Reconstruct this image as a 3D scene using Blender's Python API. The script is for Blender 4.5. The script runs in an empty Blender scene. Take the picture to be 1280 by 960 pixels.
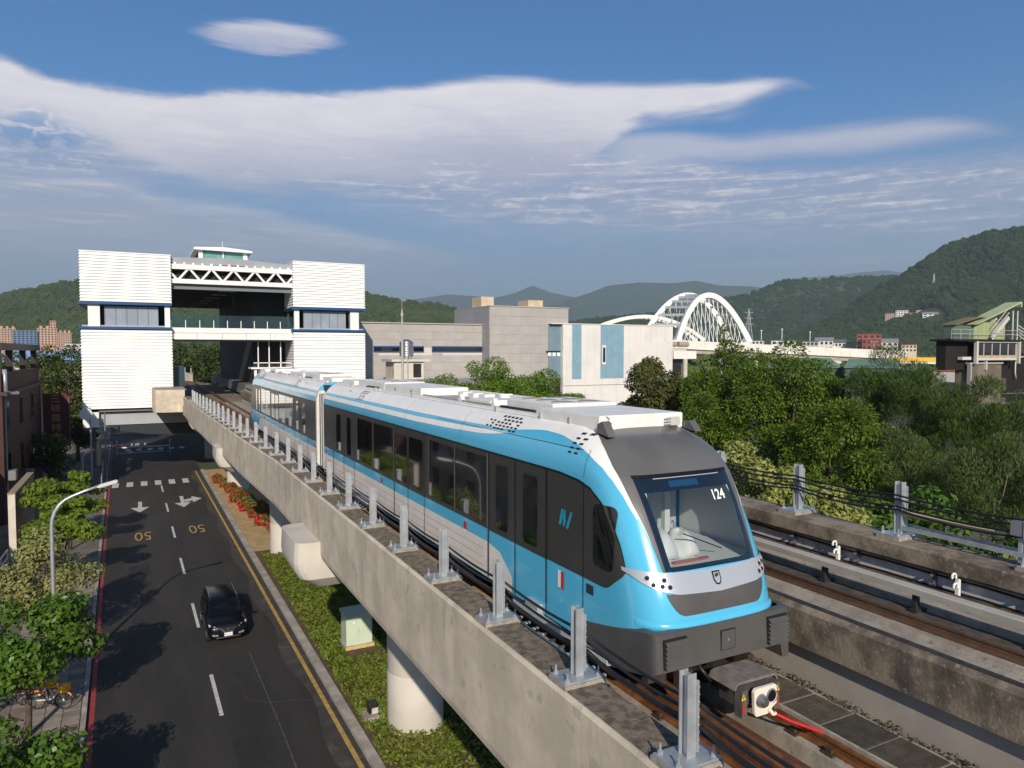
import bpy, bmesh, math, random
import numpy as np
from mathutils import Vector, Matrix, noise
random.seed(7)
RNG = np.random.default_rng(11)
scene = bpy.context.scene
COL = scene.collection
R = math.radians

# ------------------------------------------------------------------ camera
YAW, PITCH = R(27.2506), R(2.5448)
cam_d = bpy.data.cameras.new("camera")
cam = bpy.data.objects.new("camera", cam_d); COL.objects.link(cam)
cam_d.sensor_width = 36.0
cam_d.lens = 36.0 * 900.0 / 1280.0
cam_d.clip_start = 0.1
cam_d.clip_end = 40000.0
cam.location = (0, 0, 14.0)
cam.rotation_euler = (R(90) - PITCH, 0, -YAW)
scene.camera = cam

# ------------------------------------------------------------------ sun
SUN_TO = Vector((-5.57, -15.9, 8.44)).normalized()       # towards the sun
SUN_EL = math.asin(SUN_TO.z)
SUN_AZ = math.atan2(SUN_TO.x, SUN_TO.y)                   # clockwise from +Y
sun_d = bpy.data.lights.new("sun", 'SUN')
sun_d.energy = 5.0
sun_d.angle = R(0.53)
sun_d.color = (1.0, 0.885, 0.735)
sun = bpy.data.objects.new("sun", sun_d); COL.objects.link(sun)
sun.rotation_euler = SUN_TO.to_track_quat('Z', 'Y').to_euler()
sun.location = (-60, -160, 90)

# ------------------------------------------------------------------ view
scene.view_settings.view_transform = 'Standard'
scene.view_settings.look = 'None'
scene.view_settings.exposure = 0.27
scene.view_settings.gamma = 1.0
scene.render.engine = 'CYCLES'
scene.cycles.max_bounces = 8
scene.cycles.transparent_max_bounces = 12
scene.cycles.volume_bounces = 0
scene.cycles.use_adaptive_sampling = True
scene.cycles.adaptive_threshold = 0.015
scene.cycles.use_denoising = True
scene.cycles.sample_clamp_indirect = 6.0

# ------------------------------------------------------------------ node expression helper
class NX:
    """wraps a node socket so that shader maths can be written as an expression"""
    def __init__(self, nt, sock): self.nt, self.s = nt, sock
    def _m(self, op, *o, clamp=False):
        n = self.nt.nodes.new('ShaderNodeMath'); n.operation = op; n.use_clamp = clamp
        for i, v in enumerate((self,) + o):
            if isinstance(v, NX): self.nt.links.new(v.s, n.inputs[i])
            else: n.inputs[i].default_value = float(v)
        return NX(self.nt, n.outputs[0])
    def __add__(a, b): return a._m('ADD', b)
    __radd__ = __add__
    def __sub__(a, b): return a._m('SUBTRACT', b)
    def __rsub__(a, b): return (a * -1.0) + b
    def __mul__(a, b): return a._m('MULTIPLY', b)
    __rmul__ = __mul__
    def __truediv__(a, b): return a._m('DIVIDE', b)
    def pow(a, b): return a._m('POWER', b)
    def mx(a, b): return a._m('MAXIMUM', b)
    def mn(a, b): return a._m('MINIMUM', b)
    def abs(a): return a._m('ABSOLUTE')
    def clamp(a): return a._m('ADD', 0.0, clamp=True)
    def ss(a, lo, hi):
        n = a.nt.nodes.new('ShaderNodeMapRange'); n.interpolation_type = 'SMOOTHSTEP'
        a.nt.links.new(a.s, n.inputs['Value'])
        n.inputs['From Min'].default_value = lo; n.inputs['From Max'].default_value = hi
        return NX(a.nt, n.outputs['Result'])
    def curve(a, pts):
        """piecewise smooth curve through pts (x, y)"""
        xs = [p[0] for p in pts]; ys = [p[1] for p in pts]
        x0, x1, y0, y1 = min(xs), max(xs), min(ys) - 1e-3, max(ys) + 1e-3
        n = a.nt.nodes.new('ShaderNodeFloatCurve')
        t = (a - x0) / (x1 - x0)
        a.nt.links.new(t.clamp().s, n.inputs['Value'])
        c = n.mapping.curves[0]
        q = [((x - x0) / (x1 - x0), (y - y0) / (y1 - y0)) for x, y in pts]
        c.points[0].location = q[0]; c.points[1].location = q[-1]
        for p in q[1:-1]: c.points.new(*p)
        for p in c.points: p.handle_type = 'AUTO_CLAMPED'
        n.mapping.update()
        return NX(a.nt, n.outputs[0]) * (y1 - y0) + y0

def nmix(nt, f, a, b):
    n = nt.nodes.new('ShaderNodeMix'); n.data_type = 'RGBA'
    if isinstance(f, NX): nt.links.new(f.s, n.inputs[0])
    else: n.inputs[0].default_value = f
    for i, v in ((6, a), (7, b)):
        if hasattr(v, 'default_value') or isinstance(v, bpy.types.NodeSocket): nt.links.new(v, n.inputs[i])
        else: n.inputs[i].default_value = (*v[:3], 1)
    return n.outputs[2]

def nnoise(nt, vec, scale, detail=4, rough=.55, dist=0.0, kind='NOISE'):
    n = nt.nodes.new('ShaderNodeTexNoise')
    n.inputs['Scale'].default_value = scale; n.inputs['Detail'].default_value = detail
    n.inputs['Roughness'].default_value = rough; n.inputs['Distortion'].default_value = dist
    if vec is not None: nt.links.new(vec, n.inputs['Vector'])
    return NX(nt, n.outputs[0])

def nscale(nt, vec, s, loc=(0, 0, 0)):
    n = nt.nodes.new('ShaderNodeMapping'); n.inputs['Scale'].default_value = s; n.inputs['Location'].default_value = loc
    nt.links.new(vec, n.inputs['Vector']); return n.outputs[0]

# ------------------------------------------------------------------ sky: Nishita plus layered cloud sheets, placed by compass bearing and elevation
world = bpy.data.worlds.new("World"); scene.world = world; world.use_nodes = True
wt = world.node_tree; wt.nodes.clear()
w_out = wt.nodes.new('ShaderNodeOutputWorld'); w_bg = wt.nodes.new('ShaderNodeBackground')
wt.links.new(w_bg.outputs[0], w_out.inputs[0]); w_bg.inputs[1].default_value = 0.08
sky = wt.nodes.new('ShaderNodeTexSky'); sky.sky_type = 'NISHITA'; sky.sun_disc = False
sky.sun_elevation = SUN_EL; sky.sun_rotation = SUN_AZ
sky.air_density = 1.0; sky.dust_density = 0.6; sky.ozone_density = 2.5; sky.altitude = 100
tc = wt.nodes.new('ShaderNodeTexCoord'); sep = wt.nodes.new('ShaderNodeSeparateXYZ')
wt.links.new(tc.outputs['Generated'], sep.inputs[0])
dx, dy, dz = (NX(wt, sep.outputs[i]) for i in range(3))
DEG = 180 / math.pi
bear = dx._m('ARCTAN2', dy) * DEG                        # bearing in degrees, 0 = +Y, + = +X
elev = dz._m('ARCSINE') * DEG                            # elevation in degrees
comb = wt.nodes.new('ShaderNodeCombineXYZ')
wt.links.new(bear.s, comb.inputs[0]); wt.links.new(elev.s, comb.inputs[1])
be = comb.outputs[0]
n_big = nnoise(wt, nscale(wt, be, (.05, .22, 1)), 1.0, 5, .5, .3)
n_fine = nnoise(wt, nscale(wt, be, (.22, .75, 1)), 1.0, 5, .6, .6)
n_puff = nnoise(wt, nscale(wt, be, (.75, 1.7, 1), (3, 1, 0)), 1.0, 4, .6, .8)
n_str = nnoise(wt, nscale(wt, be, (.16, 2.3, 1), (5, 2, 0)), 1.0, 7, .68, .5)
n_wisp = nnoise(wt, nscale(wt, be, (.12, 1.1, 1), (9, 4, 0)), 1.0, 5, .6, .4)
jit = (n_fine - .5) * 1.0 + (n_wisp - .5) * .8 + (n_str - .5) * .5
e1 = elev + jit * .55 + (n_puff - .5) * bear.ss(30, 12) * .55
top = bear.curve([(-60, 17.5), (-12, 18.9), (-7.6, 18.65), (-5, 18.1), (-.9, 17.96), (6.9, 18.9), (13.7, 19.4), (19.8, 20.2), (27.2, 20.9), (32.2, 20.4), (37.2, 20.2), (43.1, 19.95), (46.5, 19.75), (49.8, 18.8), (53, 17.6), (60, 15)])
cbot = bear.curve([(-60, 12), (-8, 13.0), (-4, 13.4), (0, 12.6), (6, 11.6), (20, 12.2), (28, 12.3), (33, 13.6), (36.8, 16.5), (39, 17.15), (42, 17.2), (45.4, 17.75), (47.6, 18.3), (49.8, 18.7), (53, 19.5), (60, 21)])
core = (top - e1).ss(0, .9) * (elev + jit * 1.6 - cbot).ss(-.7, 1.3)
ltop = bear.curve([(-60, 10), (34, 16.9), (39, 16.8), (43, 16.3), (46.6, 16.05), (51.4, 16.05), (55, 16.0), (58.3, 15.6), (61, 14.7), (64, 13.5), (80, 11)])
lbot = bear.curve([(-60, 9), (34, 13.0), (39, 13.8), (42.6, 14.2), (46, 14.2), (48.8, 14.1), (54, 14.0), (58, 14.2), (61, 14.3), (80, 12)])
limb = (ltop - e1).ss(-.1, 1.0) * (elev + jit * .6 - lbot).ss(-.9, .8) * bear.ss(30, 37) * .85
vtop = bear.curve([(-60, 16), (20, 16), (36, 16.2), (42, 15.2), (48.8, 13.9), (54, 13.7), (58.8, 13.5), (62.3, 13.3), (80, 12)])
vbot = bear.curve([(-60, 10), (-8, 10.4), (0, 11.6), (6.8, 12), (18.5, 10.9), (27, 9.8), (37, 9.2), (49, 8.6), (62, 8), (80, 8)])
rip = (n_puff - .5) * 2.4
veil = (vtop - e1).ss(-.3, 1.8) * (elev + jit * 1.6 - vbot).ss(-2.2, 2.2) * (n_big * .5 + .46 + rip * .35 + (n_str - .5) * 1.6 + bear.ss(62, 38) * .12).clamp()
gap = ((bear + 6).abs() * .16 + (elev - 14.0 + jit).abs() * .42).ss(1.0, .2) * ((n_puff - .40) * 6).clamp()
ltp = bear.curve([(-60, 12), (-8, 11.9), (-2, 12.3), (1.5, 11.5), (6.7, 11.2), (9.5, 10.6), (15.4, 9.5), (21, 8.7), (30, 7.5), (60, 6)])
low = (ltp - e1).ss(-.2, 1.2) * elev.ss(4.0, 8.5) * (n_big * .8 + .45 + (n_str - .5) * 1.2).clamp() * bear.ss(30, 12)
sx = (bear - 9.1) / 6.0
small_t = (n_str - .5) * .9
small = (1.0 + small_t - sx.pow(2.0) * 1.0 - ((elev - 22.15 - sx * .35 + jit * .35) / 1.35)._m('ABSOLUTE').pow(1.6)).ss(.05, .75) * .85
hz = ((bear - 52) / 14).pow(2.0)
hor = (1.0 - hz - ((elev - 6.6 + jit * .7) / .55).abs()).ss(0, .9) * (n_fine * 1.4 - .2).clamp() * .55
hor2 = ((elev - 8.1 + jit * .5).abs() / .35).ss(1, 0) * n_wisp.ss(.42, .62) * bear.ss(25, 34) * .3
dens = (core * (1.0 - gap * .8)).mx(limb).mx(veil * (1.0 - gap * .9)).mx(low).mx(small).mx(hor).mx(hor2).clamp()
dens = dens * (.93 + (n_fine - .5) * .35).clamp()
lit = (core * ((top - e1 + (n_str - .5) * 4 + (n_big - .5) * 3).ss(7.5, 1.0) * .85 + .15)).mx(small * (elev.ss(21.6, 22.8) * .5 + elev.ss(21.5, 20.9) * .5 + .35 + small_t * .6)).mx(limb * .45).mx(hor * .5).mx(veil * (n_puff.ss(.50, .70) * .4 + n_str.ss(.48, .66) * .6)).mx(low * ((ltp - e1).ss(2.2, .2) * .5 + n_str.ss(.5, .68) * .3)).clamp()
ccol = nmix(wt, lit, (5.1, 5.1, 6.5), (11.0, 10.2, 10.2))
tint = wt.nodes.new('ShaderNodeMix'); tint.data_type = 'RGBA'; tint.blend_type = 'MULTIPLY'; tint.inputs[0].default_value = 1.0
wt.links.new(sky.outputs[0], tint.inputs[6]); tint.inputs[7].default_value = (0.28, 0.76, 1.16, 1)
# low air: paler towards the horizon
base = nmix(wt, elev.ss(19, 2.5) * .92, tint.outputs[2], (3.3, 3.9, 5.1))
final = nmix(wt, dens * .9, base, ccol)
wt.links.new(final, w_bg.inputs[0])
# ------------------------------------------------------------------ materials
MATS = {}
def M(name, c, c2=None, scale=2.0, rough=.6, metal=0.0, bump=0.0, bscale=None, streak=0.0, streak_col=None, spec=.4, coat=0.0, detail=6, mixlo=.35, mixhi=.65, emit=None, world_space=True, stretch=(1, 1, 1), spots=None):
    if name in MATS: return MATS[name]
    m = bpy.data.materials.new(name); m.use_nodes = True; MATS[name] = m
    nt = m.node_tree; b = nt.nodes['Principled BSDF']
    b.inputs['Roughness'].default_value = rough; b.inputs['Metallic'].default_value = metal
    b.inputs['Specular IOR Level'].default_value = spec
    b.inputs['Coat Weight'].default_value = coat; b.inputs['Coat Roughness'].default_value = .08
    b.inputs['Base Color'].default_value = (*c, 1)
    if emit:
        b.inputs['Emission Color'].default_value = (*emit[0], 1); b.inputs['Emission Strength'].default_value = emit[1]
    g = nt.nodes.new('ShaderNodeNewGeometry'); vec = g.outputs['Position']
    if stretch != (1, 1, 1): vec = nscale(nt, vec, stretch)
    col = None
    if c2:
        f = nnoise(nt, vec, scale, detail, .6, .2).ss(mixlo, mixhi)
        col = nmix(nt, f, c, c2)
    if streak:
        s = nnoise(nt, nscale(nt, g.outputs['Position'], (1.3, 1.3, .12)), 1.7, 5, .65, .3).ss(.5, .78)
        s2 = nnoise(nt, g.outputs['Position'], .35, 4, .6).ss(.35, .65)
        col = nmix(nt, s * (s2 * .8 + .2) * streak, col if col else c, streak_col or (.05, .045, .04))
    if spots:
        s = nnoise(nt, g.outputs['Position'], spots[0], 3, .6).ss(spots[1], spots[1] + .06)
        col = nmix(nt, s * spots[3], col if col else c, spots[2])
    if col: nt.links.new(col, b.inputs['Base Color'])
    if bump:
        h = nnoise(nt, vec, bscale or scale * 6, 6, .65)
        bn = nt.nodes.new('ShaderNodeBump'); bn.inputs['Strength'].default_value = bump; bn.inputs['Distance'].default_value = .02
        nt.links.new(h.s, bn.inputs['Height']); nt.links.new(bn.outputs[0], b.inputs['Normal'])
    return m

def leaf_mat(name, c1, c2, c3=None, trans=.3, rough=.55):
    if name in MATS: return MATS[name]
    m = bpy.data.materials.new(name); m.use_nodes = True; MATS[name] = m
    nt = m.node_tree; b = nt.nodes['Principled BSDF']; out = nt.nodes['Material Output']
    g = nt.nodes.new('ShaderNodeNewGeometry')
    rnd = NX(nt, g.outputs['Random Per Island'])
    col = nmix(nt, rnd, c1, c2)
    big = nnoise(nt, g.outputs['Position'], .45, 3).ss(.35, .7)
    col = nmix(nt, big * .6, col, c3 or c2)
    nt.links.new(col, b.inputs['Base Color'])
    b.inputs['Roughness'].default_value = rough; b.inputs['Specular IOR Level'].default_value = .3
    t = nt.nodes.new('ShaderNodeBsdfTranslucent'); nt.links.new(col, t.inputs['Color'])
    mx = nt.nodes.new('ShaderNodeMixShader'); mx.inputs[0].default_value = trans
    nt.links.new(b.outputs[0], mx.inputs[1]); nt.links.new(t.outputs[0], mx.inputs[2])
    nt.links.new(mx.outputs[0], out.inputs[0])
    return m

def glass_mat(name, tint, reflect=.12, rough=.02, clear=.5):
    """thin pane: part see-through, part mirror"""
    if name in MATS: return MATS[name]
    m = bpy.data.materials.new(name); m.use_nodes = True; MATS[name] = m
    nt = m.node_tree; out = nt.nodes['Material Output']; nt.nodes.remove(nt.nodes['Principled BSDF'])
    tr = nt.nodes.new('ShaderNodeBsdfTransparent'); tr.inputs[0].default_value = (*tint, 1)
    gl = nt.nodes.new('ShaderNodeBsdfGlossy'); gl.inputs['Roughness'].default_value = rough; gl.inputs[0].default_value = (.9, .95, 1, 1)
    fr = nt.nodes.new('ShaderNodeFresnel'); fr.inputs[0].default_value = 1.5
    f = (NX(nt, fr.outputs[0]) + reflect).clamp()
    mx = nt.nodes.new('ShaderNodeMixShader'); nt.links.new(f.s, mx.inputs[0])
    nt.links.new(tr.outputs[0], mx.inputs[1]); nt.links.new(gl.outputs[0], mx.inputs[2])
    nt.links.new(mx.outputs[0], out.inputs[0])
    return m

# ------------------------------------------------------------------ mesh building
class MB:
    def __init__(self): self.v, self.f = [], []
    def add(self, vs, fs):
        n = len(self.v); self.v += [tuple(p) for p in vs]; self.f += [tuple(i + n for i in q) for q in fs]; return self
    def box(self, x0, x1, y0, y1, z0, z1):
        return self.add([(x0, y0, z0), (x1, y0, z0), (x1, y1, z0), (x0, y1, z0), (x0, y0, z1), (x1, y0, z1), (x1, y1, z1), (x0, y1, z1)],
                        [(0, 3, 2, 1), (4, 5, 6, 7), (0, 1, 5, 4), (1, 2, 6, 5), (2, 3, 7, 6), (3, 0, 4, 7)])
    def bar(self, a, b, w, h=None):
        """square bar from a to b"""
        a, b = Vector(a), Vector(b); h = h or w; d = (b - a).normalized()
        u = d.cross(Vector((0, 0, 1)));  u = u.normalized() if u.length > 1e-4 else Vector((1, 0, 0))
        t = u.cross(d)
        c = [(-w / 2, -h / 2), (w / 2, -h / 2), (w / 2, h / 2), (-w / 2, h / 2)]
        vs = [p + u * i + t * j for p in (a, b) for i, j in c]
        return self.add(vs, [(3, 2, 1, 0), (4, 5, 6, 7)] + [(i, (i + 1) % 4, (i + 1) % 4 + 4, i + 4) for i in range(4)])
    def tube(self, path, r, n=8, caps=True):
        path = [Vector(p) for p in path]; rs = r if isinstance(r, (list, tuple)) else [r] * len(path)
        base = len(self.v); prev = None
        for i, p in enumerate(path):
            d = (path[min(i + 1, len(path) - 1)] - path[max(i - 1, 0)]).normalized()
            if prev is None:
                u = d.cross(Vector((0, 0, 1)));  u = u.normalized() if u.length > 1e-3 else Vector((1, 0, 0))
            else: u = (prev - d * prev.dot(d)).normalized()
            prev = u; t = d.cross(u)
            for k in range(n):
                a = 2 * math.pi * k / n
                self.v.append(tuple(p + (u * math.cos(a) + t * math.sin(a)) * rs[i]))
        for i in range(len(path) - 1):
            for k in range(n):
                a, b = base + i * n + k, base + i * n + (k + 1) % n
                self.f.append((a, b, b + n, a + n))
        if caps:
            self.f.append(tuple(base + k for k in range(n))[::-1]); e = base + (len(path) - 1) * n
            self.f.append(tuple(e + k for k in range(n)))
        return self
    def cyl(self, c, r, h, n=24, r2=None):
        return self.tube([c, (c[0], c[1], c[2] + h)], [r, r2 if r2 is not None else r], n)
    def prism(self, poly, axis, lo, hi):
        """poly in the two other axes, extruded along axis between lo and hi"""
        def P(a, b, c): return {'x': (c, a, b), 'y': (a, c, b), 'z': (a, b, c)}[axis]
        n = len(poly)
        vs = [P(a, b, lo) for a, b in poly] + [P(a, b, hi) for a, b in poly]
        return self.add(vs, [tuple(range(n))[::-1], tuple(range(n, 2 * n))] + [(i, (i + 1) % n, (i + 1) % n + n, i + n) for i in range(n)])
    def loft(self, rings, closed=True, caps=False):
        base = len(self.v); n = len(rings[0])
        for r in rings: self.v += [tuple(p) for p in r]
        for i in range(len(rings) - 1):
            for k in range(n if closed else n - 1):
                a, b = base + i * n + k, base + i * n + (k + 1) % n
                self.f.append((a, b, b + n, a + n))
        if caps:
            self.f.append(tuple(base + k for k in range(n))[::-1]); e = base + (len(rings) - 1) * n
            self.f.append(tuple(e + k for k in range(n)))
        return self
    def disc(self, c, nrm, r, n=20, th=.02):
        c, d = Vector(c), Vector(nrm).normalized()
        return self.tube([c, c + d * th], r, n)
    def mesh(self, name):
        m = bpy.data.meshes.new(name); m.from_pydata(self.v, [], self.f); m.update(); return m
    def build(self, name, mat, parent=None, smooth=False, fix=True, bevel=0):
        m = self.mesh(name); m.materials.append(mat)
        if fix:
            bm = bmesh.new(); bm.from_mesh(m); bmesh.ops.recalc_face_normals(bm, faces=bm.faces)
            if bevel: bmesh.ops.bevel(bm, geom=list(bm.edges), offset=bevel, segments=2, affect='EDGES', clamp_overlap=True)
            bm.to_mesh(m); bm.free()
        if smooth:
            m.polygons.foreach_set('use_smooth', [True] * len(m.polygons))
            if smooth != True: m.set_sharp_from_angle(angle=R(smooth))
        return link(name, m, parent)

def link(name, data, parent=None):
    o = bpy.data.objects.new(name, data); COL.objects.link(o)
    if parent: adopt(o, parent)
    return o
ROOTLOC = {}
def adopt(o, parent):
    o.parent = parent
    o.matrix_parent_inverse = Matrix.Translation(-Vector(ROOTLOC.get(parent.name, (0, 0, 0))))
def tag(o, label=None, cat=None, group=None, kind=None):
    if label: o['label'] = label
    if cat: o['category'] = cat
    if group: o['group'] = group
    if kind: o['kind'] = kind
    return o
def thing(name, loc, label, cat, group=None):
    o = bpy.data.objects.new(name, None); COL.objects.link(o); o.location = loc; o.empty_display_size = .3
    ROOTLOC[o.name] = tuple(loc)
    return tag(o, label, cat, group)
def structure(o): o['kind'] = 'structure'; return o
def copy_tree(o, dv, label=None, rz=0.0, sc=1.0, parent=None):
    """copy a thing and its parts, moved by dv"""
    c = o.copy(); COL.objects.link(c)
    if parent is None:
        c.location = Vector(o.location) + Vector(dv); c.rotation_euler.z += rz; c.scale = Vector(o.scale) * sc
        ROOTLOC[c.name] = ROOTLOC.get(o.name, (0, 0, 0))
    else:
        c.parent = parent; c.matrix_parent_inverse = o.matrix_parent_inverse.copy()
    if label: c['label'] = label
    for ch in list(o.children): copy_tree(ch, dv, parent=c)
    return c
def text(name, body, mat, size, loc, rot, parent=None, ext=.004, align='CENTER', sx=1.0, sy=1.0, off=0.0, shear=0):
    cu = bpy.data.curves.new(name, 'FONT'); cu.body = body; cu.size = size; cu.extrude = ext
    cu.align_x = align; cu.align_y = 'CENTER'; cu.materials.append(mat); cu.shear = shear
    o = bpy.data.objects.new(name, cu); COL.objects.link(o)
    o.location = loc; o.rotation_euler = rot; o.scale = (sx, sy, 1); cu.offset = off
    bpy.context.view_layer.update()
    m = bpy.data.meshes.new_from_object(o.evaluated_get(bpy.context.evaluated_depsgraph_get()))
    q = bpy.data.objects.new('tmp_text', m); q.matrix_world = o.matrix_world.copy()
    bpy.data.objects.remove(o); q.name = name; COL.objects.link(q)
    if not m.materials: m.materials.append(mat)
    if parent: adopt(q, parent)
    return q

# ------------------------------------------------------------------ foliage
def quads(name, P, mat):
    """P: (N, 4, 3) quad corners -> mesh"""
    n = len(P); m = bpy.data.meshes.new(name)
    m.vertices.add(4 * n); m.vertices.foreach_set('co', np.ascontiguousarray(P, dtype=np.float32).ravel())
    m.loops.add(4 * n); m.loops.foreach_set('vertex_index', np.arange(4 * n, dtype=np.int32))
    m.polygons.add(n); m.polygons.foreach_set('loop_start', np.arange(0, 4 * n, 4, dtype=np.int32))
    m.update(calc_edges=True); m.validate(); m.materials.append(mat); return m
def unit(a): return a / np.maximum(np.linalg.norm(a, axis=1, keepdims=True), 1e-9)
def leaf_quads(C, N, L, W, along=None, fold=.0):
    n = len(C); r = RNG.normal(size=(n, 3))
    if along is not None: t = unit(along + r * .25)
    else: t = unit(np.cross(N, r))
    b = unit(np.cross(N, t))
    l = (L * RNG.uniform(.65, 1.25, (n, 1))) / 2; w = (W * RNG.uniform(.7, 1.2, (n, 1))) / 2
    return np.stack([C - t * l, C + b * w + t * l * .15, C + t * l, C - b * w + t * l * .15], 1)
def clump_points(clumps, n, lo=.5, up=.35, rough=.55):
    cs = np.array([c[:3] for c in clumps]); rs = np.array([c[3:6] if len(c) > 4 else (c[3],) * 3 for c in clumps], float)
    wgt = rs.prod(1) ** .66; idx = RNG.choice(len(cs), n, p=wgt / wgt.sum())
    d = unit(RNG.normal(size=(n, 3)) + np.array([0, 0, .25])); rad = lo + (1.05 - lo) * RNG.random((n, 1)) ** .45
    P = cs[idx] + d * rad * rs[idx]
    P += RNG.normal(size=(n, 3)) * .06 * rs[idx]
    N = unit(d + RNG.normal(size=(n, 3)) * rough + np.array([0, 0, up]))
    return P, N, d
def crown_clumps(c, rx, ry, rz, n, r0, shape='round', seed=0):
    g = np.random.default_rng(seed + 5); out = []
    for i in range(n):
        while True:
            p = g.uniform(-1, 1, 3)
            q = np.linalg.norm(p)
            if q > 1 or q < .35: continue
            if shape == 'cone' and np.hypot(p[0], p[1]) > (1 - p[2]) * .62: continue
            if shape == 'layer': p[2] = round(p[2] * 2.2) / 2.2
            break
        r = r0 * g.uniform(.65, 1.25)
        sq = .45 if shape == 'layer' else g.uniform(.7, .95)
        out.append((c[0] + p[0] * rx, c[1] + p[1] * ry, c[2] + p[2] * rz, r, r, r * sq))
    return out
# ================================================================== MATERIALS
conc = M('concrete', (.65, .56, .44), (.49, .42, .33), scale=.9, rough=.85, bump=.25, bscale=9, streak=.5, streak_col=(.20, .175, .15), spots=(2.3, .62, (.33, .295, .25), .5))
conc_smooth = M('smooth_concrete', (.52, .485, .43), (.44, .41, .36), scale=.7, rough=.8, bump=.12, bscale=14, streak=.35, streak_col=(.24, .22, .2))
conc_dirty = M('weathered_concrete', (.27, .22, .165), (.10, .08, .06), scale=1.6, rough=.92, bump=.6, bscale=14, streak=.75, streak_col=(.035, .03, .026), spots=(11, .6, (.30, .27, .22), .6))
conc_moss = M('mossy_concrete_top', (.10, .08, .06), (.235, .19, .145), scale=7, rough=.95, bump=.8, bscale=30, spots=(26, .64, (.26, .23, .19), .8))
conc_tan = M('tan_concrete', (.36, .315, .26), (.25, .215, .175), scale=2.5, rough=.9, bump=.4, bscale=18, spots=(9, .62, (.13, .1, .075), .7))
asphalt = M('asphalt', (.027, .0245, .023), (.038, .034, .031), scale=.5, rough=.78, bump=.35, bscale=60, spots=(3.1, .74, (.018, .017, .016), .8), stretch=(1.4, .25, 1))
kerbm = M('kerb_concrete', (.42, .385, .335), (.28, .255, .22), scale=1.2, rough=.9, bump=.3, streak=.4)
paint_w = M('road_paint_white', (.62, .60, .56), (.44, .42, .39), scale=5, rough=.7, bump=.15)
paint_y = M('road_paint_yellow', (.52, .33, .085), (.33, .22, .07), scale=3, rough=.7)
paint_r = M('road_paint_red', (.36, .045, .05), (.24, .04, .045), scale=3, rough=.7)
galv = M('galvanised_steel', (.52, .55, .58), (.42, .45, .48), scale=4, rough=.42, metal=.55, bump=.05)
black = M('black_rubber', (.012, .012, .014), rough=.45)
rust = M('rusty_steel', (.17, .07, .028), (.09, .036, .018), scale=6, rough=.85, bump=.4)
white_paint = M('white_panel_paint', (.80, .79, .75), (.74, .73, .69), scale=.6, rough=.5)

# ================================================================== GROUND, ROAD
bm = MB()
N = 48
rad = [0, 40, 120, 300, 700, 1500, 3200, 14000]
rings = [[(r * math.cos(2 * math.pi * k / N), r * math.sin(2 * math.pi * k / N), -.16) for k in range(N)] for r in rad[1:]]
bm.v = [(0, 0, -.16)]; bm.f = [(0, 1 + k, 1 + (k + 1) % N) for k in range(N)]
bm.loft(rings); 
for k in range(N): pass
gm = M('ground_soil', (.075, .062, .04), (.055, .075, .028), scale=.12, rough=.95, bump=.5, bscale=3, spots=(.02, .56, (.16, .15, .13), .5))
structure(bm.build('ground', gm))

redx = lambda y: -1.88 - (y - 27.8) * .0231
yelx = lambda y: 6.34 - (y - 23.6) * .0133
kerbx = lambda y: 6.62 - (y - 23.6) * .0095
dashx = lambda y: 2.46 - (y - 31.2) * .0158
def strip(name, fx0, fx1, y0, y1, z, mat, th=None, step=8, parent=None, kind='structure'):
    n = max(2, int((y1 - y0) / step)); b = MB(); vs = []
    for i in range(n + 1):
        y = y0 + (y1 - y0) * i / n
        a, c = fx0(y), fx1(y)
        vs.append([(a, y, z), (c, y, z)] if th is None else [(a, y, z - th), (a, y, z), (c, y, z), (c, y, z - th)])
    b.loft(vs, closed=False)
    if th is not None: b.f += [(3, 2, 1, 0), tuple(4 * n + k for k in range(4))]
    o = b.build(name, mat, parent)
    if parent is None and kind: o['kind'] = kind
    return o
road = strip('road', lambda y: redx(y) - .35, lambda y: kerbx(y) + .02, -30, 240, 0.0, asphalt, step=12)
strip('edge_line', lambda y: redx(y) - .09, lambda y: redx(y) + .09, -10, 128, .005, paint_r, parent=road)
strip('edge_line', lambda y: yelx(y) - .085, lambda y: yelx(y) + .085, -10, 92, .005, paint_y, parent=road)
dust = M('road_dust', (.060, .054, .048), (.040, .036, .033), scale=1.5, rough=.9, bump=.2, spots=(1.1, .56, (.10, .09, .08), .5))
strip('gutter_dust', lambda y: yelx(y) - .55 + .2 * math.sin(y * .7), lambda y: kerbx(y) - .01, -30, 92, .003, dust, step=1.2, parent=road)
seam = M('road_seam', (.10, .097, .09), (.05, .048, .045), scale=3, rough=.9)
strip('asphalt_seam', lambda y: 4.35 - (y - 24) * .012 - .03 * math.sin(y * .4), lambda y: 4.40 - (y - 24) * .012 - .03 * math.sin(y * .4), -10, 35, .004, seam, step=2, parent=road)
for k in range(7):
    y0 = 19.2 + 10.06 * k
    strip('lane_dash', lambda y: dashx(y) - .075, lambda y: dashx(y) + .075, y0, y0 + 4.0, .005, paint_w, parent=road)
for row, (yy, x0, dxx, ln, w) in enumerate(((84.2, -2.65, 1.34, 2.9, .62), (114.8, -1.9, 1.40, 2.2, .66))):
    for k in range(6):
        cx = x0 + dxx * k
        MB().add([(cx - w / 2, yy, .005), (cx + w / 2, yy, .005), (cx + w / 2, yy + ln, .005), (cx - w / 2, yy + ln, .005)], [(0, 1, 2, 3)]).build('crossing_square', paint_w, road)
MB().add([(-3.1, 112.7, .005), (2.6, 112.7, .005), (2.6, 113.2, .005), (-3.1, 113.2, .005)], [(0, 1, 2, 3)]).build('stop_line', paint_w, road)
def flat(name, pts, c, mat, parent, z=.005):
    f = MB().add([(c[0] + x, c[1] + y, z) for x, y in pts], [tuple(range(len(pts)))]); return f.build(name, mat, parent)
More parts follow.
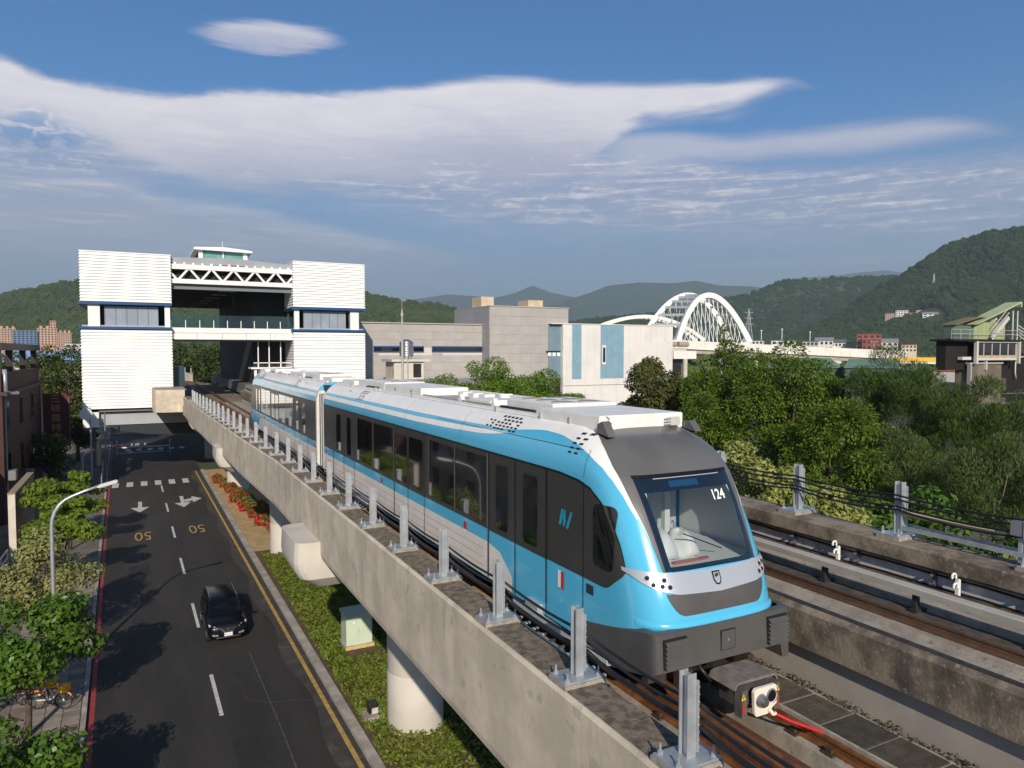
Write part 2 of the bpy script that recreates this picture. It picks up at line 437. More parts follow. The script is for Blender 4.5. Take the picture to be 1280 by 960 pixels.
# arrows for traffic coming towards the camera (tips at -Y)
flat('straight_arrow', [(-.16, 5), (.16, 5), (.16, 2.2), (.75, 2.2), (0, 0), (-.75, 2.2), (-.16, 2.2)], (-.35, 70.3), paint_w, road)
flat('straight_arrow', [(-.16, 5.6), (.16, 5.6), (.16, 2.2), (.7, 2.2), (0, 0), (-.7, 2.2), (-.16, 2.2)], (3.2, 70.9), paint_w, road)
flat('turn_arrow', [(0, 0), (.72, .55), (.72, 1.55), (1.55, .0), (.72, -1.65), (.72, -.62), (.1, -1.25)], (3.35, 74.5), paint_w, road, .006)
flat('straight_arrow', [(-.16, 5), (.16, 5), (.16, 2.2), (.75, 2.2), (0, 0), (-.75, 2.2), (-.16, 2.2)], (-.9, 118.8), paint_w, road)
for cx, cy in ((-.12, 61.2), (3.68, 61.8)):
    text('speed_marking', '50', paint_y, 1.55, (cx, cy, .006), (0, 0, math.pi + .02), road, ext=.002, sx=.80, sy=2.5, off=-.012)
for cx in (-1.5, -.6, .3):
    strip('lane_hatch', lambda y: cx - .1, lambda y: cx + .1, 121, 124.5, .005, paint_w, parent=road)

crk = M('road_crack', (.062, .058, .053), rough=.9)
for pts in ([(3.1, 33.0), (3.5, 31.6), (3.45, 30.4), (4.1, 29.6), (5.0, 29.3), (5.9, 28.9)], [(-1.2, 41), (-.2, 40.7), (.9, 40.9), (1.9, 40.4)], [(.2, 27.5), (.5, 26.0), (.4, 24.6), (.9, 23.2)], [(3.3, 47.5), (4.2, 47.2), (5.3, 47.4)]):
    for (a, c), (d, e) in zip(pts, pts[1:]):
        MB().bar((a, c, .0035), (d, e, .0035), .022, .004).build('crack_seal', crk, road)
pch = M('road_patch', (.020, .0185, .0175), (.026, .024, .022), scale=2, rough=.85, bump=.3, bscale=60)
for x0, y0, w_, l_ in ((-.9, 50.2, 1.2, 2.6), (4.0, 41.0, 1.0, 3.4), (2.7, 25.0, .9, 2.2)):
    MB().add([(x0, y0, .0025), (x0 + w_, y0 + .05, .0025), (x0 + w_ - .04, y0 + l_, .0025), (x0 - .03, y0 + l_ - .05, .0025)], [(0, 1, 2, 3)]).build('asphalt_patch', pch, road)
# left pavement with tiles, left kerb
pave_base = M('pavement_base', (.17, .15, .135), (.12, .105, .095), scale=.8, rough=.9, bump=.3)
pave = strip('pavement', lambda y: -24.0, lambda y: redx(y) - .36, -30, 240, .10, pave_base, step=12)
b = MB()
strip('kerb', lambda y: redx(y) - .35, lambda y: redx(y) - .17, -30, 128, .13, kerbm, th=.2)
tile_mats = [M('pavement_tile_%d' % i, c, tuple(q * .8 for q in c), scale=3, rough=.85, bump=.2) for i, c in enumerate(((.27, .235, .20), (.23, .195, .17), (.30, .26, .22), (.215, .165, .145)))]
tm = []
for m_ in tile_mats:
    tm.append(MB().box(-.285, .285, -.285, .285, 0, .03).mesh('tile')); tm[-1].materials.append(m_)
n_t = 0
for j in range(66):
    for i in range(5):
        y = 20.4 + j * .6; x = redx(y) - .37 - .3 - i * .6
        if n_t >= 296: break
        o = link('paving_tile', tm[(i * 7 + j * 3 + (i * j) % 5) % 4 if i != 1 else 2], pave); o.location = (x, y, .098); n_t += 1

# kerb and planted strip on the right of the road
strip('kerb', lambda y: kerbx(y), lambda y: kerbx(y) + .36, -30, 92, .16, kerbm, th=.3)
soil = M('median_soil', (.13, .085, .05), (.08, .055, .032), scale=2, rough=.95, bump=.6)
strip('median_soil', lambda y: kerbx(y) + .36, lambda y: 22.0, -30, 52.5, .06, soil)
sand = M('sandy_soil', (.46, .335, .17), (.36, .25, .12), scale=1.4, rough=.95, bump=.5, spots=(6, .64, (.2, .13, .07), .7))
strip('sandy_bed', lambda y: kerbx(y) + .36, lambda y: 22.0, 52.5, 92, .064, sand)

# ground cover leaves
n = 66000
x = RNG.uniform(7.08, 13.2, n); y = 17 + 35.6 * RNG.random(n) ** .8
edge = 6.98 - (y - 23.6) * .0095 + .12 + .12 * np.sin(y * 2.3) + .1 * np.sin(y * 5.1)
keep = (x > edge) & ((y < 51.2 + np.sin(x * 3) * .8)) & ~((x > 8.1) & (x < 9.7) & (y > 31.7) & (y < 34.2)); x, y = x[keep], y[keep]
clump = np.sin(x * 3.1 + np.sin(y * 2.2)) * np.sin(y * 2.7) * .07
z = .08 + RNG.random(len(x)) * .22 + clump
C = np.stack([x, y, z], 1); Nn = unit(RNG.normal(size=(len(x), 3)) * .75 + np.array([0, 0, .9]))
gc = leaf_mat('ground_cover_leaf', (.085, .15, .014), (.19, .235, .03), (.15, .155, .03), trans=.25)
tag(link('ground_cover', quads('ground_cover', leaf_quads(C, Nn, .17, .10), gc)), 'low yellow-green ground cover planted between the kerb and the viaduct piers', 'ground cover', kind='stuff')

# red flowering shrubs on the sandy bed
red_l = leaf_mat('flower_red', (.55, .012, .02), (.70, .03, .03), trans=.2)
fl_g = leaf_mat('flower_shrub_leaf', (.05, .10, .015), (.11, .17, .03), trans=.25)
fl = [(7.0, 82.3, .5), (7.45, 79.2, .6), (7.7, 76.0, .6), (8.0, 73.2, .7), (7.6, 70.8, .55), (8.3, 69.3, .75), (8.0, 66.6, .6), (8.8, 66.0, .8), (8.5, 63.4, .7), (9.2, 62.3, .8), (8.5, 60.4, .65), (9.3, 59.0, .8), (9.0, 56.6, .6)]
words = ['first', 'second', 'third', 'fourth', 'fifth', 'sixth', 'seventh', 'eighth', 'ninth', 'tenth', 'eleventh', 'twelfth', 'last']
for i, (fx, fy, fr) in enumerate(fl):
    t = thing('flowering_shrub', (fx, fy, .06), 'red flowering shrub on sandy bed beside road, %s counted from the station' % words[i], 'flowering shrub', 'red flowering shrubs on the sandy bed')
    P, Nn, d = clump_points([(fx, fy, .5, fr, fr, .5), (fx + .4 * fr, fy - .5, .4, fr * .7, fr * .7, .4)], 800)
    link('leaves', quads('leaves', leaf_quads(P, Nn, .26, .14), fl_g), t)['kind'] = 'stuff'
    P, Nn, d = clump_points([(fx, fy, .5, fr * 1.05, fr * 1.05, .55), (fx - .5 * fr, fy - .3, .35, fr * .7, fr * .7, .35)], 130, lo=.85)
    link('flowers', quads('flowers', leaf_quads(P, Nn, .2, .18), red_l), t)['kind'] = 'stuff'
# ================================================================== ELEVATED GUIDEWAY
def xs(y):
    """outer face of the left parapet"""
    pts = [(-40, 5.13), (33, 5.13), (42, 4.78), (49, 4.60), (64, 4.25), (72, 4.02), (85, 3.95), (150, 3.9)]
    for (a, b), (c, d) in zip(pts, pts[1:]):
        if y <= c: return b + (d - b) * max(0, (y - a)) / (c - a)
    return pts[-1][1]
YS = [-14, -4, 2, 6, 10, 16, 22, 28, 33, 36, 39, 42, 45.5, 49, 54, 59, 64, 68, 72, 78, 84.6]
gw = thing('elevated_guideway', (8.9, 10, 0), 'long concrete elevated guideway carrying the train over round piers', 'viaduct')
def along(name, prof, mat, ys=YS, shift=True, bevel=0, smooth=False):
    rings = [[(px + (xs(y) - 5.13 if shift else 0), y, pz) for px, pz in prof] for y in ys]
    b = MB().loft(rings, caps=True); return b.build(name, mat, gw, smooth=smooth)
along('parapet', [(5.16, 7.2), (5.13, 7.35), (5.13, 9.20), (5.17, 9.25), (5.80, 9.25), (5.86, 9.18), (5.86, 7.62), (5.86, 7.2)], conc)
along('parapet_top', [(5.20, 9.245), (5.20, 9.262), (5.80, 9.262), (5.80, 9.245)], conc_moss)
YF = [-14, 2, 10, 20, 28, 40, 60, 84.6]
trackbed = M('trackbed_rust_dust', (.20, .125, .07), (.12, .078, .048), scale=1.8, rough=.95, bump=.5, bscale=20, spots=(7, .62, (.26, .21, .16), .6))
along('deck_slab', [(5.2, 7.19), (5.2, 8.28), (9.84, 8.28), (9.84, 7.19)], trackbed, YF, False)
along('slab_mortar', [(8.752, 8.29), (8.752, 8.498), (9.60, 8.498), (9.60, 8.29)], M('pale_mortar', (.36, .32, .26), (.26, .23, .19), scale=6, rough=.95), YF, False)
along('inner_wall', [(9.845, 7.9), (9.84, 9.22), (10.1, 9.22), (10.1, 7.9)], M('pale_wall_concrete', (.40, .355, .31), (.34, .30, .265), scale=1.2, rough=.85, bump=.12, spots=(5, .68, (.22, .2, .18), .5)), YF, False)
along('fascia_beam', [(9.66, 9.10), (9.62, 9.72), (9.68, 9.80), (9.98, 9.80), (10.0, 9.10)], conc_dirty, YF, False)
along('right_deck', [(9.99, 8.9), (9.99, 9.76), (13.6, 9.76), (13.6, 8.9)], conc_dirty, YF, False)
# left track
along('rail_plinth', [(6.62, 8.27), (6.66, 8.50), (7.12, 8.50), (7.16, 8.27)], conc_tan, YF, False)
along('rail_plinth', [(8.1, 8.27), (8.14, 8.50), (8.66, 8.50), (8.70, 8.27)], conc_tan, YF, False)
railp = lambda c, z: [(c - .07, z), (c - .07, z + .025), (c - .014, z + .04), (c - .014, z + .12), (c - .036, z + .13), (c - .036, z + .165), (c + .036, z + .165), (c + .036, z + .13), (c + .014, z + .12), (c + .014, z + .04), (c + .07, z + .025), (c + .07, z)]
rail_top = M('brown_rail', (.30, .13, .05), (.17, .07, .03), scale=5, rough=.5, metal=.4)
for c in (6.92, 8.36): along('rail', railp(c, 8.50), rail_top, YF, False)
along('reaction_rail', [(7.42, 8.27), (7.42, 8.50), (7.60, 8.56), (7.78, 8.50), (7.78, 8.27)], rust, YF, False)
along('cable_duct_kerb', [(5.9, 8.27), (5.9, 8.62), (6.2, 8.66), (6.42, 8.45), (6.42, 8.27)], conc_tan, YF, False)
# fasteners
fb = MB().box(-.16, .16, -.09, .09, 0, .03).box(-.13, -.07, -.05, .05, .03, .09).box(.07, .13, -.05, .05, .03, .09).mesh('rail_fastener'); fb.materials.append(M('dark_fastener', (.05, .035, .025), rough=.7))
for c in (6.92, 8.36):
    for k in range(26 if c > 8 else 12):
        o = link('rail_fastener', fb, gw); o.location = (c, 1.6 + k * .62, 8.50 if c < 9 else 9.86)
# walkway slabs beside the track: each slab its own piece
slab_m = [M('walkway_slab_%d' % i, c, tuple(q * .6 for q in c), scale=5, rough=.92, bump=.5, bscale=25, spots=(14, .66, (.3, .27, .23), .6)) for i, c in enumerate(((.085, .072, .055), (.11, .09, .068), (.068, .06, .048)))]
sm_ = []
for m_ in slab_m:
    me = MB().box(0, .78, .012, .728, 0, .09).build('tmp', m_, bevel=.012); sm_.append(me.data); bpy.data.objects.remove(me)
for k in range(44):
    o = link('walkway_slab', sm_[(k * 5 + k // 3) % 3], gw); o.location = (8.76, -1.0 + k * .74, 8.42 + .006 * math.sin(k * 2.1))
along('slab_edge', [(8.705, 8.27), (8.705, 8.53), (8.75, 8.53), (8.75, 8.27)], M('slab_edge_concrete', (.42, .38, .32), (.3, .26, .21), scale=6, rough=.9), YF, False)
# moss and grit in the gutter below the inner wall
n = 5200
yy = RNG.uniform(1, 16, n); xx = 9.56 + RNG.random(n) ** 1.6 * .27 * RNG.choice([1, 1, .4], n); zz = 8.42 + RNG.random(n) * .10 * (.4 + .6 * (np.sin(yy * 7) > -.3))
moss = leaf_mat('gutter_moss_leaf', (.035, .032, .02), (.13, .115, .075), trans=.1)
o = link('gutter_moss', quads('gutter_moss', leaf_quads(np.stack([xx, yy, zz], 1), unit(RNG.normal(size=(n, 3))), .05, .035), moss), gw); o['kind'] = 'stuff'
# right track
along('rail_plinth', [(10.02, 9.755), (10.06, 9.86), (10.62, 9.86), (10.66, 9.755)], conc_tan, YF, False)
along('rail_plinth', [(11.3, 9.755), (11.34, 9.86), (12.0, 9.86), (12.04, 9.755)], conc_tan, YF, False)
for c in (10.32, 11.76): along('rail', railp(c, 9.86), M('dull_rail', (.15, .085, .05), (.10, .06, .04), scale=5, rough=.55, metal=.3), YF, False)
along('dark_strip', [(9.72, 9.795), (9.72, 9.812), (9.84, 9.812), (9.84, 9.795)], M('black_strip', (.022, .021, .02), (.05, .046, .04), scale=6, rough=.7), YF, False)  # narrow near-black strip along the beam top
along('edge_strip', [(9.84, 9.797), (9.84, 9.82), (10.02, 9.82), (10.02, 9.797)], conc_tan, YF, False)
along('trough_shade_strip', [(10.68, 9.765), (10.68, 9.775), (11.28, 9.775), (11.28, 9.765)], M('trough_shade', (.05, .043, .035), (.10, .085, .065), scale=5, rough=.95), YF, False)  # dark tone painted in for the shade between the plinths
along('right_parapet', [(12.42, 10.13), (12.40, 10.16), (12.40, 10.42), (12.45, 10.46), (13.15, 10.46), (13.2, 10.4), (13.2, 9.0), (12.86, 9.0), (12.86, 10.13)], conc_dirty, YF, False)
along('parapet_recess', [(12.60, 9.77), (12.60, 10.06), (12.63, 10.06), (12.63, 9.77)], M('recess_board', (.55, .55, .57), (.40, .40, .41), scale=3, rough=.6), YF, False)
# conductor rail with its pale cover, on brackets
cover = M('conductor_cover', (.44, .42, .36), (.38, .36, .31), scale=2, rough=.55)
along('conductor_rail', [(10.995, 10.09), (10.985, 10.19), (11.0, 10.205), (11.18, 10.205), (11.195, 10.19), (11.185, 10.09)], cover, YF, False)
cb = MB().box(-.05, .05, -.035, .035, 0, .28).box(-.08, .30, -.06, .06, 0, .05).mesh('conductor_bracket'); cb.materials.append(M('dark_bracket', (.03, .03, .033), rough=.5))
for k in range(20):
    o = link('conductor_bracket', cb, gw); o.location = (11.12, 2.0 + k * 1.75, 9.775)
# cable brackets on the inside of the right parapet
wb = MB().box(-.03, .03, -.03, .03, 0, .32).box(-.16, .03, -.02, .02, .1, .14).box(-.16, .03, -.02, .02, .24, .28).mesh('cable_bracket'); wb.materials.append(M('bracket_steel', (.16, .17, .2), rough=.4, metal=.5))
for k in range(12):
    o = link('cable_bracket', wb, gw); o.location = (12.56, 3.2 + k * 1.55, 9.765)
for zz_, xx_, rr in ((9.82, 12.52, .022), (10.04, 12.54, .02)):
    MB().tube([(xx_ + .02 * math.sin(k * 1.3), -2 + k * .9, zz_ - .015 * (k % 2)) for k in range(26)], rr, 6).build('trough_cable', black, gw, smooth=True)
# white cable clamps
wc = M('white_plastic', (.78, .78, .76), rough=.4)
for y0 in (7.35, 9.75):
    b = MB()
    for q in (0, .16):
        b.tube([(12.35 + .055 * math.cos(a), y0 + q * .2, 9.98 + q + .055 * math.sin(a)) for a in np.linspace(-.6, 3.6, 9)], .02, 6)
    b.box(12.40, 12.46, y0 - .02, y0 + .04, 9.77, 10.1)
    b.build('cable_clamp', wc, gw, smooth=50)
# piers: round column and hammerhead
pier_c = M('pier_concrete', (.56, .525, .465), (.49, .455, .40), scale=.6, rough=.8, bump=.1, streak=.3, streak_col=(.33, .28, .22))
for k in range(4):
    yp = 25.25 + 26.2 * k; cx = 8.92 - .18 * k
    c = MB().tube([(cx, yp, -.2), (cx, yp, 2.2), (cx, yp, 2.22), (cx, yp, 2.25), (cx, yp, 7.18)], [1.045, 1.045, 1.032, 1.045, 1.045], 40).build('pier', pier_c, gw, smooth=40)
    # hammerhead: plan with rounded ends, chamfered below
    def plan(x0, hy, z, r=.42):
        c = [(13.7, yp - hy), (13.7, yp + hy)]
        left = [(x0 + r + r * math.cos(R(a)), yp + hy - r + r * math.sin(R(a))) for a in (90, 112, 135, 157, 180)] + [(x0 + r + r * math.cos(R(a)), yp - hy + r + r * math.sin(R(a))) for a in (180, 202, 225, 247, 270)]
        return [(x_, y_, z) for x_, y_ in c + left]
    xl = 4.30 - .12 * k
    rings = [plan(xl + .75, 1.05, 6.12, .3), plan(xl + .22, 1.45, 6.5), plan(xl + .05, 1.48, 6.8), plan(xl, 1.5, 7.1), plan(xl + .04, 1.5, 7.75)]
    MB().loft(rings, caps=True).build('pier_cap', pier_c, c, smooth=20)
    MB().box(5.3, 6.2, yp - .6, yp + .6, 7.17, 7.195).build('bearing_pad', M('bearing_rubber', (.05, .05, .05), rough=.8), c)
# guideway end block beside the station
blk = [(1.02, 88.0), (1.05, 86.3), (1.3, 85.4), (1.9, 85.0), (3.4, 85.0), (4.1, 84.6), (4.1, 93), (1.02, 93)]
MB().prism(blk, 'z', 7.55, 9.95).build('end_block', conc, gw)
MB().prism([(1.2, 88.0), (1.3, 86.4), (1.6, 85.8), (2.1, 85.35), (3.6, 85.3), (4.3, 85), (4.3, 93), (1.2, 93)], 'z', 9.93, 9.962).build('end_block_top', conc_tan, gw)

# ------------------------------------------------------------------ galvanised posts on the parapet
def post(x, y, z, label, h=.98, group='galvanised cable posts along the left parapet'):
    t = thing('cable_post', (x, y, z), label, 'post', group)
    MB().box(x - .345, x + .345, y - .235, y + .235, z - .02, z + .055).build('grout_pad', M('grout', (.36, .33, .29), (.24, .22, .19), scale=8, rough=.9), t)
    MB().box(x - .33, x + .33, y - .22, y + .22, z + .055, z + .085).build('base_plate', galv, t, bevel=.006)
    b = MB(); w, d, th = .064, .075, .012
    zt = z + .085 + h
    b.box(x - w, x + w, y - d, y - d + th, z + .085, zt).box(x - w, x + w, y + d - th, y + d, z + .085, zt).box(x - th / 2, x + th / 2, y - d + th, y + d - th, z + .085, zt)
    b.build('post', galv, t)
    b = MB().box(x + w - .004, x + w + .02, y - d - .03, y - d, z + .15, zt - .08)
    for q in range(9): b.box(x + w - .01, x + w + .026, y - d - .036, y - d - .02, z + .2 + q * .088, z + .215 + q * .088)
    b.build('cable_strap', galv, t)
    for sx in (-1, 1):
        for sy in (-1, 1):
            MB().tube([(x + sx * .26, y + sy * .16, z + .08), (x + sx * .26, y + sy * .16, z + .125), (x + sx * .26, y + sy * .16, z + .127), (x + sx * .26, y + sy * .16, z + .21)], [.036, .036, .016, .014], 6).build('anchor_bolt', galv, t)
    return t
ordinals = ['nearest', 'second', 'third', 'fourth', 'fifth', 'sixth', 'seventh', 'eighth', 'ninth', 'tenth', 'eleventh', 'twelfth', 'thirteenth', 'fourteenth', 'fifteenth', 'sixteenth', 'seventeenth', 'eighteenth', 'nineteenth', 'twentieth', 'twenty-first', 'twenty-second', 'twenty-third', 'twenty-fourth', 'twenty-fifth', 'twenty-sixth', 'twenty-seventh', 'twenty-eighth']
py = [6.30, 8.66, 11.26, 13.86, 16.42, 19.02, 21.6, 24.1, 26.6, 29.1, 31.7]
while py[-1] < 83: py.append(py[-1] + 2.62)
px_ = lambda y: 5.52 + (xs(y) - 5.13) * 1.0
LP = []
p0 = None
for i, y in enumerate(py[:28]):
    lab = '%s galvanised cable post on the left parapet, counted from the coupler end' % ordinals[i]
    if p0 is None: p0 = post(px_(y), y, 9.262, lab); LP.append(p0)
    else: LP.append(copy_tree(p0, (px_(y) - px_(py[0]), y - py[0], 0), lab))
RP = []
names = ['rightmost cable post on the right parapet, beside the grey junction box', 'cable post on right parapet with pale tube starting at it', 'cable post on right parapet in front of pale shrubs', 'cable post half hidden behind the train nose on right parapet', 'cable post farther back on right parapet hidden by train', 'last cable post on right parapet seen behind train roof']
for i, y in enumerate((6.28, 8.75, 11.15, 13.55, 15.95, 18.4)):
    RP.append(copy_tree(p0, (12.86 - px_(py[0]), y - py[0], 10.46 - 9.262), names[i])); RP[-1]['group'] = 'cable posts along the right parapet'
    for c in RP[-1].children:
        if c.name.startswith('post'): pass
# cables slung between the posts
def sag(pts, dip, r, name, label, group, n=7):
    path = []
    for (a, b) in zip(pts, pts[1:]):
        a, b = Vector(a), Vector(b)
        for k in range(n):
            f = k / n; path.append(a.lerp(b, f) - Vector((0, 0, dip * 4 * f * (1 - f))))
    path.append(Vector(pts[-1]))
    return tag(MB().tube(path, r, 6).build(name, black, smooth=True), label, 'cable', group)
ypts = [-2, 3.6] + py[:13]
for i, (dxc, hz_, dip, r, lab) in enumerate(((.10, .60, .05, .022, 'topmost black cable slung along the inner side of the left posts'), (.13, .46, .07, .022, 'second black cable from the top behind the left posts'), (.11, .36, .10, .028, 'thick black cable, third from the top behind the left posts'), (.16, .30, .05, .02, 'thin black cable fourth from the top behind the left posts'), (.22, .2, .03, .024, 'lowest black cable lying close to the left parapet top'))):
    sag([(px_(y) + dxc, y, 9.35 + hz_) for y in ypts], dip, r, 'cable', lab, 'black cables behind the left posts')
rp = [(-1.5), (1.4), (3.8), 6.28, 8.75, 11.15, 13.55, 15.95, 18.4]
for i, (hz_, dip, lab) in enumerate(((.74, .05, 'uppermost black cable strung between the right parapet posts'), (.66, .07, 'second black cable strung between the right parapet posts'), (.52, .06, 'third black cable strung between the right parapet posts'), (.46, .09, 'lowest black cable strung between the right parapet posts'))):
    sag([(12.74 + .01 * i, y, 10.54 + hz_) for y in rp], dip, .019, 'cable', lab, 'black cables on the right posts')
# perforated cable trays behind the left posts, in three short runs
tray_m = M('tray_steel', (.60, .61, .62), (.48, .48, .49), scale=6, rough=.5, metal=.2)
for (ya, yb, lab) in ((8.9, 12.0, 'perforated steel cable tray beside second and third left posts'), (22.0, 26.4, 'perforated steel cable tray farther up the left parapet'), (-1, 3.4, 'perforated steel cable tray outside the near end')):
    t = thing('cable_tray', (5.95, ya, 9.1), lab, 'cable tray', 'cable trays along the left parapet')
    for (xx_, zz_) in ((5.93, 9.05), (6.20, 9.22)):
        b = MB().box(xx_, xx_ + .02, ya, yb, zz_, zz_ + .11).box(xx_, xx_ + .08, ya, yb, zz_, zz_ + .012).box(xx_, xx_ + .06, ya, yb, zz_ + .098, zz_ + .11)
        b.build('side_rail', tray_m, t)
    b = MB()
    for k in range(int((yb - ya) / .3)): b.box(5.95, 6.2, ya + k * .3, ya + k * .3 + .05, 9.07, 9.1)
    b.build('rungs', tray_m, t)['kind'] = 'stuff'
# right side: tube, junction box, tray
tb = thing('cable_tube', (12.9, 6.8, 10.9), 'pale tan tube fixed between two right parapet posts', 'tube')
MB().tube([(12.86, 8.7, 10.93), (12.86, 6.95, 10.93)], .055, 12).build('tube', M('tan_tube', (.50, .40, .25), rough=.35), tb, smooth=50)
MB().tube([(12.86, 6.96, 10.93), (12.86, 6.88, 10.93)], .062, 12).build('end_cap', M('cream_cap', (.75, .66, .48), rough=.3), tb, smooth=50)
jb = thing('junction_box', (12.9, 6.5, 10.5), 'small grey junction box on a short bracket beside rightmost post', 'junction box')
MB().box(12.72, 13.02, 6.50, 6.72, 10.97, 11.22).build('box', M('grey_box_paint', (.20, .20, .22), rough=.4), jb, bevel=.015)
MB().box(12.71, 13.03, 6.488, 6.50, 10.96, 11.23).build('lid', M('grey_box_lid', (.36, .33, .31), rough=.4), jb)
MB().box(12.84, 12.90, 6.58, 6.64, 10.52, 10.97).build('bracket', galv, jb)
tr = thing('cable_tray', (12.95, 6.5, 10.55), 'galvanised ladder tray lying along the right parapet top', 'cable tray')
for xx_ in (12.80, 13.02): MB().box(xx_, xx_ + .02, 6.3, 8.7, 10.62, 10.70).build('side_rail', galv, tr)
for k in range(8): MB().box(12.82, 13.02, 6.4 + k * .3, 6.44 + k * .3, 10.64, 10.66).build('rung', galv, tr)
# ================================================================== METRO TRAIN
XC, NL, NE_, YJ = 7.665, 1.2, 4.2, 29.2
FPTS = [(9.4, 7.93), (9.9, 7.93), (10.1, 7.98), (10.4, 8.04), (10.75, 8.2), (11.2, 8.42), (11.65, 8.66), (12.05, 8.92), (12.25, 9.10), (12.42, 9.32), (12.56, 9.58), (12.66, 9.85), (12.74, 10.2)]
_fz, _fy = [p[0] for p in FPTS], [p[1] for p in FPTS]
def t_f(z):
    return float(np.mean([np.interp(z + d, _fz, _fy) for d in (-.08, -.04, 0, .04, .08)]))
def t_w(z): return 1.325 if z < 11.95 else .72 + .605 * math.sqrt(max(0, 1 - ((z - 11.95) / .80) ** 2))
def t_side(y, z):
    ff, W = t_f(z), t_w(z)
    if y >= ff + NL: return XC - W
    t = min(1, (ff + NL - y) / NL); return XC - W * (1 - t ** NE_) ** (1 / NE_)
def t_front(x, z):
    q = min(1, abs(x - XC) / t_w(z)); return t_f(z) + NL - NL * (1 - q ** NE_) ** (1 / NE_)
def P_side(y, z, off=0, sgn=1):
    p = Vector((t_side(y, z), y, z)); e = .02
    a = Vector((t_side(y + e, z), y + e, z)) - Vector((t_side(y - e, z), y - e, z))
    b = Vector((t_side(y, z + e), y, z + e)) - Vector((t_side(y, z - e), y, z - e))
    n = a.cross(b).normalized()
    if n.x > 0: n = -n
    p += n * off
    if sgn < 0: p.x = 2 * XC - p.x
    return p
def P_front(x, z, off=0):
    p = Vector((x, t_front(x, z), z)); e = .02
    a = Vector((x + e, t_front(x + e, z), z)) - Vector((x - e, t_front(x - e, z), z))
    b = Vector((x, t_front(x, z + e), z + e)) - Vector((x, t_front(x, z - e), z - e))
    n = a.cross(b).normalized()
    if n.y > 0: n = -n
    return p + n * off

blue = M('train_blue', (.085, .46, .70), rough=.22, spec=.5, coat=.5)
twhite = M('train_white', (.87, .85, .81), (.80, .78, .74), scale=1.5, rough=.35, coat=.2)
tlow = M('train_lower_white', (.82, .75, .69), (.74, .68, .62), scale=1.5, rough=.3, coat=.3)
tgrey = M('train_nose_grey', (.125, .122, .12), (.105, .103, .10), scale=1.2, rough=.36, coat=.25)
tdark = M('train_band_grey', (.046, .045, .044), rough=.3, spec=.35)
tskirt = M('train_skirt_grey', (.088, .084, .082), (.075, .072, .07), scale=2, rough=.5, coat=.1)
tsilver = M('train_silver', (.60, .60, .615), rough=.3, metal=.5)
tglass = M('dark_window_glass', (.006, .006, .007), rough=.02, spec=1.0, coat=1.0)
trubber = M('seal_black', (.008, .008, .009), rough=.35)
roofgrey = M('roof_grey', (.42, .41, .39), (.33, .32, .305), scale=3, rough=.6)
roofwhite = M('roof_white', (.82, .81, .78), (.75, .73, .69), scale=3, rough=.45)
slotm = M('slot_dark', (.015, .014, .014), rough=.6)
train = thing('metro_train', (XC, 8.0, 8.6), 'sky-blue and white driverless metro train with dark windows on the elevated track', 'train')
FRONT_PARTS = []
def tp(o): FRONT_PARTS.append(o); return o

# --- body shell
zl = [9.3, 9.45, 9.6, 9.8, 9.95, 10.1, 10.3, 10.5, 10.7, 10.78, 10.9, 11.0, 11.1, 11.2, 11.3, 11.4, 11.5, 11.6, 11.7, 11.8, 11.9, 11.97, 12.04, 12.08, 12.15, 12.22, 12.29, 12.36, 12.42, 12.48, 12.53, 12.58, 12.62, 12.66, 12.70, 12.735]
def ring(z):
    W, ff = t_w(z), t_f(z); pts = []
    ysd = [28.5 - i * .7 for i in range(26)]
    ysd = [y for y in ysd if y > ff + NL + .2]
    while len(ysd) < 26: ysd.append(ysd[-1])
    ysd = [28.5 + (ff + NL + .15 - 28.5) * i / 25 for i in range(26)]
    pts += [(XC - W, y, z) for y in ysd]
    for i in range(61):
        t = math.pi * i / 60; c, s = math.cos(t), math.sin(t)
        pts.append((XC - W * math.copysign(abs(c) ** (2 / NE_), c), ff + NL - NL * abs(s) ** (2 / NE_), z))
    pts += [(XC + W, y, z) for y in ysd[::-1]]
    return pts
b = MB().loft([ring(z) for z in zl], closed=True)
n = len(ring(9.5)); e = (len(zl) - 1) * n
nv = len(b.v); b.f.append(tuple(e + k for k in range(n)))
WS_Z0, WS_Z1 = 10.80, 12.03
def ws_half(z): return np.interp(z, [10.78, 12.06], [.865, .925])
keep = []
for q in b.f:
    c = sum((Vector(b.v[i]) for i in q), Vector()) / len(q)
    if c.y < 9.75 and c.z < np.interp(c.y, [7.9, 8.1, 8.67, 9.75], [9.97, 9.93, 9.74, 9.5]): continue
    if WS_Z0 - .02 < c.z < WS_Z1 - .04 and abs(c.x - XC) < ws_half(c.z) - .06 and c.y < 10 and len(q) == 4: continue
    keep.append(q)
b.f = keep
tp(b.build('car_body', blue, train, smooth=45))

def curve_fn(pts): return lambda y: float(np.interp(y, [p[0] for p in pts], [p[1] for p in pts]))
def side_patch(name, mat, y0, y1, zb, zt, off, ny=24, nz=5, both=False, smooth=True, ys=None, parent=None):
    zb = zb if callable(zb) else (lambda y, v=zb: v); zt = zt if callable(zt) else (lambda y, v=zt: v)
    ys = ys or [y0 + (y1 - y0) * i / ny for i in range(ny + 1)]
    for sg in ((1, -1) if both else (1,)):
        rows = [[P_side(y, zb(y) + (zt(y) - zb(y)) * j / nz, off, sg) for j in range(nz + 1)] for y in ys]
        o = MB().loft(rows, closed=False).build(name, mat, parent or train, smooth=smooth)
        # turn faces outward
        m = o.data
        if m.polygons[0].normal.x * sg > 0:
            bm_ = bmesh.new(); bm_.from_mesh(m); bmesh.ops.reverse_faces(bm_, faces=bm_.faces); bm_.to_mesh(m); bm_.free()
        if parent is None: tp(o)
    return o
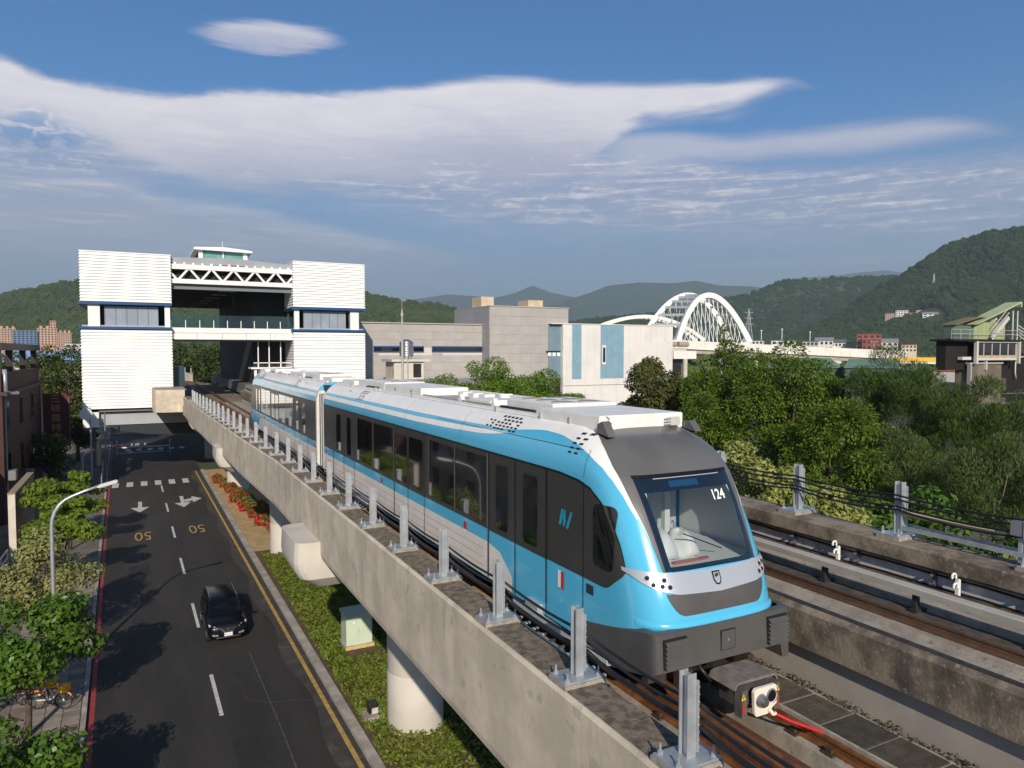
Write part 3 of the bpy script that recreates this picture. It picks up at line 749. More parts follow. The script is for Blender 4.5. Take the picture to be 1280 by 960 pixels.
nearnose = [8.55 + .06 * i for i in range(30)]
# --- white roof shoulder with the blue hump
hump = curve_fn([(8.2, 10.9), (8.3, 10.95), (8.43, 11.15), (8.66, 11.42), (8.94, 11.78), (9.15, 12.0), (9.38, 12.17), (9.77, 12.34), (10.17, 12.46), (10.78, 12.55), (11.4, 12.57), (11.94, 12.53), (12.47, 12.475), (13.0, 12.455), (13.59, 12.45), (15.86, 12.43), (18.1, 12.42), (28.5, 12.42)])
ztop = curve_fn([(8.2, 11.1), (8.3, 11.12), (8.43, 11.24), (8.61, 11.49), (8.82, 11.84), (9.08, 12.17), (9.29, 12.33), (9.44, 12.42), (9.87, 12.60), (10.1, 12.66), (10.4, 12.70), (28.5, 12.70)])
wy = [8.70 + .05 * i for i in range(37)] + [10.6 + .15 * i for i in range(28)] + list(np.linspace(14.9, 28.45, 20))
side_patch('white_shoulder', twhite, 0, 0, hump, lambda y: max(ztop(y) + (.03 if y > 10.3 else 0), hump(y) + .005), .004, nz=6, both=True, ys=wy)
# --- white stripe in the blue cornice
sb = curve_fn([(12.7, 12.40), (13.2, 12.325), (13.91, 12.275), (15.67, 12.225), (17.85, 12.19), (28.5, 12.18)])
st = curve_fn([(12.7, 12.41), (13.27, 12.405), (14.39, 12.36), (15.76, 12.34), (18, 12.32), (28.5, 12.32)])
side_patch('white_stripe', twhite, 12.7, 28.45, sb, st, .004, ny=40, nz=3, both=True)
# seam line along the shoulder
side_patch('panel_seam', trubber, 9.75, 16.5, lambda y: 12.385 - .0, lambda y: 12.393, .006, ny=30, nz=1)
# --- dark window band with curved end round the cab window
dt = curve_fn([(8.66, 10.72), (8.72, 10.86), (8.82, 11.06), (9.02, 11.36), (9.28, 11.62), (9.58, 11.80), (10.0, 11.90), (10.6, 11.925), (12, 11.93), (28.5, 11.93)])
db = curve_fn([(8.66, 10.70), (8.72, 10.62), (9.07, 10.36), (9.2, 10.335), (9.73, 10.335), (28.5, 10.32)])
by = [8.66 + .04 * i for i in range(30)] + list(np.linspace(9.9, 28.45, 32))
side_patch('window_band', tdark, 0, 0, db, dt, .006, nz=8, both=True, ys=by)
edge = curve_fn([(8.66, 10.74), (8.72, 10.90), (8.82, 11.10), (9.02, 11.40), (9.28, 11.66), (9.58, 11.84), (10.0, 11.94), (10.6, 11.965), (28.5, 11.965)])
side_patch('band_gasket', trubber, 0, 0, dt, edge, .008, nz=1, both=True, ys=by)
for yy in (9.76, 14.9, 18.8, 22.6, 26.4):
    side_patch('panel_seam', M('seam_grey', (.10, .12, .13), rough=.5), yy - .006, yy + .006, 11.97, 12.38 if yy < 10 else 12.66, .0075, ny=1, nz=8)
# --- lower white panels
lw = curve_fn([(12.3, 9.62), (12.84, 9.98), (13.4, 10.06), (28.5, 10.04)])
side_patch('lower_panel', tlow, 12.3, 28.45, 9.32, lambda y: lw(y) - (.0 if y > 13.4 else 0), .005, ny=60, nz=3, both=True)
for zz in (9.5, 9.68, 9.86): side_patch('panel_groove', M('groove', (.33, .31, .29), rough=.6), 13.6, 28.4, zz, zz + .012, .0065, ny=4, nz=1)
# --- glass and doors
def win(y0, y1, z0=10.44, z1=11.82, both=True, name='side_window', r=.0):
    side_patch(name, tglass, y0, y1, z0, z1, .012, ny=6, nz=2, both=both)
def rwin(y0, y1, z0, z1, rad=.1, name='door_window', off=.014, mat=None):
    """pane with rounded corners, laid on the curved side"""
    def cut(y):
        d = max(0, rad - min(y - y0, y1 - y)); return rad - math.sqrt(max(0, rad * rad - d * d))
    ys = sorted({y0 + rad * q for q in (0, .05, .15, .3, .5, .75, 1)} | {y1 - rad * q for q in (0, .05, .15, .3, .5, .75, 1)} | {y0 + (y1 - y0) * k / 6 for k in range(7)})
    side_patch(name, mat or tglass, y0, y1, lambda y: z0 + cut(y), lambda y: z1 - cut(y), off, nz=8, both=True, ys=ys)
for a, c in ((13.46, 15.1), (15.2, 16.78), (19.68, 21.62), (21.74, 23.5)): win(a, c)
for a, c in ((13.40, 13.44), (15.12, 15.18), (16.80, 16.84), (19.60, 19.66), (21.64, 21.72), (23.52, 23.58)):
    side_patch('window_post', M('window_post_grey', (.12, .115, .11), rough=.3), a, c, 10.36, 11.9, .016, ny=1, nz=2, both=True)
for a, m_, c in ((10.95, 12.15, 13.34), (17.15, 18.40, 19.58), (23.88, 25.30, 26.84)):
    big = 17 < a < 18
    for y0, y1 in ((a + .04, m_ - .02), (m_ + .02, c - .04)):
        side_patch('door_leaf', tdark, y0, y1, 10.325, 11.92, .010, ny=2, nz=2, both=True)
        q = .07 if big else (.30 if (y1 - y0) < 1.3 else .42)
        rwin(y0 + q, y1 - q, 10.44, 11.74, .1, off=.016)
    for yy in (a, m_, c):
        side_patch('door_gap', trubber, yy - .018, yy + .018, 9.34, 11.93, .017, ny=1, nz=3, both=True)
    side_patch('door_rail', M('door_rail_grey', (.16, .15, .145), rough=.3), c + .02, c + .05, 9.34, 11.9, .018, ny=1, nz=3)
    side_patch('warning_label', M('label_red', (.55, .03, .03), rough=.4), c + 1.15, c + 1.30, 10.07, 10.24, .014, ny=1, nz=1)
    side_patch('warning_label', M('label_white', (.78, .76, .74), rough=.4), c + 1.15, c + 1.30, 9.98, 10.07, .014, ny=1, nz=1)
rwin(8.93, 9.47, 10.62, 11.62, .13, name='cab_window', off=.014)
for yy in (9.76,): side_patch('panel_gap', trubber, yy - .008, yy + .008, 9.5, 11.9, .012, ny=1, nz=3, both=True)
side_patch('warning_label', M('label_red', (.55, .03, .03), rough=.4), 10.36, 10.46, 9.95, 10.25, .012, ny=1, nz=1)
side_patch('warning_label', M('label_white', (.78, .76, .74), rough=.4), 10.46, 10.56, 9.95, 10.25, .012, ny=1, nz=1)
side_patch('side_grille', M('grille_dark', (.03, .03, .032), rough=.5), 9.46, 9.66, 10.12, 10.27, .012, ny=1, nz=1)
teal = M('logo_teal', (.02, .30, .40), rough=.3)
def stroke(pts, name='operator_logo'):
    vs = [P_side(y, z, .016) for y, z in pts]
    tp(MB().add(vs, [tuple(range(len(vs)))]).build(name, teal, train))
stroke([(10.53, 11.05), (10.45, 11.05), (10.36, 11.28), (10.38, 11.33), (10.44, 11.33)])
stroke([(10.38, 11.33), (10.30, 11.33), (10.30, 11.12), (10.36, 11.03), (10.39, 11.06)])
stroke([(10.30, 11.03), (10.22, 11.02), (10.08, 11.33), (10.15, 11.33)])

# --- nose: grey dome and pillars, windscreen, silver band, notch, skirt
def front_patch(name, mat, rows, off, smooth=True, part=True, close=False):
    """rows: list of (z, [x...]) -> patch on the nose"""
    rr = [[P_front(x, z, off) for x in xs_] for z, xs_ in rows]
    o = MB().loft(rr, closed=False).build(name, mat, train, smooth=smooth)
    m = o.data
    if sum(p.normal.y for p in m.polygons) > 0:
        bm_ = bmesh.new(); bm_.from_mesh(m); bmesh.ops.reverse_faces(bm_, faces=bm_.faces); bm_.to_mesh(m); bm_.free()
    tp(o); return o
lin = lambda a, c, n: [a + (c - a) * i / n for i in range(n + 1)]
gl = lambda z: np.interp(z, [10.7, 10.8, 11.03, 11.36, 11.69, 12.02, 12.2, 12.35, 12.50, 12.59, 12.66, 12.72], [.895, .915, .945, .995, 1.065, 1.105, 1.12, 1.085, 1.02, .945, .86, .75])
wh = lambda z: float(np.interp(z, [10.74, 12.08], [.875, .945]))
for sg in (1, -1):
    front_patch('nose_pillar', tgrey, [(z, lin(XC + sg * wh(z), XC + sg * gl(z), 5)) for z in lin(10.66, 12.06, 18)], .012)
    front_patch('nose_edge_white', twhite, [(z, lin(XC + sg * gl(z), XC + sg * (gl(z) + .045 * max(.02, min(1, (z - 11.1) * 1.1))), 3)) for z in lin(11.12, 12.28, 18)], .007)
front_patch('nose_dome', tgrey, [(z, lin(XC - gl(z), XC + gl(z), 26)) for z in [12.06, 12.1, 12.16, 12.22, 12.28, 12.34, 12.40, 12.46, 12.51, 12.56, 12.60, 12.64, 12.68, 12.72]], .013)
front_patch('windscreen_gasket', trubber, [(z, lin(XC - wh(z) * 1.01, XC + wh(z) * 1.01, 16)) for z in (12.03, 12.05, 12.075)], .02)
# black printed border of the windscreen
bord = M('windscreen_border', (.006, .009, .016), rough=.05, spec=.8, coat=.8)
ih = lambda z: wh(z) - .10
for sg in (1, -1):
    front_patch('windscreen_border', bord, [(z, lin(XC + sg * ih(z), XC + sg * wh(z), 3)) for z in lin(10.76, 12.04, 14)], .014)
front_patch('windscreen_border', bord, [(z, lin(XC - ih(z), XC + ih(z), 14)) for z in lin(11.83, 12.04, 4)], .014)
front_patch('windscreen_border', bord, [(z, lin(XC - ih(z), XC + ih(z), 14)) for z in lin(10.755, 10.82, 2)], .014)
front_patch('windscreen', glass_mat('windscreen_glass', (.80, .86, .90), .05, .01), [(z, lin(XC - ih(z) - .01, XC + ih(z) + .01, 14)) for z in lin(10.81, 11.84, 12)], .010)
front_patch('wiper_bar', tsilver, [(z, lin(XC - .62, XC + .72, 12)) for z in (12.005, 12.018)], .022)
front_patch('destination_sign', M('sign_blue_glass', (.01, .05, .11), rough=.08, coat=.6), [(z, lin(XC - .36, XC + .22, 6)) for z in (11.88, 11.97)], .017)
# number 124
nt_ = text('train_number', '124', M('number_white', (.85, .86, .86), rough=.4), .235, tuple(P_front(XC + .50, 11.70, .045)), (R(61), 0, R(3)), train, ext=.001, sx=.82, off=.004)
# silver band with lamps
bz0 = lambda u: np.interp(u, [-1.3, -1.2, -1.05, -.8, 0, .8, 1.05, 1.2, 1.3], [10.74, 10.62, 10.53, 10.46, 10.42, 10.46, 10.53, 10.62, 10.74])
bz1 = lambda u: np.interp(u, [-1.3, -1.15, -.9, 0, .9, 1.15, 1.3], [10.785, 10.775, 10.75, 10.72, 10.75, 10.775, 10.785])
us = [-1.297, -1.28, -1.25, -1.2] + lin(-1.13, 1.13, 30) + [1.2, 1.25, 1.28, 1.297]
rr = [[P_front(XC + u, bz0(u) + (bz1(u) - bz0(u)) * j / 6, .028) for u in us] for j in range(7)]
tp(MB().loft(rr, closed=False).build('lamp_band', tsilver, train, smooth=True))
rr = [[P_front(XC + u, z, .016) for u in us] for z in (10.72,)]
lamp_m = M('lamp_lens', (.05, .045, .045), rough=.1, metal=.5)
for sg in (-1, 1):
    for k, (u, z) in enumerate(((1.13, 10.685), (1.08, 10.595), (1.03, 10.67), (.975, 10.575), (.935, 10.655), (.875, 10.56))):
        c = P_front(XC + sg * u, z, .026); n_ = (P_front(XC + sg * u, z, .05) - c)
        tp(MB().disc(c, n_, .034, 14, .016).build('headlamp', lamp_m, train, smooth=40))
        tp(MB().disc(c, n_, .042, 14, .008).build('lamp_ring', tsilver, train, smooth=40))
front_patch('nose_notch', tskirt, [(z, lin(XC - h, XC + h, 20)) for z, h in ((10.47, .94), (10.40, .92), (10.33, .89), (10.25, .84), (10.19, .78), (10.16, .70))], .010)
# crest on the band
em = [(-.075, 10.69), (.075, 10.69), (.075, 10.57), (.045, 10.515), (0, 10.50), (-.045, 10.515), (-.075, 10.57)]
tp(MB().add([P_front(XC - .02 + u, z, .034) for u, z in em], [tuple(range(7))]).build('crest_outline', trubber, train))
tp(MB().add([P_front(XC - .02 + u * .72, 10.6 + (z - 10.6) * .78, .037) for u, z in em], [tuple(range(7))]).build('crest', tsilver, train))
tp(MB().add([P_front(XC - .02 + u, z, .040) for u, z in ((-.04, 10.65), (.03, 10.66), (.04, 10.63), (-.01, 10.60), (-.04, 10.62))], [tuple(range(5))]).build('crest_device', tdark, train))
# moulding above the skirt
rr = []
for z, o_ in ((9.98, .012), (10.0, .03), (10.03, .038), (10.07, .03), (10.10, .008)):
    rr.append([P_front(XC + u, z, .002 + (o_ - .002) * min(1, (1.325 - abs(u)) / .16) if abs(u) > 1.1 else o_) for u in us[1:-1]])
tp(MB().loft(rr, closed=False).build('nose_moulding', blue, train, smooth=True))

# --- skirt (front apron): boxier outline
def skirt_ring(z, grow=0):
    yf = 7.90 - grow; n4 = 22.0; L_ = 1.2; W = 1.335 + grow; pts = []
    for i in range(49):
        t = math.pi * i / 48; c, s = math.cos(t), math.sin(t)
        pts.append((XC - W * math.copysign(abs(c) ** (2 / n4), c), yf + L_ - L_ * abs(s) ** (2 / n4)))
    return [(XC - W, 9.75)] + pts + [(XC + W, 9.75)]
def sk_top(y): return float(np.interp(y, [7.9, 8.1, 8.67, 9.75], [10.005, 9.99, 9.84, 9.62]))
def sk_bot(y): return float(np.interp(y, [7.9, 8.0, 8.5, 9.75], [9.47, 9.43, 9.22, 9.06]))
rg = skirt_ring(0)
rows = []
for j in range(6):
    rows.append([(x, y + .03 * (j / 5 - 1), sk_bot(y) + (sk_top(y) - sk_bot(y)) * j / 5) for x, y in rg])
rows.append([(XC + (x - XC) * .985, y + .03, sk_top(y) + .012) for x, y in rg])
rows.append([(XC + (x - XC) * .93, y + .12, sk_top(y) + .012) for x, y in rg])
tp(MB().loft(rows, closed=False).build('front_skirt', tskirt, train, smooth=35))
for sg in (-1, 1):
    b = MB(); x0 = XC + sg * 1.0
    b.box(x0 - .205, x0 + .205, 7.862, 7.90, 9.515, 9.935)
    tp(b.build('vent_recess', slotm, train))
    for k in range(6):
        z0 = 9.53 + k * .066
        tp(MB().add([(x0 - .195, 7.80, z0), (x0 + .195, 7.80, z0), (x0 + .195, 7.856, z0 + .048), (x0 - .195, 7.856, z0 + .048), (x0 - .195, 7.87, z0), (x0 + .195, 7.87, z0)], [(0, 1, 2, 3), (0, 4, 5, 1)]).build('vent_louvre', tskirt, train))
tp(MB().box(XC - .13, XC + .13, 7.864, 7.92, 9.60, 9.88).build('skirt_hatch', tskirt, train, bevel=.004))
tp(MB().box(XC - .14, XC + .14, 7.870, 7.92, 9.59, 9.89).build('hatch_gap', slotm, train))
tp(MB().disc((XC, 7.864, 9.74), (0, -1, 0), .02, 10, .004).build('hatch_lock', M('lock_teal', (.1, .25, .35), rough=.3), train))
tp(MB().prism([(8.62, 9.5), (8.99, 9.5), (8.99, 9.22), (8.86, 9.22), (8.82, 9.42)], 'y', 7.93, 8.5).build('skirt_foot', tskirt, train))

# --- coupler and undercarriage
_n0 = len(FRONT_PARTS)
cd = M('coupler_grey', (.12, .112, .105), (.075, .07, .066), scale=5, rough=.55)
cp = MB().prism([(7.36, 8.74), (7.38, 9.06), (7.96, 9.06), (8.0, 8.74)], 'y', 7.14, 7.52).build('coupler_box', M('coupler_dark', (.04, .038, .037), (.06, .055, .05), scale=6, rough=.6), train, bevel=.012); tp(cp)
tp(MB().prism([(7.26, 9.02), (7.30, 9.10), (7.36, 9.125), (8.0, 9.125), (8.05, 9.10), (8.09, 9.02), (8.07, 9.02), (8.03, 9.085), (7.32, 9.085), (7.28, 9.02)], 'y', 7.10, 7.62).build('coupler_lid', M('coupler_lid_dusty', (.20, .175, .15), (.12, .108, .095), scale=5, rough=.75), train))
tp(MB().prism([(7.36, 8.62), (7.36, 9.0), (7.46, 9.02), (7.46, 8.62)], 'y', 7.06, 7.2).build('coupler_cheek', cd, train))
tp(MB().prism([(7.98, 8.62), (7.98, 9.0), (8.08, 9.0), (8.08, 8.62)], 'y', 7.06, 7.2).build('coupler_cheek', cd, train))
tp(MB().prism([(7.55, 8.66), (7.53, 8.98), (7.57, 9.02), (7.94, 9.02), (7.97, 8.98), (7.97, 8.74), (7.90, 8.70), (7.80, 8.62), (7.58, 8.62)], 'y', 7.0, 7.06).build('coupler_face', M('coupler_cream', (.74, .68, .58), rough=.4), train, bevel=.008))
tp(MB().tube([(7.66, 6.93, 8.84), (7.66, 7.0, 8.84)], [.075, .10], 20).build('coupler_cone', M('coupler_steel', (.35, .35, .36), rough=.35, metal=.7), train, smooth=40))
tp(MB().tube([(7.66, 6.90, 8.84), (7.66, 6.94, 8.84)], [.05, .075], 20).build('coupler_cone_tip', M('coupler_tip', (.2, .2, .2), rough=.35, metal=.7), train, smooth=40))
tp(MB().tube([(7.86, 6.992, 8.87), (7.86, 7.0, 8.87)], .085, 20).build('coupler_funnel', trubber, train))
tp(MB().tube([(7.86, 6.975, 8.87), (7.86, 7.0, 8.87)], [.095, .105], 20, caps=False).build('coupler_ring', M('coupler_steel', (.35, .35, .36)), train, smooth=40))
tp(MB().tube([(7.86, 6.99, 8.64), (8.02, 6.78, 8.56), (8.26, 6.45, 8.50)], .024, 8).build('release_handle', M('handle_red', (.55, .02, .03), rough=.35), train, smooth=40))
tp(MB().tube([(7.80, 7.0, 8.70), (7.86, 6.97, 8.62), (7.9, 6.95, 8.63)], .03, 8).build('release_joint', M('coupler_cream', (.7, .65, .55)), train, smooth=40))
yel = M('warning_yellow', (.75, .50, .02), rough=.5)
for x0 in (7.38, 8.03):
    t_ = MB().add([(x0 - .04, 7.055, 8.88), (x0 + .05, 7.055, 8.88), (x0 + .005, 7.055, 8.97)], [(0, 1, 2)]).build('warning_triangle', yel, train); tp(t_)
    tp(MB().box(x0 + .0, x0 + .012, 7.05, 7.056, 8.895, 8.94).build('warning_mark', black, train))
    tp(MB().box(x0 - .02, x0 + .03, 7.052, 7.058, 8.67, 8.84).build('warning_strip', M('strip_red', (.28, .05, .04), rough=.6), train))
b = MB().tube([(7.45, 7.75, 9.1), (7.35, 7.9, 9.25), (7.5, 8.1, 9.3), (7.9, 8.0, 9.28), (8.1, 7.85, 9.2), (8.2, 7.9, 9.25)], .035, 8)
b.tube([(7.3, 7.6, 8.95), (7.2, 7.7, 9.1), (7.25, 8.0, 9.3)], .03, 8); tp(b.build('air_hose', black, train, smooth=True))
b = MB().box(7.5, 7.85, 7.75, 9.2, 9.05, 9.3).box(6.75, 8.6, 8.6, 8.75, 8.95, 9.3).box(7.0, 7.1, 8.0, 8.3, 9.0, 9.35).box(8.2, 8.3, 8.0, 8.3, 9.0, 9.35)
tp(b.build('coupler_mount', M('under_black', (.03, .028, .026), (.05, .035, .022), scale=8, rough=.8), train))
for o_ in FRONT_PARTS[_n0:]:                     # the coupler hangs just below the apron
    if o_.name.startswith(('coupler_mount',)): continue
    o_.data.transform(Matrix.Translation((-.05, .17, .29)))
under = M('under_black', (.03, .028, .026))
b = MB().box(6.75, 8.58, 10.0, 28.3, 9.05, 9.32)
for y0 in (11.5, 14.6, 24.0): b.box(6.55, 8.78, y0, y0 + 1.9, 8.85, 9.1)
tp(b.build('underframe', under, train))
for y0 in (10.6, 12.6, 24.2, 26.2):
    for x0 in (6.92, 8.36):
        tp(MB().tube([(x0 - .06, y0, 9.03), (x0 + .06, y0, 9.03)], .36, 24).build('wheel', M('wheel_steel', (.16, .12, .09), rough=.5, metal=.4), train, smooth=40))
for y0 in (10.2, 23.8):
    tp(MB().box(6.60, 6.78, y0, y0 + 2.8, 8.86, 9.12).build('bogie_frame', under, train, bevel=.03))
    tp(MB().box(6.24, 6.5, y0 + .9, y0 + 1.4, 9.16, 9.46).build('equipment_box', M('box_silver', (.5, .5, .5), rough=.4, metal=.4), train, bevel=.02))

# --- roof equipment
def rbox(name, x0, x1, y0, y1, z0, z1, mat=roofwhite, bev=.015): return tp(MB().box(x0, x1, y0, y1, z0, z1).build(name, mat, train, bevel=bev))
tp(MB().add([(XC + s_ * (t_w(12.72) - .005), y_, 12.738) for y_, s_ in ((10.35, -1), (10.35, 1), (28.45, 1), (28.45, -1))], [(0, 1, 2, 3)]).build('roof_panel', twhite, train))
rbox('roof_walkway', XC - .72, XC + .72, 10.2, 28.4, 12.735, 12.765, roofgrey, 0)
for sg in (-1, 1):
    tp(MB().box(XC + sg * .80 - .03, XC + sg * .80 + .03, 10.2, 28.4, 12.70, 12.80).build('roof_gutter', roofwhite, train))
ac = rbox('air_conditioner', XC - .88, XC + .90, 9.98, 12.0, 12.66, 12.93)
ac2 = rbox('air_conditioner', XC - .58, XC + .92, 12.02, 14.0, 12.7, 12.99)
def roof_fan(x, y, z, parent, r=.23):
    o = MB().disc((x, y, z), (0, 0, 1), r, 24, .02).build('fan_ring', roofgrey, parent, smooth=40); tp2.append((o, parent))
    o = MB().disc((x, y, z + .004), (0, 0, 1), r * .86, 24, .02).build('fan_grille', M('fan_mauve', (.34, .27, .31), (.25, .2, .22), scale=30, rough=.6), parent); tp2.append((o, parent))
tp2 = []
for i in range(3):
    for j in range(2): roof_fan(XC - .16 + j * .62, 12.36 + i * .62, 12.985, ac2)
b = MB()
for k in range(8): b.box(XC - .8 + k * .2, XC - .79 + k * .2, 9.975, 9.982, 12.70, 12.9)
o = MB().tube([(XC - .75, 9.97, 12.92), (XC - .7, 9.95, 12.88), (XC - .74, 9.95, 12.84), (XC - .66, 9.94, 12.80), (XC - .7, 9.96, 12.74)], .012, 6).build('lifting_cable', roofgrey, train, smooth=True); tp(o)
tp(MB().prism([(9.62, 12.62), (9.8, 12.86), (9.95, 12.80), (9.95, 12.66)], 'x', XC - .95, XC - .80).build('roof_camera', tgrey, train))
tp(MB().prism([(9.62, 12.62), (9.8, 12.80), (9.95, 12.78), (9.95, 12.66)], 'x', XC + .88, XC + 1.02).build('roof_camera', tgrey, train))
b = MB().box(XC + .55, XC + .75, 9.88, 9.98, 12.72, 12.86)
for k in range(3): b.tube([(XC + .45, 9.93, 12.74 + k * .05), (XC + .56, 9.9, 12.75 + k * .05)], .012, 6)
tp(b.build('roof_connector', M('connector_grey', (.5, .49, .47), rough=.5), train))
rbox('roof_hatch', XC - .55, XC + .2, 14.9, 16.1, 12.76, 12.88)
for y0 in (14.5, 16.4):
    tp(MB().prism([(y0, 12.76), (y0 + .1, 12.95), (y0 + .18, 12.95), (y0 + .22, 12.76)], 'x', XC - .62, XC - .52).build('roof_bracket', roofwhite, train))
    tp(MB().prism([(y0, 12.76), (y0 + .1, 12.92), (y0 + .18, 12.92), (y0 + .22, 12.76)], 'x', XC + .5, XC + .85).build('roof_bracket', roofwhite, train))
rbox('roof_rail', XC + .72, XC + .9, 14.2, 19.0, 12.74, 12.90)
ac3 = rbox('air_conditioner', XC - .66, XC + .8, 19.2, 22.6, 12.74, 12.97)
ac4 = rbox('air_conditioner', XC - .60, XC + .8, 22.8, 26.0, 12.74, 13.0)
for i in range(3): roof_fan(XC + .1, 23.4 + i * .9, 12.99, ac4, .28)
for i in range(2): tp(MB().box(XC - .672, XC - .66, 20.0 + i * 1.5, 20.06 + i * 1.5, 12.82, 12.88).build('lifting_eye', slotm, train))
for y0, y1 in ((12.55, 14.1), (23.2, 24.6)):
    tp(MB().prism([(-.93, 12.68), (-.93, 12.72), (-.72, 12.86), (-.64, 12.86), (-.64, 12.68)], 'x', 0, 0.01) and MB().add([(XC - .95, y0, 12.66), (XC - .95, y1, 12.66), (XC - .66, y1, 12.84), (XC - .66, y0, 12.84), (XC - .66, y0, 12.7), (XC - .66, y1, 12.7)], [(0, 1, 2, 3), (0, 3, 4), (1, 5, 2), (0, 4, 5, 1), (3, 2, 5, 4)]).build('air_intake', slotm, train))
for k_, (x_, r_) in enumerate(((.62, .03), (.56, .02), (-.60, .02))):
    tp(MB().tube([(XC + x_, 14.1 + k_ * .3, 12.80), (XC + x_, 19.0 + k_ * .4, 12.80)], r_, 8).build('roof_conduit', roofgrey, train, smooth=40))
for y_ in (16.8, 17.5, 18.2): rbox('roof_terminal_box', XC + .2, XC + .5, y_, y_ + .4, 12.76, 12.90)
for y_ in (10.9, 11.95, 13.9, 19.3, 22.5, 22.9, 25.9):
    for s_ in (-1, 1): tp(MB().box(XC + s_ * .86 - .04, XC + s_ * .86 + .04, y_, y_ + .06, 12.72, 12.84).build('lifting_lug', roofgrey, train))
for y_ in (17.0, 21.0, 25.0): tp(MB().box(XC - .76, XC + .76, y_, y_ + .03, 12.764, 12.775).build('roof_joint', roofgrey, train))
rbox('roof_box', XC - .6, XC + .6, 26.6, 28.3, 12.74, 12.92)
# perforated vents: each slot its own piece
def slots(y0, dy, z0, dz, grid, w=.10, h=.035):
    for j, row in enumerate(grid):
        for i, ch in enumerate(row):
            if ch == '#':
                y = y0 + i * dy + j * .02; z = z0 - j * dz
                vs = [P_side(y + a, z + c, .009) for a, c in ((0, 0), (w, 0), (w, h), (0, h))]
                tp(MB().add(vs, [(0, 1, 2, 3)]).build('vent_slot', slotm, train))
slots(12.35, .17, 12.655, .058, ('.#####', '#####.', '#.####', '######', '##.###'), .11, .03)
slots(13.45, .17, 12.56, .055, ('##', '#.', '##'), .10, .028)
slots(9.98, .19, 12.60, .075, ('##', '##', '##', '##', '##'), .105, .03)
slots(23.2, .2, 12.66, .05, ('####', '####', '.#.#', '###.', '#.#.', '####'), .12, .024)
slots(25.2, .2, 12.6, .05, ('##',), .12, .024)

# --- cab interior seen through the windscreen
ci = M('cab_cream', (.74, .71, .64), rough=.5)
cgw = M('cab_grey', (.46, .47, .48), rough=.6)
tp(MB().box(XC - 1.22, XC + 1.22, 8.62, 10.5, 10.60, 10.72).build('cab_desk', ci, train))
tp(MB().loft([[P_front(XC + u, 10.735, -.03) for u in lin(-1.0, 1.0, 16)], [Vector((XC + u, 8.7, 10.72)) for u in lin(-1.0, 1.0, 16)]], closed=False).build('cab_desk_edge', ci, train))
for cx, rx, ry_, rz in ((XC - .32, .30, .30, .42), (XC + .14, .26, .30, .36)):
    rings = []
    for k in range(9):
        a = math.pi / 2 * k / 8; s = math.cos(a) ** .55
        rings.append([(cx + rx * s * math.cos(q) * (1 - .25 * k / 8), 9.05 + ry_ * s * math.sin(q) + .12 * k / 8, 10.72 + rz * math.sin(a) + .04 * math.sin(3 * q)) for q in np.linspace(0, 2 * math.pi, 17)[:-1]])
    tp(MB().loft(rings, caps=True).build('console_cover', ci, train, smooth=True))
tp(MB().box(XC - 1.2, XC + 1.2, 10.5, 10.54, 10.6, 12.45).build('cab_bulkhead', cgw, train))
tp(MB().box(XC - .52, XC - .38, 9.9, 10.0, 10.7, 12.3).build('cab_pillar', ci, train))
tp(MB().box(XC + .45, XC + .56, 9.9, 10.0, 10.7, 12.3).build('cab_pillar', ci, train))
side_patch('cab_side_lining', M('cab_lining', (.60, .59, .55), rough=.6), 8.62, 10.5, 10.7, lambda y: float(np.interp(y, [8.62, 9.0, 9.5, 10.5], [11.15, 11.7, 12.05, 12.3])), -.04, ny=20, nz=6, both=True)
tp(MB().box(XC - .85, XC + .85, 9.6, 10.5, 12.30, 12.34).build('cab_ceiling', M('cab_ceiling_blue', (.16, .22, .30), rough=.5), train))
tp(MB().box(XC - .42, XC + .28, 8.60, 8.66, 10.725, 10.76).build('desk_strip', M('strip_red2', (.4, .1, .08), rough=.4), train))
tp(MB().bar((XC - .15, 8.72, 11.15), (XC + .55, 8.62, 10.86), .018).build('desk_rod', trubber, train))
# --- second car: the same car turned end for end beyond the gangway
def mirrored(o, parent):
    m = o.data.copy()
    co = np.empty(len(m.vertices) * 3, np.float32); m.vertices.foreach_get('co', co); co = co.reshape(-1, 3)
    co[:, 1] = 2 * YJ - co[:, 1]; m.vertices.foreach_set('co', co.ravel())
    m.flip_normals(); m.update()
    return link(o.name.split('.')[0], m, parent)
SKIP = ('desk_rod', 'train_number', 'operator_logo', 'cab_', 'console_', 'coupler', 'warning_triangle', 'warning_mark', 'warning_strip', 'release', 'desk_strip', 'destination', 'crest', 'lamp', 'headlamp', 'vent_l', 'vent_r', 'hatch', 'wiper')
for o in FRONT_PARTS:
    if o.name.startswith(SKIP): continue
    q = mirrored(o, train)
    for (s, par) in tp2:
        if par is o: mirrored(s, q)
# --- gangway between the cars
gc_ = M('gangway_cream', (.74, .70, .64), (.64, .60, .54), scale=3, rough=.5)
MB().box(XC - 1.18, XC + 1.18, 28.45, 29.95, 9.4, 12.3).box(XC - 1.0, XC + 1.0, 28.45, 29.95, 12.3, 12.64).build('gangway', M('gangway_dark', (.05, .05, .05), rough=.7), train)
for y0, y1 in ((28.52, 28.70), (29.70, 29.88)):
    MB().loft([[(XC - t_w(z) * 1.005, y, z) for y in (y0, y1)] + [(XC + t_w(z) * 1.005, y, z) for y in (y1, y0)] for z in [9.35, 10, 11, 11.9, 12.1, 12.3, 12.42]], caps=True).build('gangway_frame', gc_, train)
for k in range(5):
    MB().box(XC - 1.25, XC + 1.25, 28.78 + k * .175, 28.86 + k * .175, 9.4, 12.3).build('bellows_fold', gc_ if k % 2 else M('gangway_dark', (.05, .05, .05)), train)
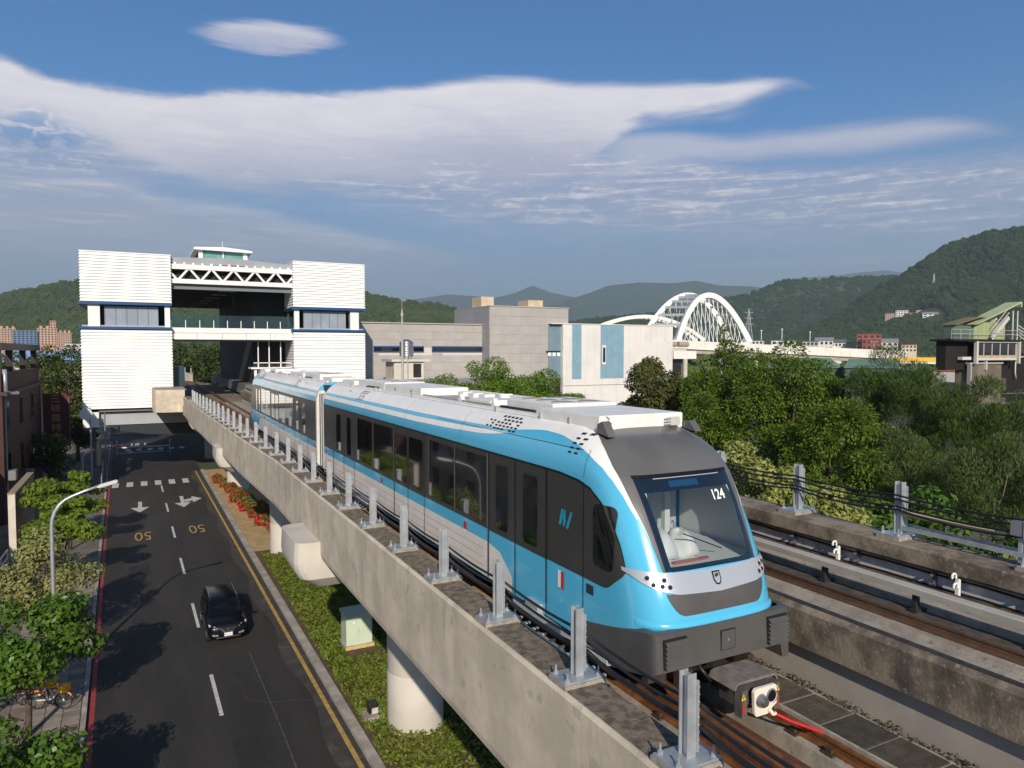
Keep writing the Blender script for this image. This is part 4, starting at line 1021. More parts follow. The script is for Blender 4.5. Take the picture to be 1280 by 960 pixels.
# ================================================================== STATION
SX0, SX1, SY, SYB = -5.70, 3.15, 92.0, 142.0
st = thing('metro_station', (10, 100, 0), 'white louvred metro station straddling the road and tracks, with trussed roof', 'station')
slat_m = M('louvre_white', (.86, .855, .83), (.80, .79, .765), scale=.5, rough=.45)
wall_w = M('station_white', (.80, .80, .78), (.74, .74, .72), scale=.6, rough=.5)
navy = M('navy_band', (.018, .075, .20), rough=.4)
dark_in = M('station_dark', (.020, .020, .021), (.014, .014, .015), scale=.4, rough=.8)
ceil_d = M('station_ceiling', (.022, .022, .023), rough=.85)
st_grey = M('station_grey_panel', (.38, .40, .43), (.33, .35, .38), scale=.5, rough=.5)
st_frame = M('station_steel', (.17, .18, .20), rough=.5)
def sp(b, name, mat, parent=None, **k): return b.build(name, mat, parent or st, **k)
def slat_mesh(x0, x1, y0, y1, h):
    o, i_ = .15, .03
    b = MB().add([(x0 - o, y0 - o, 0), (x1 + o, y0 - o, 0), (x1 + o, y1, 0), (x0 - o, y1, 0), (x0 - i_, y0 - i_, h), (x1 + i_, y0 - i_, h), (x1 + i_, y1, h), (x0 - i_, y1, h)],
                 [(0, 3, 2, 1), (4, 5, 6, 7), (0, 1, 5, 4), (1, 2, 6, 5), (2, 3, 7, 6), (3, 0, 4, 7)])
    m = b.mesh('louvre_slat'); m.materials.append(slat_m); return m
def tower(x0, x1, zb, ztop):
    sp(MB().box(x0, x1, SY + .05, SY + 11.9, zb, 16.55), 'tower_core', dark_in)
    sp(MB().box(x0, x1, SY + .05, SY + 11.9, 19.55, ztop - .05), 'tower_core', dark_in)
    m = slat_mesh(x0, x1, SY, SY + 12, .318)
    z = zb
    for a, c in ((zb, 16.5), (19.62, ztop - .1)):
        k = round((c - a) / .335)
        for i in range(k):
            o = link('louvre_slat', m, st); o.location = (0, 0, a + (c - a) * i / k)
    sp(MB().box(x0 - .12, x1 + .12, SY - .12, SY + 12, ztop - .1, ztop + .03), 'coping', slat_m)
    for z in (16.56, 19.28):
        sp(MB().box(x0 - .32, x1 + .12, SY - .3, SY + 12, z, z + .27), 'blue_band', navy)
    # glazed storey between the bands
    sp(MB().box(x0, x1, SY + .3, SY + 11.9, 16.84, 17.0), 'storey_floor', st_grey)
    for xx in ((x0 + .6, x0 + 1.75), (x1 - .62, x1 - .06)) if x0 < 0 else ((x0 + .06, x0 + .65), (x1 - 1.75, x1 - .65)):
        sp(MB().box(xx[0], xx[1], SY + .1, SY + .55, 16.83, 19.28), 'column', wall_w)
    g0, g1 = (x0 + 2.2, x0 + 7.6) if x0 < 0 else (x0 + 1.25, x0 + 6.6)
    gp = M('frosted_pane', (.30, .34, .40), (.25, .285, .345), scale=.4, rough=.25, coat=.3)
    w = (g1 - g0) / 5
    for i in range(5):
        sp(MB().box(g0 + w * i + .03, g0 + w * (i + 1) - .03, SY + .5, SY + .54, 17.0, 19.15), 'window_pane', gp)
        sp(MB().box(g0 + w * i - .035, g0 + w * i + .03, SY + .44, SY + .56, 16.9, 19.28), 'mullion', st_frame)
    sp(MB().box(x0 + .5, x1 - .5, SY + 6, SY + 6.1, 16.9, 19.28), 'inner_wall', dark_in)
tower(SX0, SX1, 7.68, 25.12)
tower(16.98, 25.8, 7.68, 25.25)
# roof between the towers, curved fascia, lantern
sp(MB().prism([(2.9, 24.15), (2.9, 24.95), (10, 25.2), (17.2, 24.75), (17.2, 24.1), (10, 24.35)], 'y', SY + .6, SYB), 'roof', M('roof_sheet_grey', (.34, .36, .39), (.29, .31, .34), scale=.3, rough=.5))
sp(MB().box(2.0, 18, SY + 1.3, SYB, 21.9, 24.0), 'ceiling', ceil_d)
truss_m = wall_w
sp(MB().box(3.1, 17.0, SY + .35, SY + .75, 23.62, 24.2), 'top_chord', truss_m)
sp(MB().box(3.1, 17.0, SY + .35, SY + .75, 21.98, 22.5), 'bottom_chord', truss_m)
nb = 6; wd = 13.9 / (nb - .3)
for i in range(nb):
    x0 = 3.2 + wd * (i - .18)
    for a, c in (((x0 + .12, 23.65), (x0 + wd * .5 - .1, 22.45)), ((x0 + wd * .5 + .1, 22.45), (x0 + wd - .12, 23.65))):
        ax, az, cx, cz = a[0], a[1], c[0], c[1]
        if ax < 3.1: az -= (3.1 - ax) / (cx - ax) * (az - cz); ax = 3.1
        if cx > 17.0: cz = az + (cz - az) * (17.0 - ax) / (cx - ax); cx = 17.0
        sp(MB().bar((ax, SY + .52, az), (cx, SY + .52, cz), .2, .24), 'truss_diagonal', truss_m)
for i in range(14): sp(MB().box(3.6 + i * .98, 3.85 + i * .98, SY + .45, SY + .7, 24.2, 24.42), 'purlin_end', truss_m)
sp(MB().box(3.1, 17.0, SY + .9, SY + 1.3, 21.35, 22.2), 'ceiling_edge', st_frame)
la = sp(MB().box(6.55, 12.3, SY + 5, SY + 16, 24.9, 25.1), 'lantern', wall_w)
sp(MB().prism([(6.0, 26.55), (6.05, 26.82), (9.4, 27.0), (12.75, 26.72), (12.8, 26.45)], 'y', SY + 4.4, SY + 17), 'lantern_roof', wall_w, la)
for x0 in (6.55, 9.32, 11.75): sp(MB().box(x0, x0 + (.5 if x0 != 9.32 else .14), SY + 5, SY + 5.4, 25.1, 26.6), 'lantern_post', wall_w, la)
for x0, x1 in ((7.06, 9.31), (9.47, 11.74)): sp(MB().box(x0, x1, SY + 5.15, SY + 5.2, 25.3, 26.4), 'lantern_pane', M('green_glass', (.12, .30, .26), (.2, .42, .38), scale=.8, rough=.1, coat=.5), la)
sp(MB().box(6.6, 6.75, SY + 5.4, SY + 16, 25.1, 26.5), 'lantern_side', dark_in, la)
sp(MB().tube([(9.6, SY + 8, 26.9), (9.6, SY + 8, 28.2)], .03, 6), 'lightning_rod', wall_w, la)
# concourse bridge and glass balustrade
sp(MB().box(3.16, 16.97, SY + .5, SY + 4.5, 16.25, 16.85), 'bridge_fascia', wall_w)
for i in range(5):
    x0 = 3.18 + i * 2.76
    sp(MB().box(x0 + .02, x0 + 2.74, SY + .56, SY + 4.4, 15.48, 16.22), 'bridge_panel', wall_w)
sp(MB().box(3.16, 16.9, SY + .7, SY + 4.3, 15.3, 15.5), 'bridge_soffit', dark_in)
gg = glass_mat('balustrade_glass', (.62, .80, .76), .03, .02)
for i in range(9):
    x0 = 3.2 + i * 1.53
    sp(MB().box(x0 + .03, x0 + 1.50, SY + .72, SY + .74, 16.86, 18.35), 'balustrade_pane', gg)
    sp(MB().box(x0 - .04, x0 + .04, SY + .66, SY + .80, 16.85, 17.75), 'balustrade_post', wall_w)
# interior: dark concourse block on the right, platform, lamps under the ceiling
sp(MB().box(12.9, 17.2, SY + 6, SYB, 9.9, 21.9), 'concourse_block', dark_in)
sp(MB().box(11.6, 17.0, SY + 4, SYB, 8.6, 9.9), 'platform', M('platform_concrete', (.13, .125, .12), rough=.8))
sp(MB().box(12.0, 16.9, SY + 1.2, SY + 4, 11.9, 12.1), 'stair_landing', wall_w)
sp(MB().box(12.4, 12.7, SY + 1.5, SY + 1.8, 9.9, 11.9), 'landing_post', wall_w)
sp(MB().box(12.4, 16.9, SY + 2, SY + 2.1, 12.6, 12.7), 'landing_rail', wall_w)
for x0 in (12.9, 14.2, 15.6): sp(MB().box(x0, x0 + .12, SY + 2, SY + 2.12, 12.1, 15.3), 'landing_baluster', wall_w)
for i in range(6):
    for j in range(2): sp(MB().box(8.9 - i * .3 + j * 1.0, 9.8 - i * .3 + j * 1.0, SY + 6 + i * 6.5, SY + 6.4 + i * 6.5, 21.6, 21.75), 'ceiling_lamp', st_grey)
for i in range(3): sp(MB().tube([(13.0 - i * 1.2, SY + 8 + i * 9, 21.9), (13.0 - i * 1.2, SY + 8 + i * 9, 20.3)], .05, 6), 'pendant_rod', st_grey)
# left side of the hall: slim columns
for i in range(4): sp(MB().box(3.3, 3.7, SY + 14 + i * 9, SY + 14.4 + i * 9, 8, 21.9), 'hall_column', dark_in)
# ticket booth box at track level behind the left tower
sp(MB().box(3.2, 4.6, SY + 2.0, SY + 5, 9.95, 12.3), 'screen_door', M('screen_teal', (.03, .07, .08), rough=.2, coat=.4))
# underside frame of the left tower, canopy and columns
sp(MB().box(SX0 + .3, SX1 - .1, SY + .3, SY + 11.5, 7.3, 7.66), 'tower_floor', st_frame)
sp(MB().box(SX0 + .2, 5.2, SY + .9, SY + 1.2, 5.75, 7.25), 'grey_beam', st_grey)
sp(MB().box(SX0 + .2, 16.9, SY + 5, SY + 8, 5.6, 7.3), 'cross_beam', st_frame)
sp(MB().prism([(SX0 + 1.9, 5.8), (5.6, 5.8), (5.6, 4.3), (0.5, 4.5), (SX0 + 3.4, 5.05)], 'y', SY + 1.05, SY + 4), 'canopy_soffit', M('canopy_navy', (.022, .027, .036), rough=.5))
sp(MB().box(SX0 + .3, SX0 + .65, SY + 8, SY + 8.4, -.1, 7.3), 'tower_column', st_frame)
for xx in (15, 24.5): sp(MB().box(xx, xx + 1.2, SY + 3, SY + 5, -.1, 7.7), 'tower_column', conc)
sp(MB().box(SX0 - .15, SX0 + 1.4, SY + .3, SY + .8, 5.6, 7.66), 'corner_panel', wall_w)
# platform roofs farther on, and the track running through
along2 = [(-2, 150), (-5, 168), (-12, 190), (-24, 212), (-40, 232)]
YF2 = [84.6, 100, 120, 142]
for nm, pr, mt in (('deck_slab', [(3.9, 7.2), (3.9, 8.28), (11.6, 8.28), (11.6, 7.2)], conc_dirty), ('rail', railp(6.92, 8.5), rail_top), ('rail', railp(8.36, 8.5), rail_top)):
    rings = [[(px, y, pz) for px, pz in pr] for y in YF2]
    for dxo, y in along2:
        rings.append([(px + dxo * 1.2 - (0 if y < 160 else (px - 8) * .1), y + (0 if y < 160 else (px - 8) * .35), pz) for px, pz in pr])
    MB().loft(rings, caps=True).build(nm, mt, gw)
rings = [[(px + dxo * 1.2, y + (0 if y < 160 else (px - 8) * .35), pz) for px, pz in [(3.6, 8.2), (3.6, 9.7), (4.2, 9.7), (4.2, 8.2)]] for dxo, y in along2]
MB().loft(rings, caps=True).build('parapet', conc, gw)
rings = [[(px + dxo * 1.2 - 1, y + (px - 8) * .35, pz) for px, pz in [(11.6, 8.2), (11.6, 9.9), (12.2, 9.9), (12.2, 8.2)]] for dxo, y in along2]
MB().loft(rings, caps=True).build('parapet', conc, gw)
k = 0
for q in range(16):
    f = q / 15 * 3.6; i = int(f); f -= i
    xx = (along2[i][0] * (1 - f) + along2[i + 1][0] * f) * 1.2; yy_ = along2[i][1] * (1 - f) + along2[i + 1][1] * f
    copy_tree(p0, (xx + 10.9 - px_(py[0]), yy_ + 1.4 - py[0], 9.9 - 9.262), 'pale cable post on the curved track seen through the station hall')['group'] = 'posts on the curved track beyond the station'

# ================================================================== GREY ANNEX BUILDING
an = thing('annex_building', (45, 115, 0), 'low grey panelled building with taller block and navy ribbon windows behind the train', 'building')
pan = [M('annex_panel_%d' % i, (.40 * f, .375 * f, .355 * f), (.37 * f, .345 * f, .325 * f), scale=.6, rough=.55) for i, f in enumerate((1, .97, 1.03))]
def panel_wall(x0, x1, y, z0, z1, nx, nz, mats, parent, gap=.025, skip=None, th=.035):
    w, h = (x1 - x0) / nx, (z1 - z0) / nz
    cache = {}
    for j in range(nz):
        for i in range(nx):
            if skip and skip(x0 + (i + .5) * w, z0 + (j + .5) * h): continue
            m_ = mats[(i * 3 + j * 5 + i * j) % len(mats)]
            if m_.name not in cache:
                me = MB().box(gap, w - gap, -th, 0, gap, h - gap).mesh('wall_panel'); me.materials.append(m_); cache[m_.name] = me
            o = link('wall_panel', cache[m_.name], parent); o.location = (x0 + i * w, y, z0 + j * h)
seam_m = M('annex_seam', (.56, .53, .50), rough=.7)
MB().box(26.0, 51.0, 110.02, 124, 0, 18.55).build('low_wing', seam_m, an)
panel_wall(26.0, 51.0, 110.0, 6.0, 18.5, 14, 10, pan, an, .02, skip=lambda x, z: 14.0 < z < 15.0 and (33 < x < 42 or 43.4 < x < 51.0))
MB().box(25.9, 51.1, 109.75, 124.1, 18.5, 18.68).build('coping', pan[0], an)
nv = navy
for x0, x1 in ((32.3, 40.6), (42.0, 51.0)):
    wn = MB().box(x0, x1, 109.80, 110.0, 14.0, 14.95).build('ribbon_window', nv, an)
    MB().box(x0 + .1, x1 - .1, 109.78, 109.8, 14.16, 14.75).build('pane', tglass, wn)
MB().box(51.1, 66.1, 107.02, 122, 0, 21.5).build('tall_block', seam_m, an)
panel_wall(53.0 - 1.9, 66.1, 107.0, 6.0, 21.5, 8, 10, pan, an, .02)
# side of the tall block faces the left
MB().box(50.98, 51.1, 107.1, 121.9, 6, 21.45).build('side_cladding', M('annex_side', (.33, .32, .33), (.30, .29, .30), scale=.4, rough=.6), an)
MB().box(51.0, 66.2, 106.86, 122.1, 21.5, 21.66).build('coping', pan[0], an)
tan_r = M('tan_render', (.58, .47, .33), (.48, .38, .27), scale=.8, rough=.8)
for x0, x1, z1 in ((53.2, 55.6, 23.7), (62.5, 65.6, 23.4)): MB().box(x0, x1, 115, 119, 18, z1).build('roof_turret', tan_r, an)
MB().box(66.1, 67.6, 110, 113, 18.4, 21.3).build('stair_tower', tan_r, an)
MB().box(66.1, 67.2, 109.0, 112, 10, 20.2).build('stair_tower', tan_r, an)
vt = MB().box(61.6, 64.4, 106.72, 106.88, 13.95, 14.2).build('vent_strip', slotm, an)
for i in range(3): MB().box(61.9 + i * .9, 62.5 + i * .9, 106.7, 106.86, 13.3, 13.9).build('vent_box', white_paint, an)
# parapet wall, hut, tank and mast in front
ct = thing('rooftop_hut', (36, 104, 0), 'small cream rooftop hut with dark doorway below the steel water tank', 'hut')
cream = M('cream_render', (.62, .585, .52), (.55, .51, .45), scale=1.2, rough=.85, streak=.4)
MB().box(32.4, 36.9, 100, 104, 9.0, 12.6).build('wall', cream, ct)
MB().box(31.9, 37.8, 99.6, 104.4, 12.6, 12.95).build('roof', cream, ct)
MB().box(35.3, 36.5, 99.94, 100.0, 10.3, 12.3).build('doorway', dark_in, ct)
wl = thing('flat_roofed_building', (36, 97, 0), 'flat roofed building with grey parapet below the water tank, behind the train', 'building')
MB().box(28.6, 58, 98.0, 108.9, 0, 9.6).build('wall', M('grey_brown_render', (.20, .175, .165), (.16, .14, .13), scale=.8, rough=.9, streak=.5), wl)
MB().box(28.4, 58.2, 97.8, 98.2, 8.6, 10.1).build('parapet', M('slate_parapet', (.24, .235, .25), (.19, .185, .2), scale=.6, rough=.85, streak=.6), wl)
MB().box(28.4, 58.2, 98.2, 108.8, 9.6, 9.75).build('roof', M('pale_roof', (.5, .49, .46), rough=.9), wl)
wt_ = thing('water_tank', (34.6, 101.5, 12.95), 'ribbed stainless steel water tank standing on the small rooftop hut', 'water tank')
zs = [12.95 + i * .1 for i in range(28)]
MB().loft([[(34.9 + (1.02 + .05 * math.sin(i * 1.55)) * math.cos(a), 101.8 + (1.02 + .05 * math.sin(i * 1.55)) * math.sin(a), 13.35 + i * .09) for a in np.linspace(0, 2 * math.pi, 25)[:-1]] for i in range(25)], caps=True).build('tank', M('tank_steel', (.40, .42, .45), rough=.25, metal=.8), wt_, smooth=True)
MB().tube([(34.9, 101.8, 15.5), (34.9, 101.8, 15.75), (34.9, 101.8, 15.85)], [1.0, .6, .3], 24).build('lid', M('tank_steel', (.4, .42, .45)), wt_, smooth=30)
for a in range(4): MB().box(34.9 + .8 * math.cos(a * 1.57 + .8) - .05, 34.9 + .8 * math.cos(a * 1.57 + .8) + .05, 101.8 + .8 * math.sin(a * 1.57 + .8) - .05, 101.8 + .8 * math.sin(a * 1.57 + .8) + .05, 12.95, 13.4).build('leg', st_frame, wt_)
ms = thing('antenna_mast', (33, 99, 0), 'slender grey mast with small sensor on top, left of the water tank', 'mast')
MB().tube([(32.8, 97.5, 0), (32.8, 97.5, 14), (32.8, 97.5, 20.0)], [.22, .18, .10], 10).build('pole', M('mast_grey', (.42, .40, .38), rough=.6), ms, smooth=40)
MB().tube([(32.8, 97.5, 19.0), (32.8, 97.5, 19.5)], .2, 10).build('sensor', M('mast_grey', (.4, .4, .4)), ms, smooth=40)
MB().tube([(32.8, 97.5, 20.0), (32.8, 97.5, 21.2)], .03, 6).build('rod', M('mast_grey', (.4, .4, .4)), ms)
MB().tube([(33.6, 97.5, 0), (33.6, 97.5, 10), (33.6, 97.5, 15.5)], [.13, .12, .1], 8).build('pole', M('mast_grey', (.4, .4, .4)), ms, smooth=40)

# ================================================================== BLUE AND WHITE BUILDING
bw = thing('blue_striped_building', (78, 110, 0), 'white factory block with pale blue vertical stripes behind the trees', 'building')
fw = M('factory_white', (.72, .69, .66), (.66, .63, .61), scale=.4, rough=.6, streak=.25)
fbl = M('factory_blue', (.22, .36, .45), (.19, .32, .41), scale=.5, rough=.55)
BY = 106.0
MB().box(64.45, 88.4, BY + .05, 121, 0, 18.78).build('wall', fw, bw)
MB().box(62.1, 64.45, BY + .75, 121, 9.5, 18.7).build('blue_return', M('factory_blue_grey', (.175, .255, .315), (.15, .225, .28), scale=.5, rough=.55), bw)
MB().box(62.1, 64.45, BY + .85, 121, 0, 9.5).build('return_base', dark_in, bw)
MB().box(62.0, 88.5, BY - .1, 121.1, 18.78, 18.92).build('coping', fw, bw)
seq = [(64.5, 66.3, 0), (66.3, 68.2, 1), (68.2, 72.2, 0), (72.2, 77.2, 1), (77.2, 88.3, 0)]
for x0, x1, k in seq:
    nx = max(1, round((x1 - x0) / 1.25)); w = (x1 - x0) / nx
    for i in range(nx):
        MB().box(x0 + i * w + .012, x0 + (i + 1) * w - .012, BY + .01, BY + .05, 9.3, 18.74).build('cladding_panel', fbl if k else fw, bw)
for i in range(15): MB().box(64.5 + i * 1.58, 66.06 + i * 1.58, BY + .01, BY + .05, 4.5, 9.2).build('cladding_panel', fw, bw)
for i in range(11): MB().box(79.0 + i * .72, 79.5 + i * .72, BY - .03, BY + .01, 10.5, 15.8).build('cladding_rib', fw, bw)
wn = MB().box(72.5, 73.3, BY - .08, BY + .01, 11.8, 15.2).build('window', M('window_cream', (.7, .68, .62), rough=.5), bw)
MB().box(72.65, 73.15, BY - .1, BY - .08, 12.2, 14.8).build('pane', tglass, wn)
MB().box(64.5, 80, BY - .05, BY + .01, 8.15, 8.22).build('pipe', st_frame, bw)
sh = thing('shed_building', (98, 118, 0), 'grey shed with white roof and dark openings right of the striped block', 'building')
MB().box(90, 101, 118, 130, 0, 13.6).build('wall', M('shed_grey', (.16, .16, .165), (.12, .12, .125), scale=.5, rough=.8), sh)
MB().box(97, 103, 116, 119, 12.6, 14.2).build('roof', white_paint, sh)
MB().box(93, 100.5, 117.8, 118, 8, 11.5).build('opening', dark_in, sh)
for i in range(3): MB().tube([(92.5 + i * 3.2, 117, 15.6), (95.1 + i * 3.2, 117, 15.6)], .55, 12).build('duct', M('duct_tan', (.35, .30, .24), rough=.7), sh, smooth=40)
MB().box(90, 101.2, 117, 129, 13.6, 14.9).build('parapet', M('shed_parapet', (.45, .42, .37), rough=.8), sh)
# ================================================================== LEFT SIDE: BROWN BUILDING, WALL, LAMP, SIGNS
bb = thing('brown_building', (-16, 75, 0), 'dark red-brown building with rooftop pergola at the left edge', 'building')
bwn = M('brown_brick_render', (.075, .034, .026), (.055, .025, .02), scale=.7, rough=.85, streak=.4, bump=.3)
dkb = M('dark_brown_steel', (.022, .015, .013), rough=.6)
MB().box(-26, -9.9, 69.5, 94, 0, 10.6).build('wall', bwn, bb)
MB().box(-26, -9.55, 69.4, 94.4, 10.5, 10.8).build('cornice', M('cornice_brown', (.07, .045, .038), rough=.8), bb)
MB().box(-10.6, -9.95, 69.5, 93.6, 10.8, 12.3).build('parapet', bwn, bb)
for y in (70, 76, 84, 92): MB().box(-10.5, -10.0, y, y + .55, 10.8, 14.2).build('pergola_post', dkb, bb)
MB().box(-10.7, -9.8, 69.6, 93.8, 14.15, 14.75).build('pergola_beam', dkb, bb)
for y in (72, 80, 88): MB().box(-18, -10, y, y + .3, 14.3, 14.7).build('pergola_rafter', dkb, bb)
for k, y in enumerate((71, 78.5, 86)):
    for z0 in (7.4, 3.2):
        w_ = MB().box(-9.9, -9.84, y, y + 1.5, z0, z0 + 2.6).build('window', dkb, bb)
        MB().box(-9.86, -9.82, y + .12, y + 1.38, z0 + .12, z0 + 2.48).build('pane', tglass, w_)
for y, z0 in ((70, 3.6), (80, 2.2)): MB().box(-9.84, -9.2, y, y + 1.1, z0, z0 + .8).build('air_conditioner', M('ac_grey', (.2, .2, .19), rough=.6), bb, bevel=.03)
MB().tube([(-9.75, 70, 12.6), (-9.75, 70, 10.9), (-9.5, 70.6, 10.6), (-9.2, 72.0, 10.6)], .16, 10).build('vent_pipe', galv, bb, smooth=True)
for y in (70.2, 93.5): MB().tube([(-9.8, y, 0), (-9.8, y, 10.5)], .06, 6).build('drain_pipe', M('pipe_grey', (.35, .33, .32), rough=.6), bb)
sg = thing('vertical_sign', (-9, 94.6, 4), 'tall dark red vertical shop sign with gold Chinese characters on brown building', 'sign')
MB().box(-9.75, -7.35, 94.5, 94.75, 3.6, 9.4).build('board', M('sign_red', (.085, .008, .009), rough=.5), sg)
fr = M('sign_frame', (.16, .08, .09), rough=.5)
for x0 in (-9.82, -7.35): MB().box(x0, x0 + .1, 94.45, 94.8, 3.5, 9.5).build('frame', fr, sg)
gold = M('sign_gold', (.35, .26, .09), rough=.5)
for k, ch in enumerate('三峽農特產'):
    try: text('character', ch, gold, 1.0, (-8.55, 94.47, 8.75 - k * 1.08), (R(90), 0, 0), sg, ext=.01)
    except Exception: pass
MB().box(-9.2, -7.8, 94.44, 94.5, 3.72, 4.0).build('gold_strip', gold, sg)
# standing wall slab
ws = thing('wall_slab', (-8, 60, 0), 'tall free-standing tan concrete wall slab with end coloured as sunlit on the left plaza', 'wall')
MB().box(-8.05, -7.66, 57.6, 66.8, -.05, 4.55).build('slab', M('slab_tan', (.34, .29, .22), (.22, .18, .135), scale=1.1, rough=.9, streak=.6), ws)
MB().box(-8.06, -7.65, 57.5, 57.62, -.05, 4.5).build('end_face', M('slab_lit_end', (.62, .58, .50), (.55, .5, .42), scale=2, rough=.8), ws)  # paler colour puts the sunlight on this end into the material
MB().box(-8.08, -7.63, 57.5, 66.9, 4.5, 4.62).build('coping', M('slab_top', (.30, .23, .15), rough=.9), ws)
# low railing on the plaza
for q, (xa, ya, xb, yb) in enumerate(((-8.3, 46, -8.1, 57),)):
    rl = thing('plaza_railing', (xa, ya, 0), 'low grey steel railing on plaza in front of the tan wall slab', 'railing')
    for z in (.45, .95): MB().tube([(xa, ya, z), (xb, yb, z)], .06, 8).build('rail', galv, rl)
    for k in range(6):
        f = k / 5; MB().tube([(xa + (xb - xa) * f, ya + (yb - ya) * f, 0), (xa + (xb - xa) * f, ya + (yb - ya) * f, 1.0)], .06, 8).build('rail_post', M('rail_white', (.6, .6, .58), rough=.5), rl)
# street lamp
lamp = thing('street_lamp', (-3.44, 35.05, .1), 'tall galvanised street lamp with curved arm reaching over the road', 'street lamp')
arc = [(-3.44, 35.05, 6.75)] + [(-3.44 + 1.0 * (1 - math.cos(R(a))), 35.05, 6.75 + 1.25 * math.sin(R(a))) for a in (15, 30, 45, 60, 75)] + [(-2.2, 35.05, 8.15), (-1.72, 35.05, 8.30)]
MB().tube([(-3.44, 35.05, .1), (-3.44, 35.05, 3)] + arc, [.095, .085] + [.075] * 4 + [.06] * 4, 10).build('pole', galv, lamp, smooth=True)
MB().tube([(-3.44, 35.05, .1), (-3.44, 35.05, .6)], .13, 10).build('base', galv, lamp, smooth=40)
lh = MB().prism([(-1.78, 8.26), (-1.70, 8.36), (-1.05, 8.52), (-.98, 8.48), (-1.0, 8.42), (-1.7, 8.24)], 'y', 34.92, 35.18).build('lamp_head', M('lamp_head_grey', (.6, .62, .63), rough=.35), lamp, bevel=.01)
MB().prism([(-1.62, 8.235), (-1.05, 8.385), (-1.05, 8.40), (-1.62, 8.25)], 'y', 34.95, 35.15).build('lens', M('lens_white', (.7, .7, .66), rough=.2), lh)
# round sign disc under the tower
dsc = thing('round_sign', (-5.2, 89, 0), 'round pale sign disc seen from behind beside the station tower', 'sign')
MB().tube([(-5.0, 90, -.1), (-5.0, 90, 8.0)], .09, 8).build('pole', galv, dsc, smooth=40)
MB().disc((-5.4, 89.9, 7.3), (0, -1, 0), .62, 24, .05).build('disc', M('disc_white', (.66, .66, .66), rough=.5), dsc, smooth=40)
# railing at kerb under the station, parked scooter-like bikes are left to the bikes builder
k_rail = thing('kerb_railing', (-3.4, 88, 0), 'dark pedestrian railing along the kerb just before the station', 'railing')
for z in (.4, .75, 1.1): MB().tube([(-3.85, 84, z + .1), (-4.2, 97, z + .1)], .03, 6).build('rail', galv, k_rail)
for k in range(7): MB().tube([(-3.85 - .058 * k, 84 + 2.16 * k, .1), (-3.85 - .058 * k, 84 + 2.16 * k, 1.25)], .035, 6).build('rail_post', galv, k_rail)
pl = thing('thin_pole', (-5.6, 86.5, 0), 'thin grey pole with bent top rail on the pavement beside kerb railing', 'pole')
MB().tube([(-5.6, 86.5, .1), (-5.6, 86.5, 3.2), (-5.3, 87.2, 3.4), (-4.6, 89, 3.5)], .05, 8).build('pole', galv, pl, smooth=True)
ol = thing('dark_post', (-3.6, 90, 0), 'dark slim post at the kerb below the station', 'post')
MB().tube([(-3.62, 89.5, .1), (-3.62, 89.5, 7.4)], .07, 8).build('pole', st_frame, ol)
for i, (xx, yy_) in enumerate(((-5.15, 100.5), (-4.75, 101.2))):
    bt = thing('bollard', (xx, yy_, .1), ('cream' if i else 'yellowish') + ' upright post below station beside pavement, %s of two' % ('right' if i else 'left'), 'post')
    MB().tube([(xx, yy_, .1), (xx, yy_, 2.9)], .2, 12).build('post', M('post_cream', (.72, .55, .28), (.66, .6, .48), scale=1.4, rough=.5), bt, smooth=40)
    MB().tube([(xx, yy_, 2.9), (xx, yy_, 3.05)], [.2, .1], 12).build('cap', cream, bt, smooth=40)
# overhead traffic beam below the station
gb = thing('height_bar', (0, 111, 5), 'thin pale height-limit bar across road under the station', 'barrier')
MB().box(-3.2, 3.4, 110.9, 111.1, .9, 1.05).build('bar', white_paint, gb)
for x0 in (-3.2, 3.3): MB().box(x0, x0 + .12, 110.9, 111.1, 0, 1.9).build('post', white_paint, gb)
# parked motor scooter at kerb under the station
# green utility cabinet
ca = thing('utility_cabinet', (8.9, 33.4, .1), 'pale green electrical cabinet with yellow striped plinth in the planted strip', 'cabinet')
grn = M('cabinet_green', (.54, .62, .47), (.50, .57, .44), scale=3, rough=.45)
x0, x1, y0, y1 = 8.28, 9.52, 33.0, 34.0
MB().box(x0 - .08, x1 + .08, y0 - .1, y1 + .05, 0, .22).build('plinth', kerbm, ca)
for i in range(4): MB().prism([(x0 - .05 + i * .36, .02), (x0 + .13 + i * .36, .02), (x0 + .24 + i * .36, .20), (x0 + .06 + i * .36, .20)], 'y', y0 - .108, y0 - .1).build('yellow_stripe', M('stripe_yellow', (.72, .42, .03), rough=.6), ca)
MB().box(x0, x1, y0, y1, .22, 1.62).build('body', grn, ca, bevel=.015)
MB().prism([(y0 - .06, 1.60), (y0 - .06, 1.66), (y1 + .06, 1.74), (y1 + .06, 1.60)], 'x', x0 - .05, x1 + .05).build('lid', grn, ca)
for a, c in ((x0 + .05, (x0 + x1) / 2 - .01), ((x0 + x1) / 2 + .01, x1 - .05)):
    d_ = MB().box(a, c, y0 - .018, y0, .3, 1.55).build('door', grn, ca, bevel=.006)
MB().disc((x0 + .36, y0 - .02, 1.28), (0, -1, 0), .05, 14, .012).build('round_label', M('label_white2', (.8, .8, .8), rough=.4), ca)
MB().box((x0 + x1) / 2 - .05, (x0 + x1) / 2 - .03, y0 - .04, y0 - .018, .8, 1.0).build('handle', galv, ca)
# small black spotlight on a slab
sl = thing('ground_spotlight', (7.55, 26.5, .1), 'small black floodlight on concrete slab in the ground cover beside the pier', 'floodlight')
MB().box(7.2, 7.95, 26.0, 26.75, .02, .24).build('slab', kerbm, sl)
MB().prism([(26.25, .24), (26.15, .55), (26.3, .72), (26.55, .68), (26.55, .24)], 'x', 7.42, 7.72).build('lamp_body', black, sl, bevel=.03)
MB().prism([(26.14, .3), (26.12, .52), (26.16, .52), (26.2, .3)], 'x', 7.5, 7.74).build('lens', cream, sl)

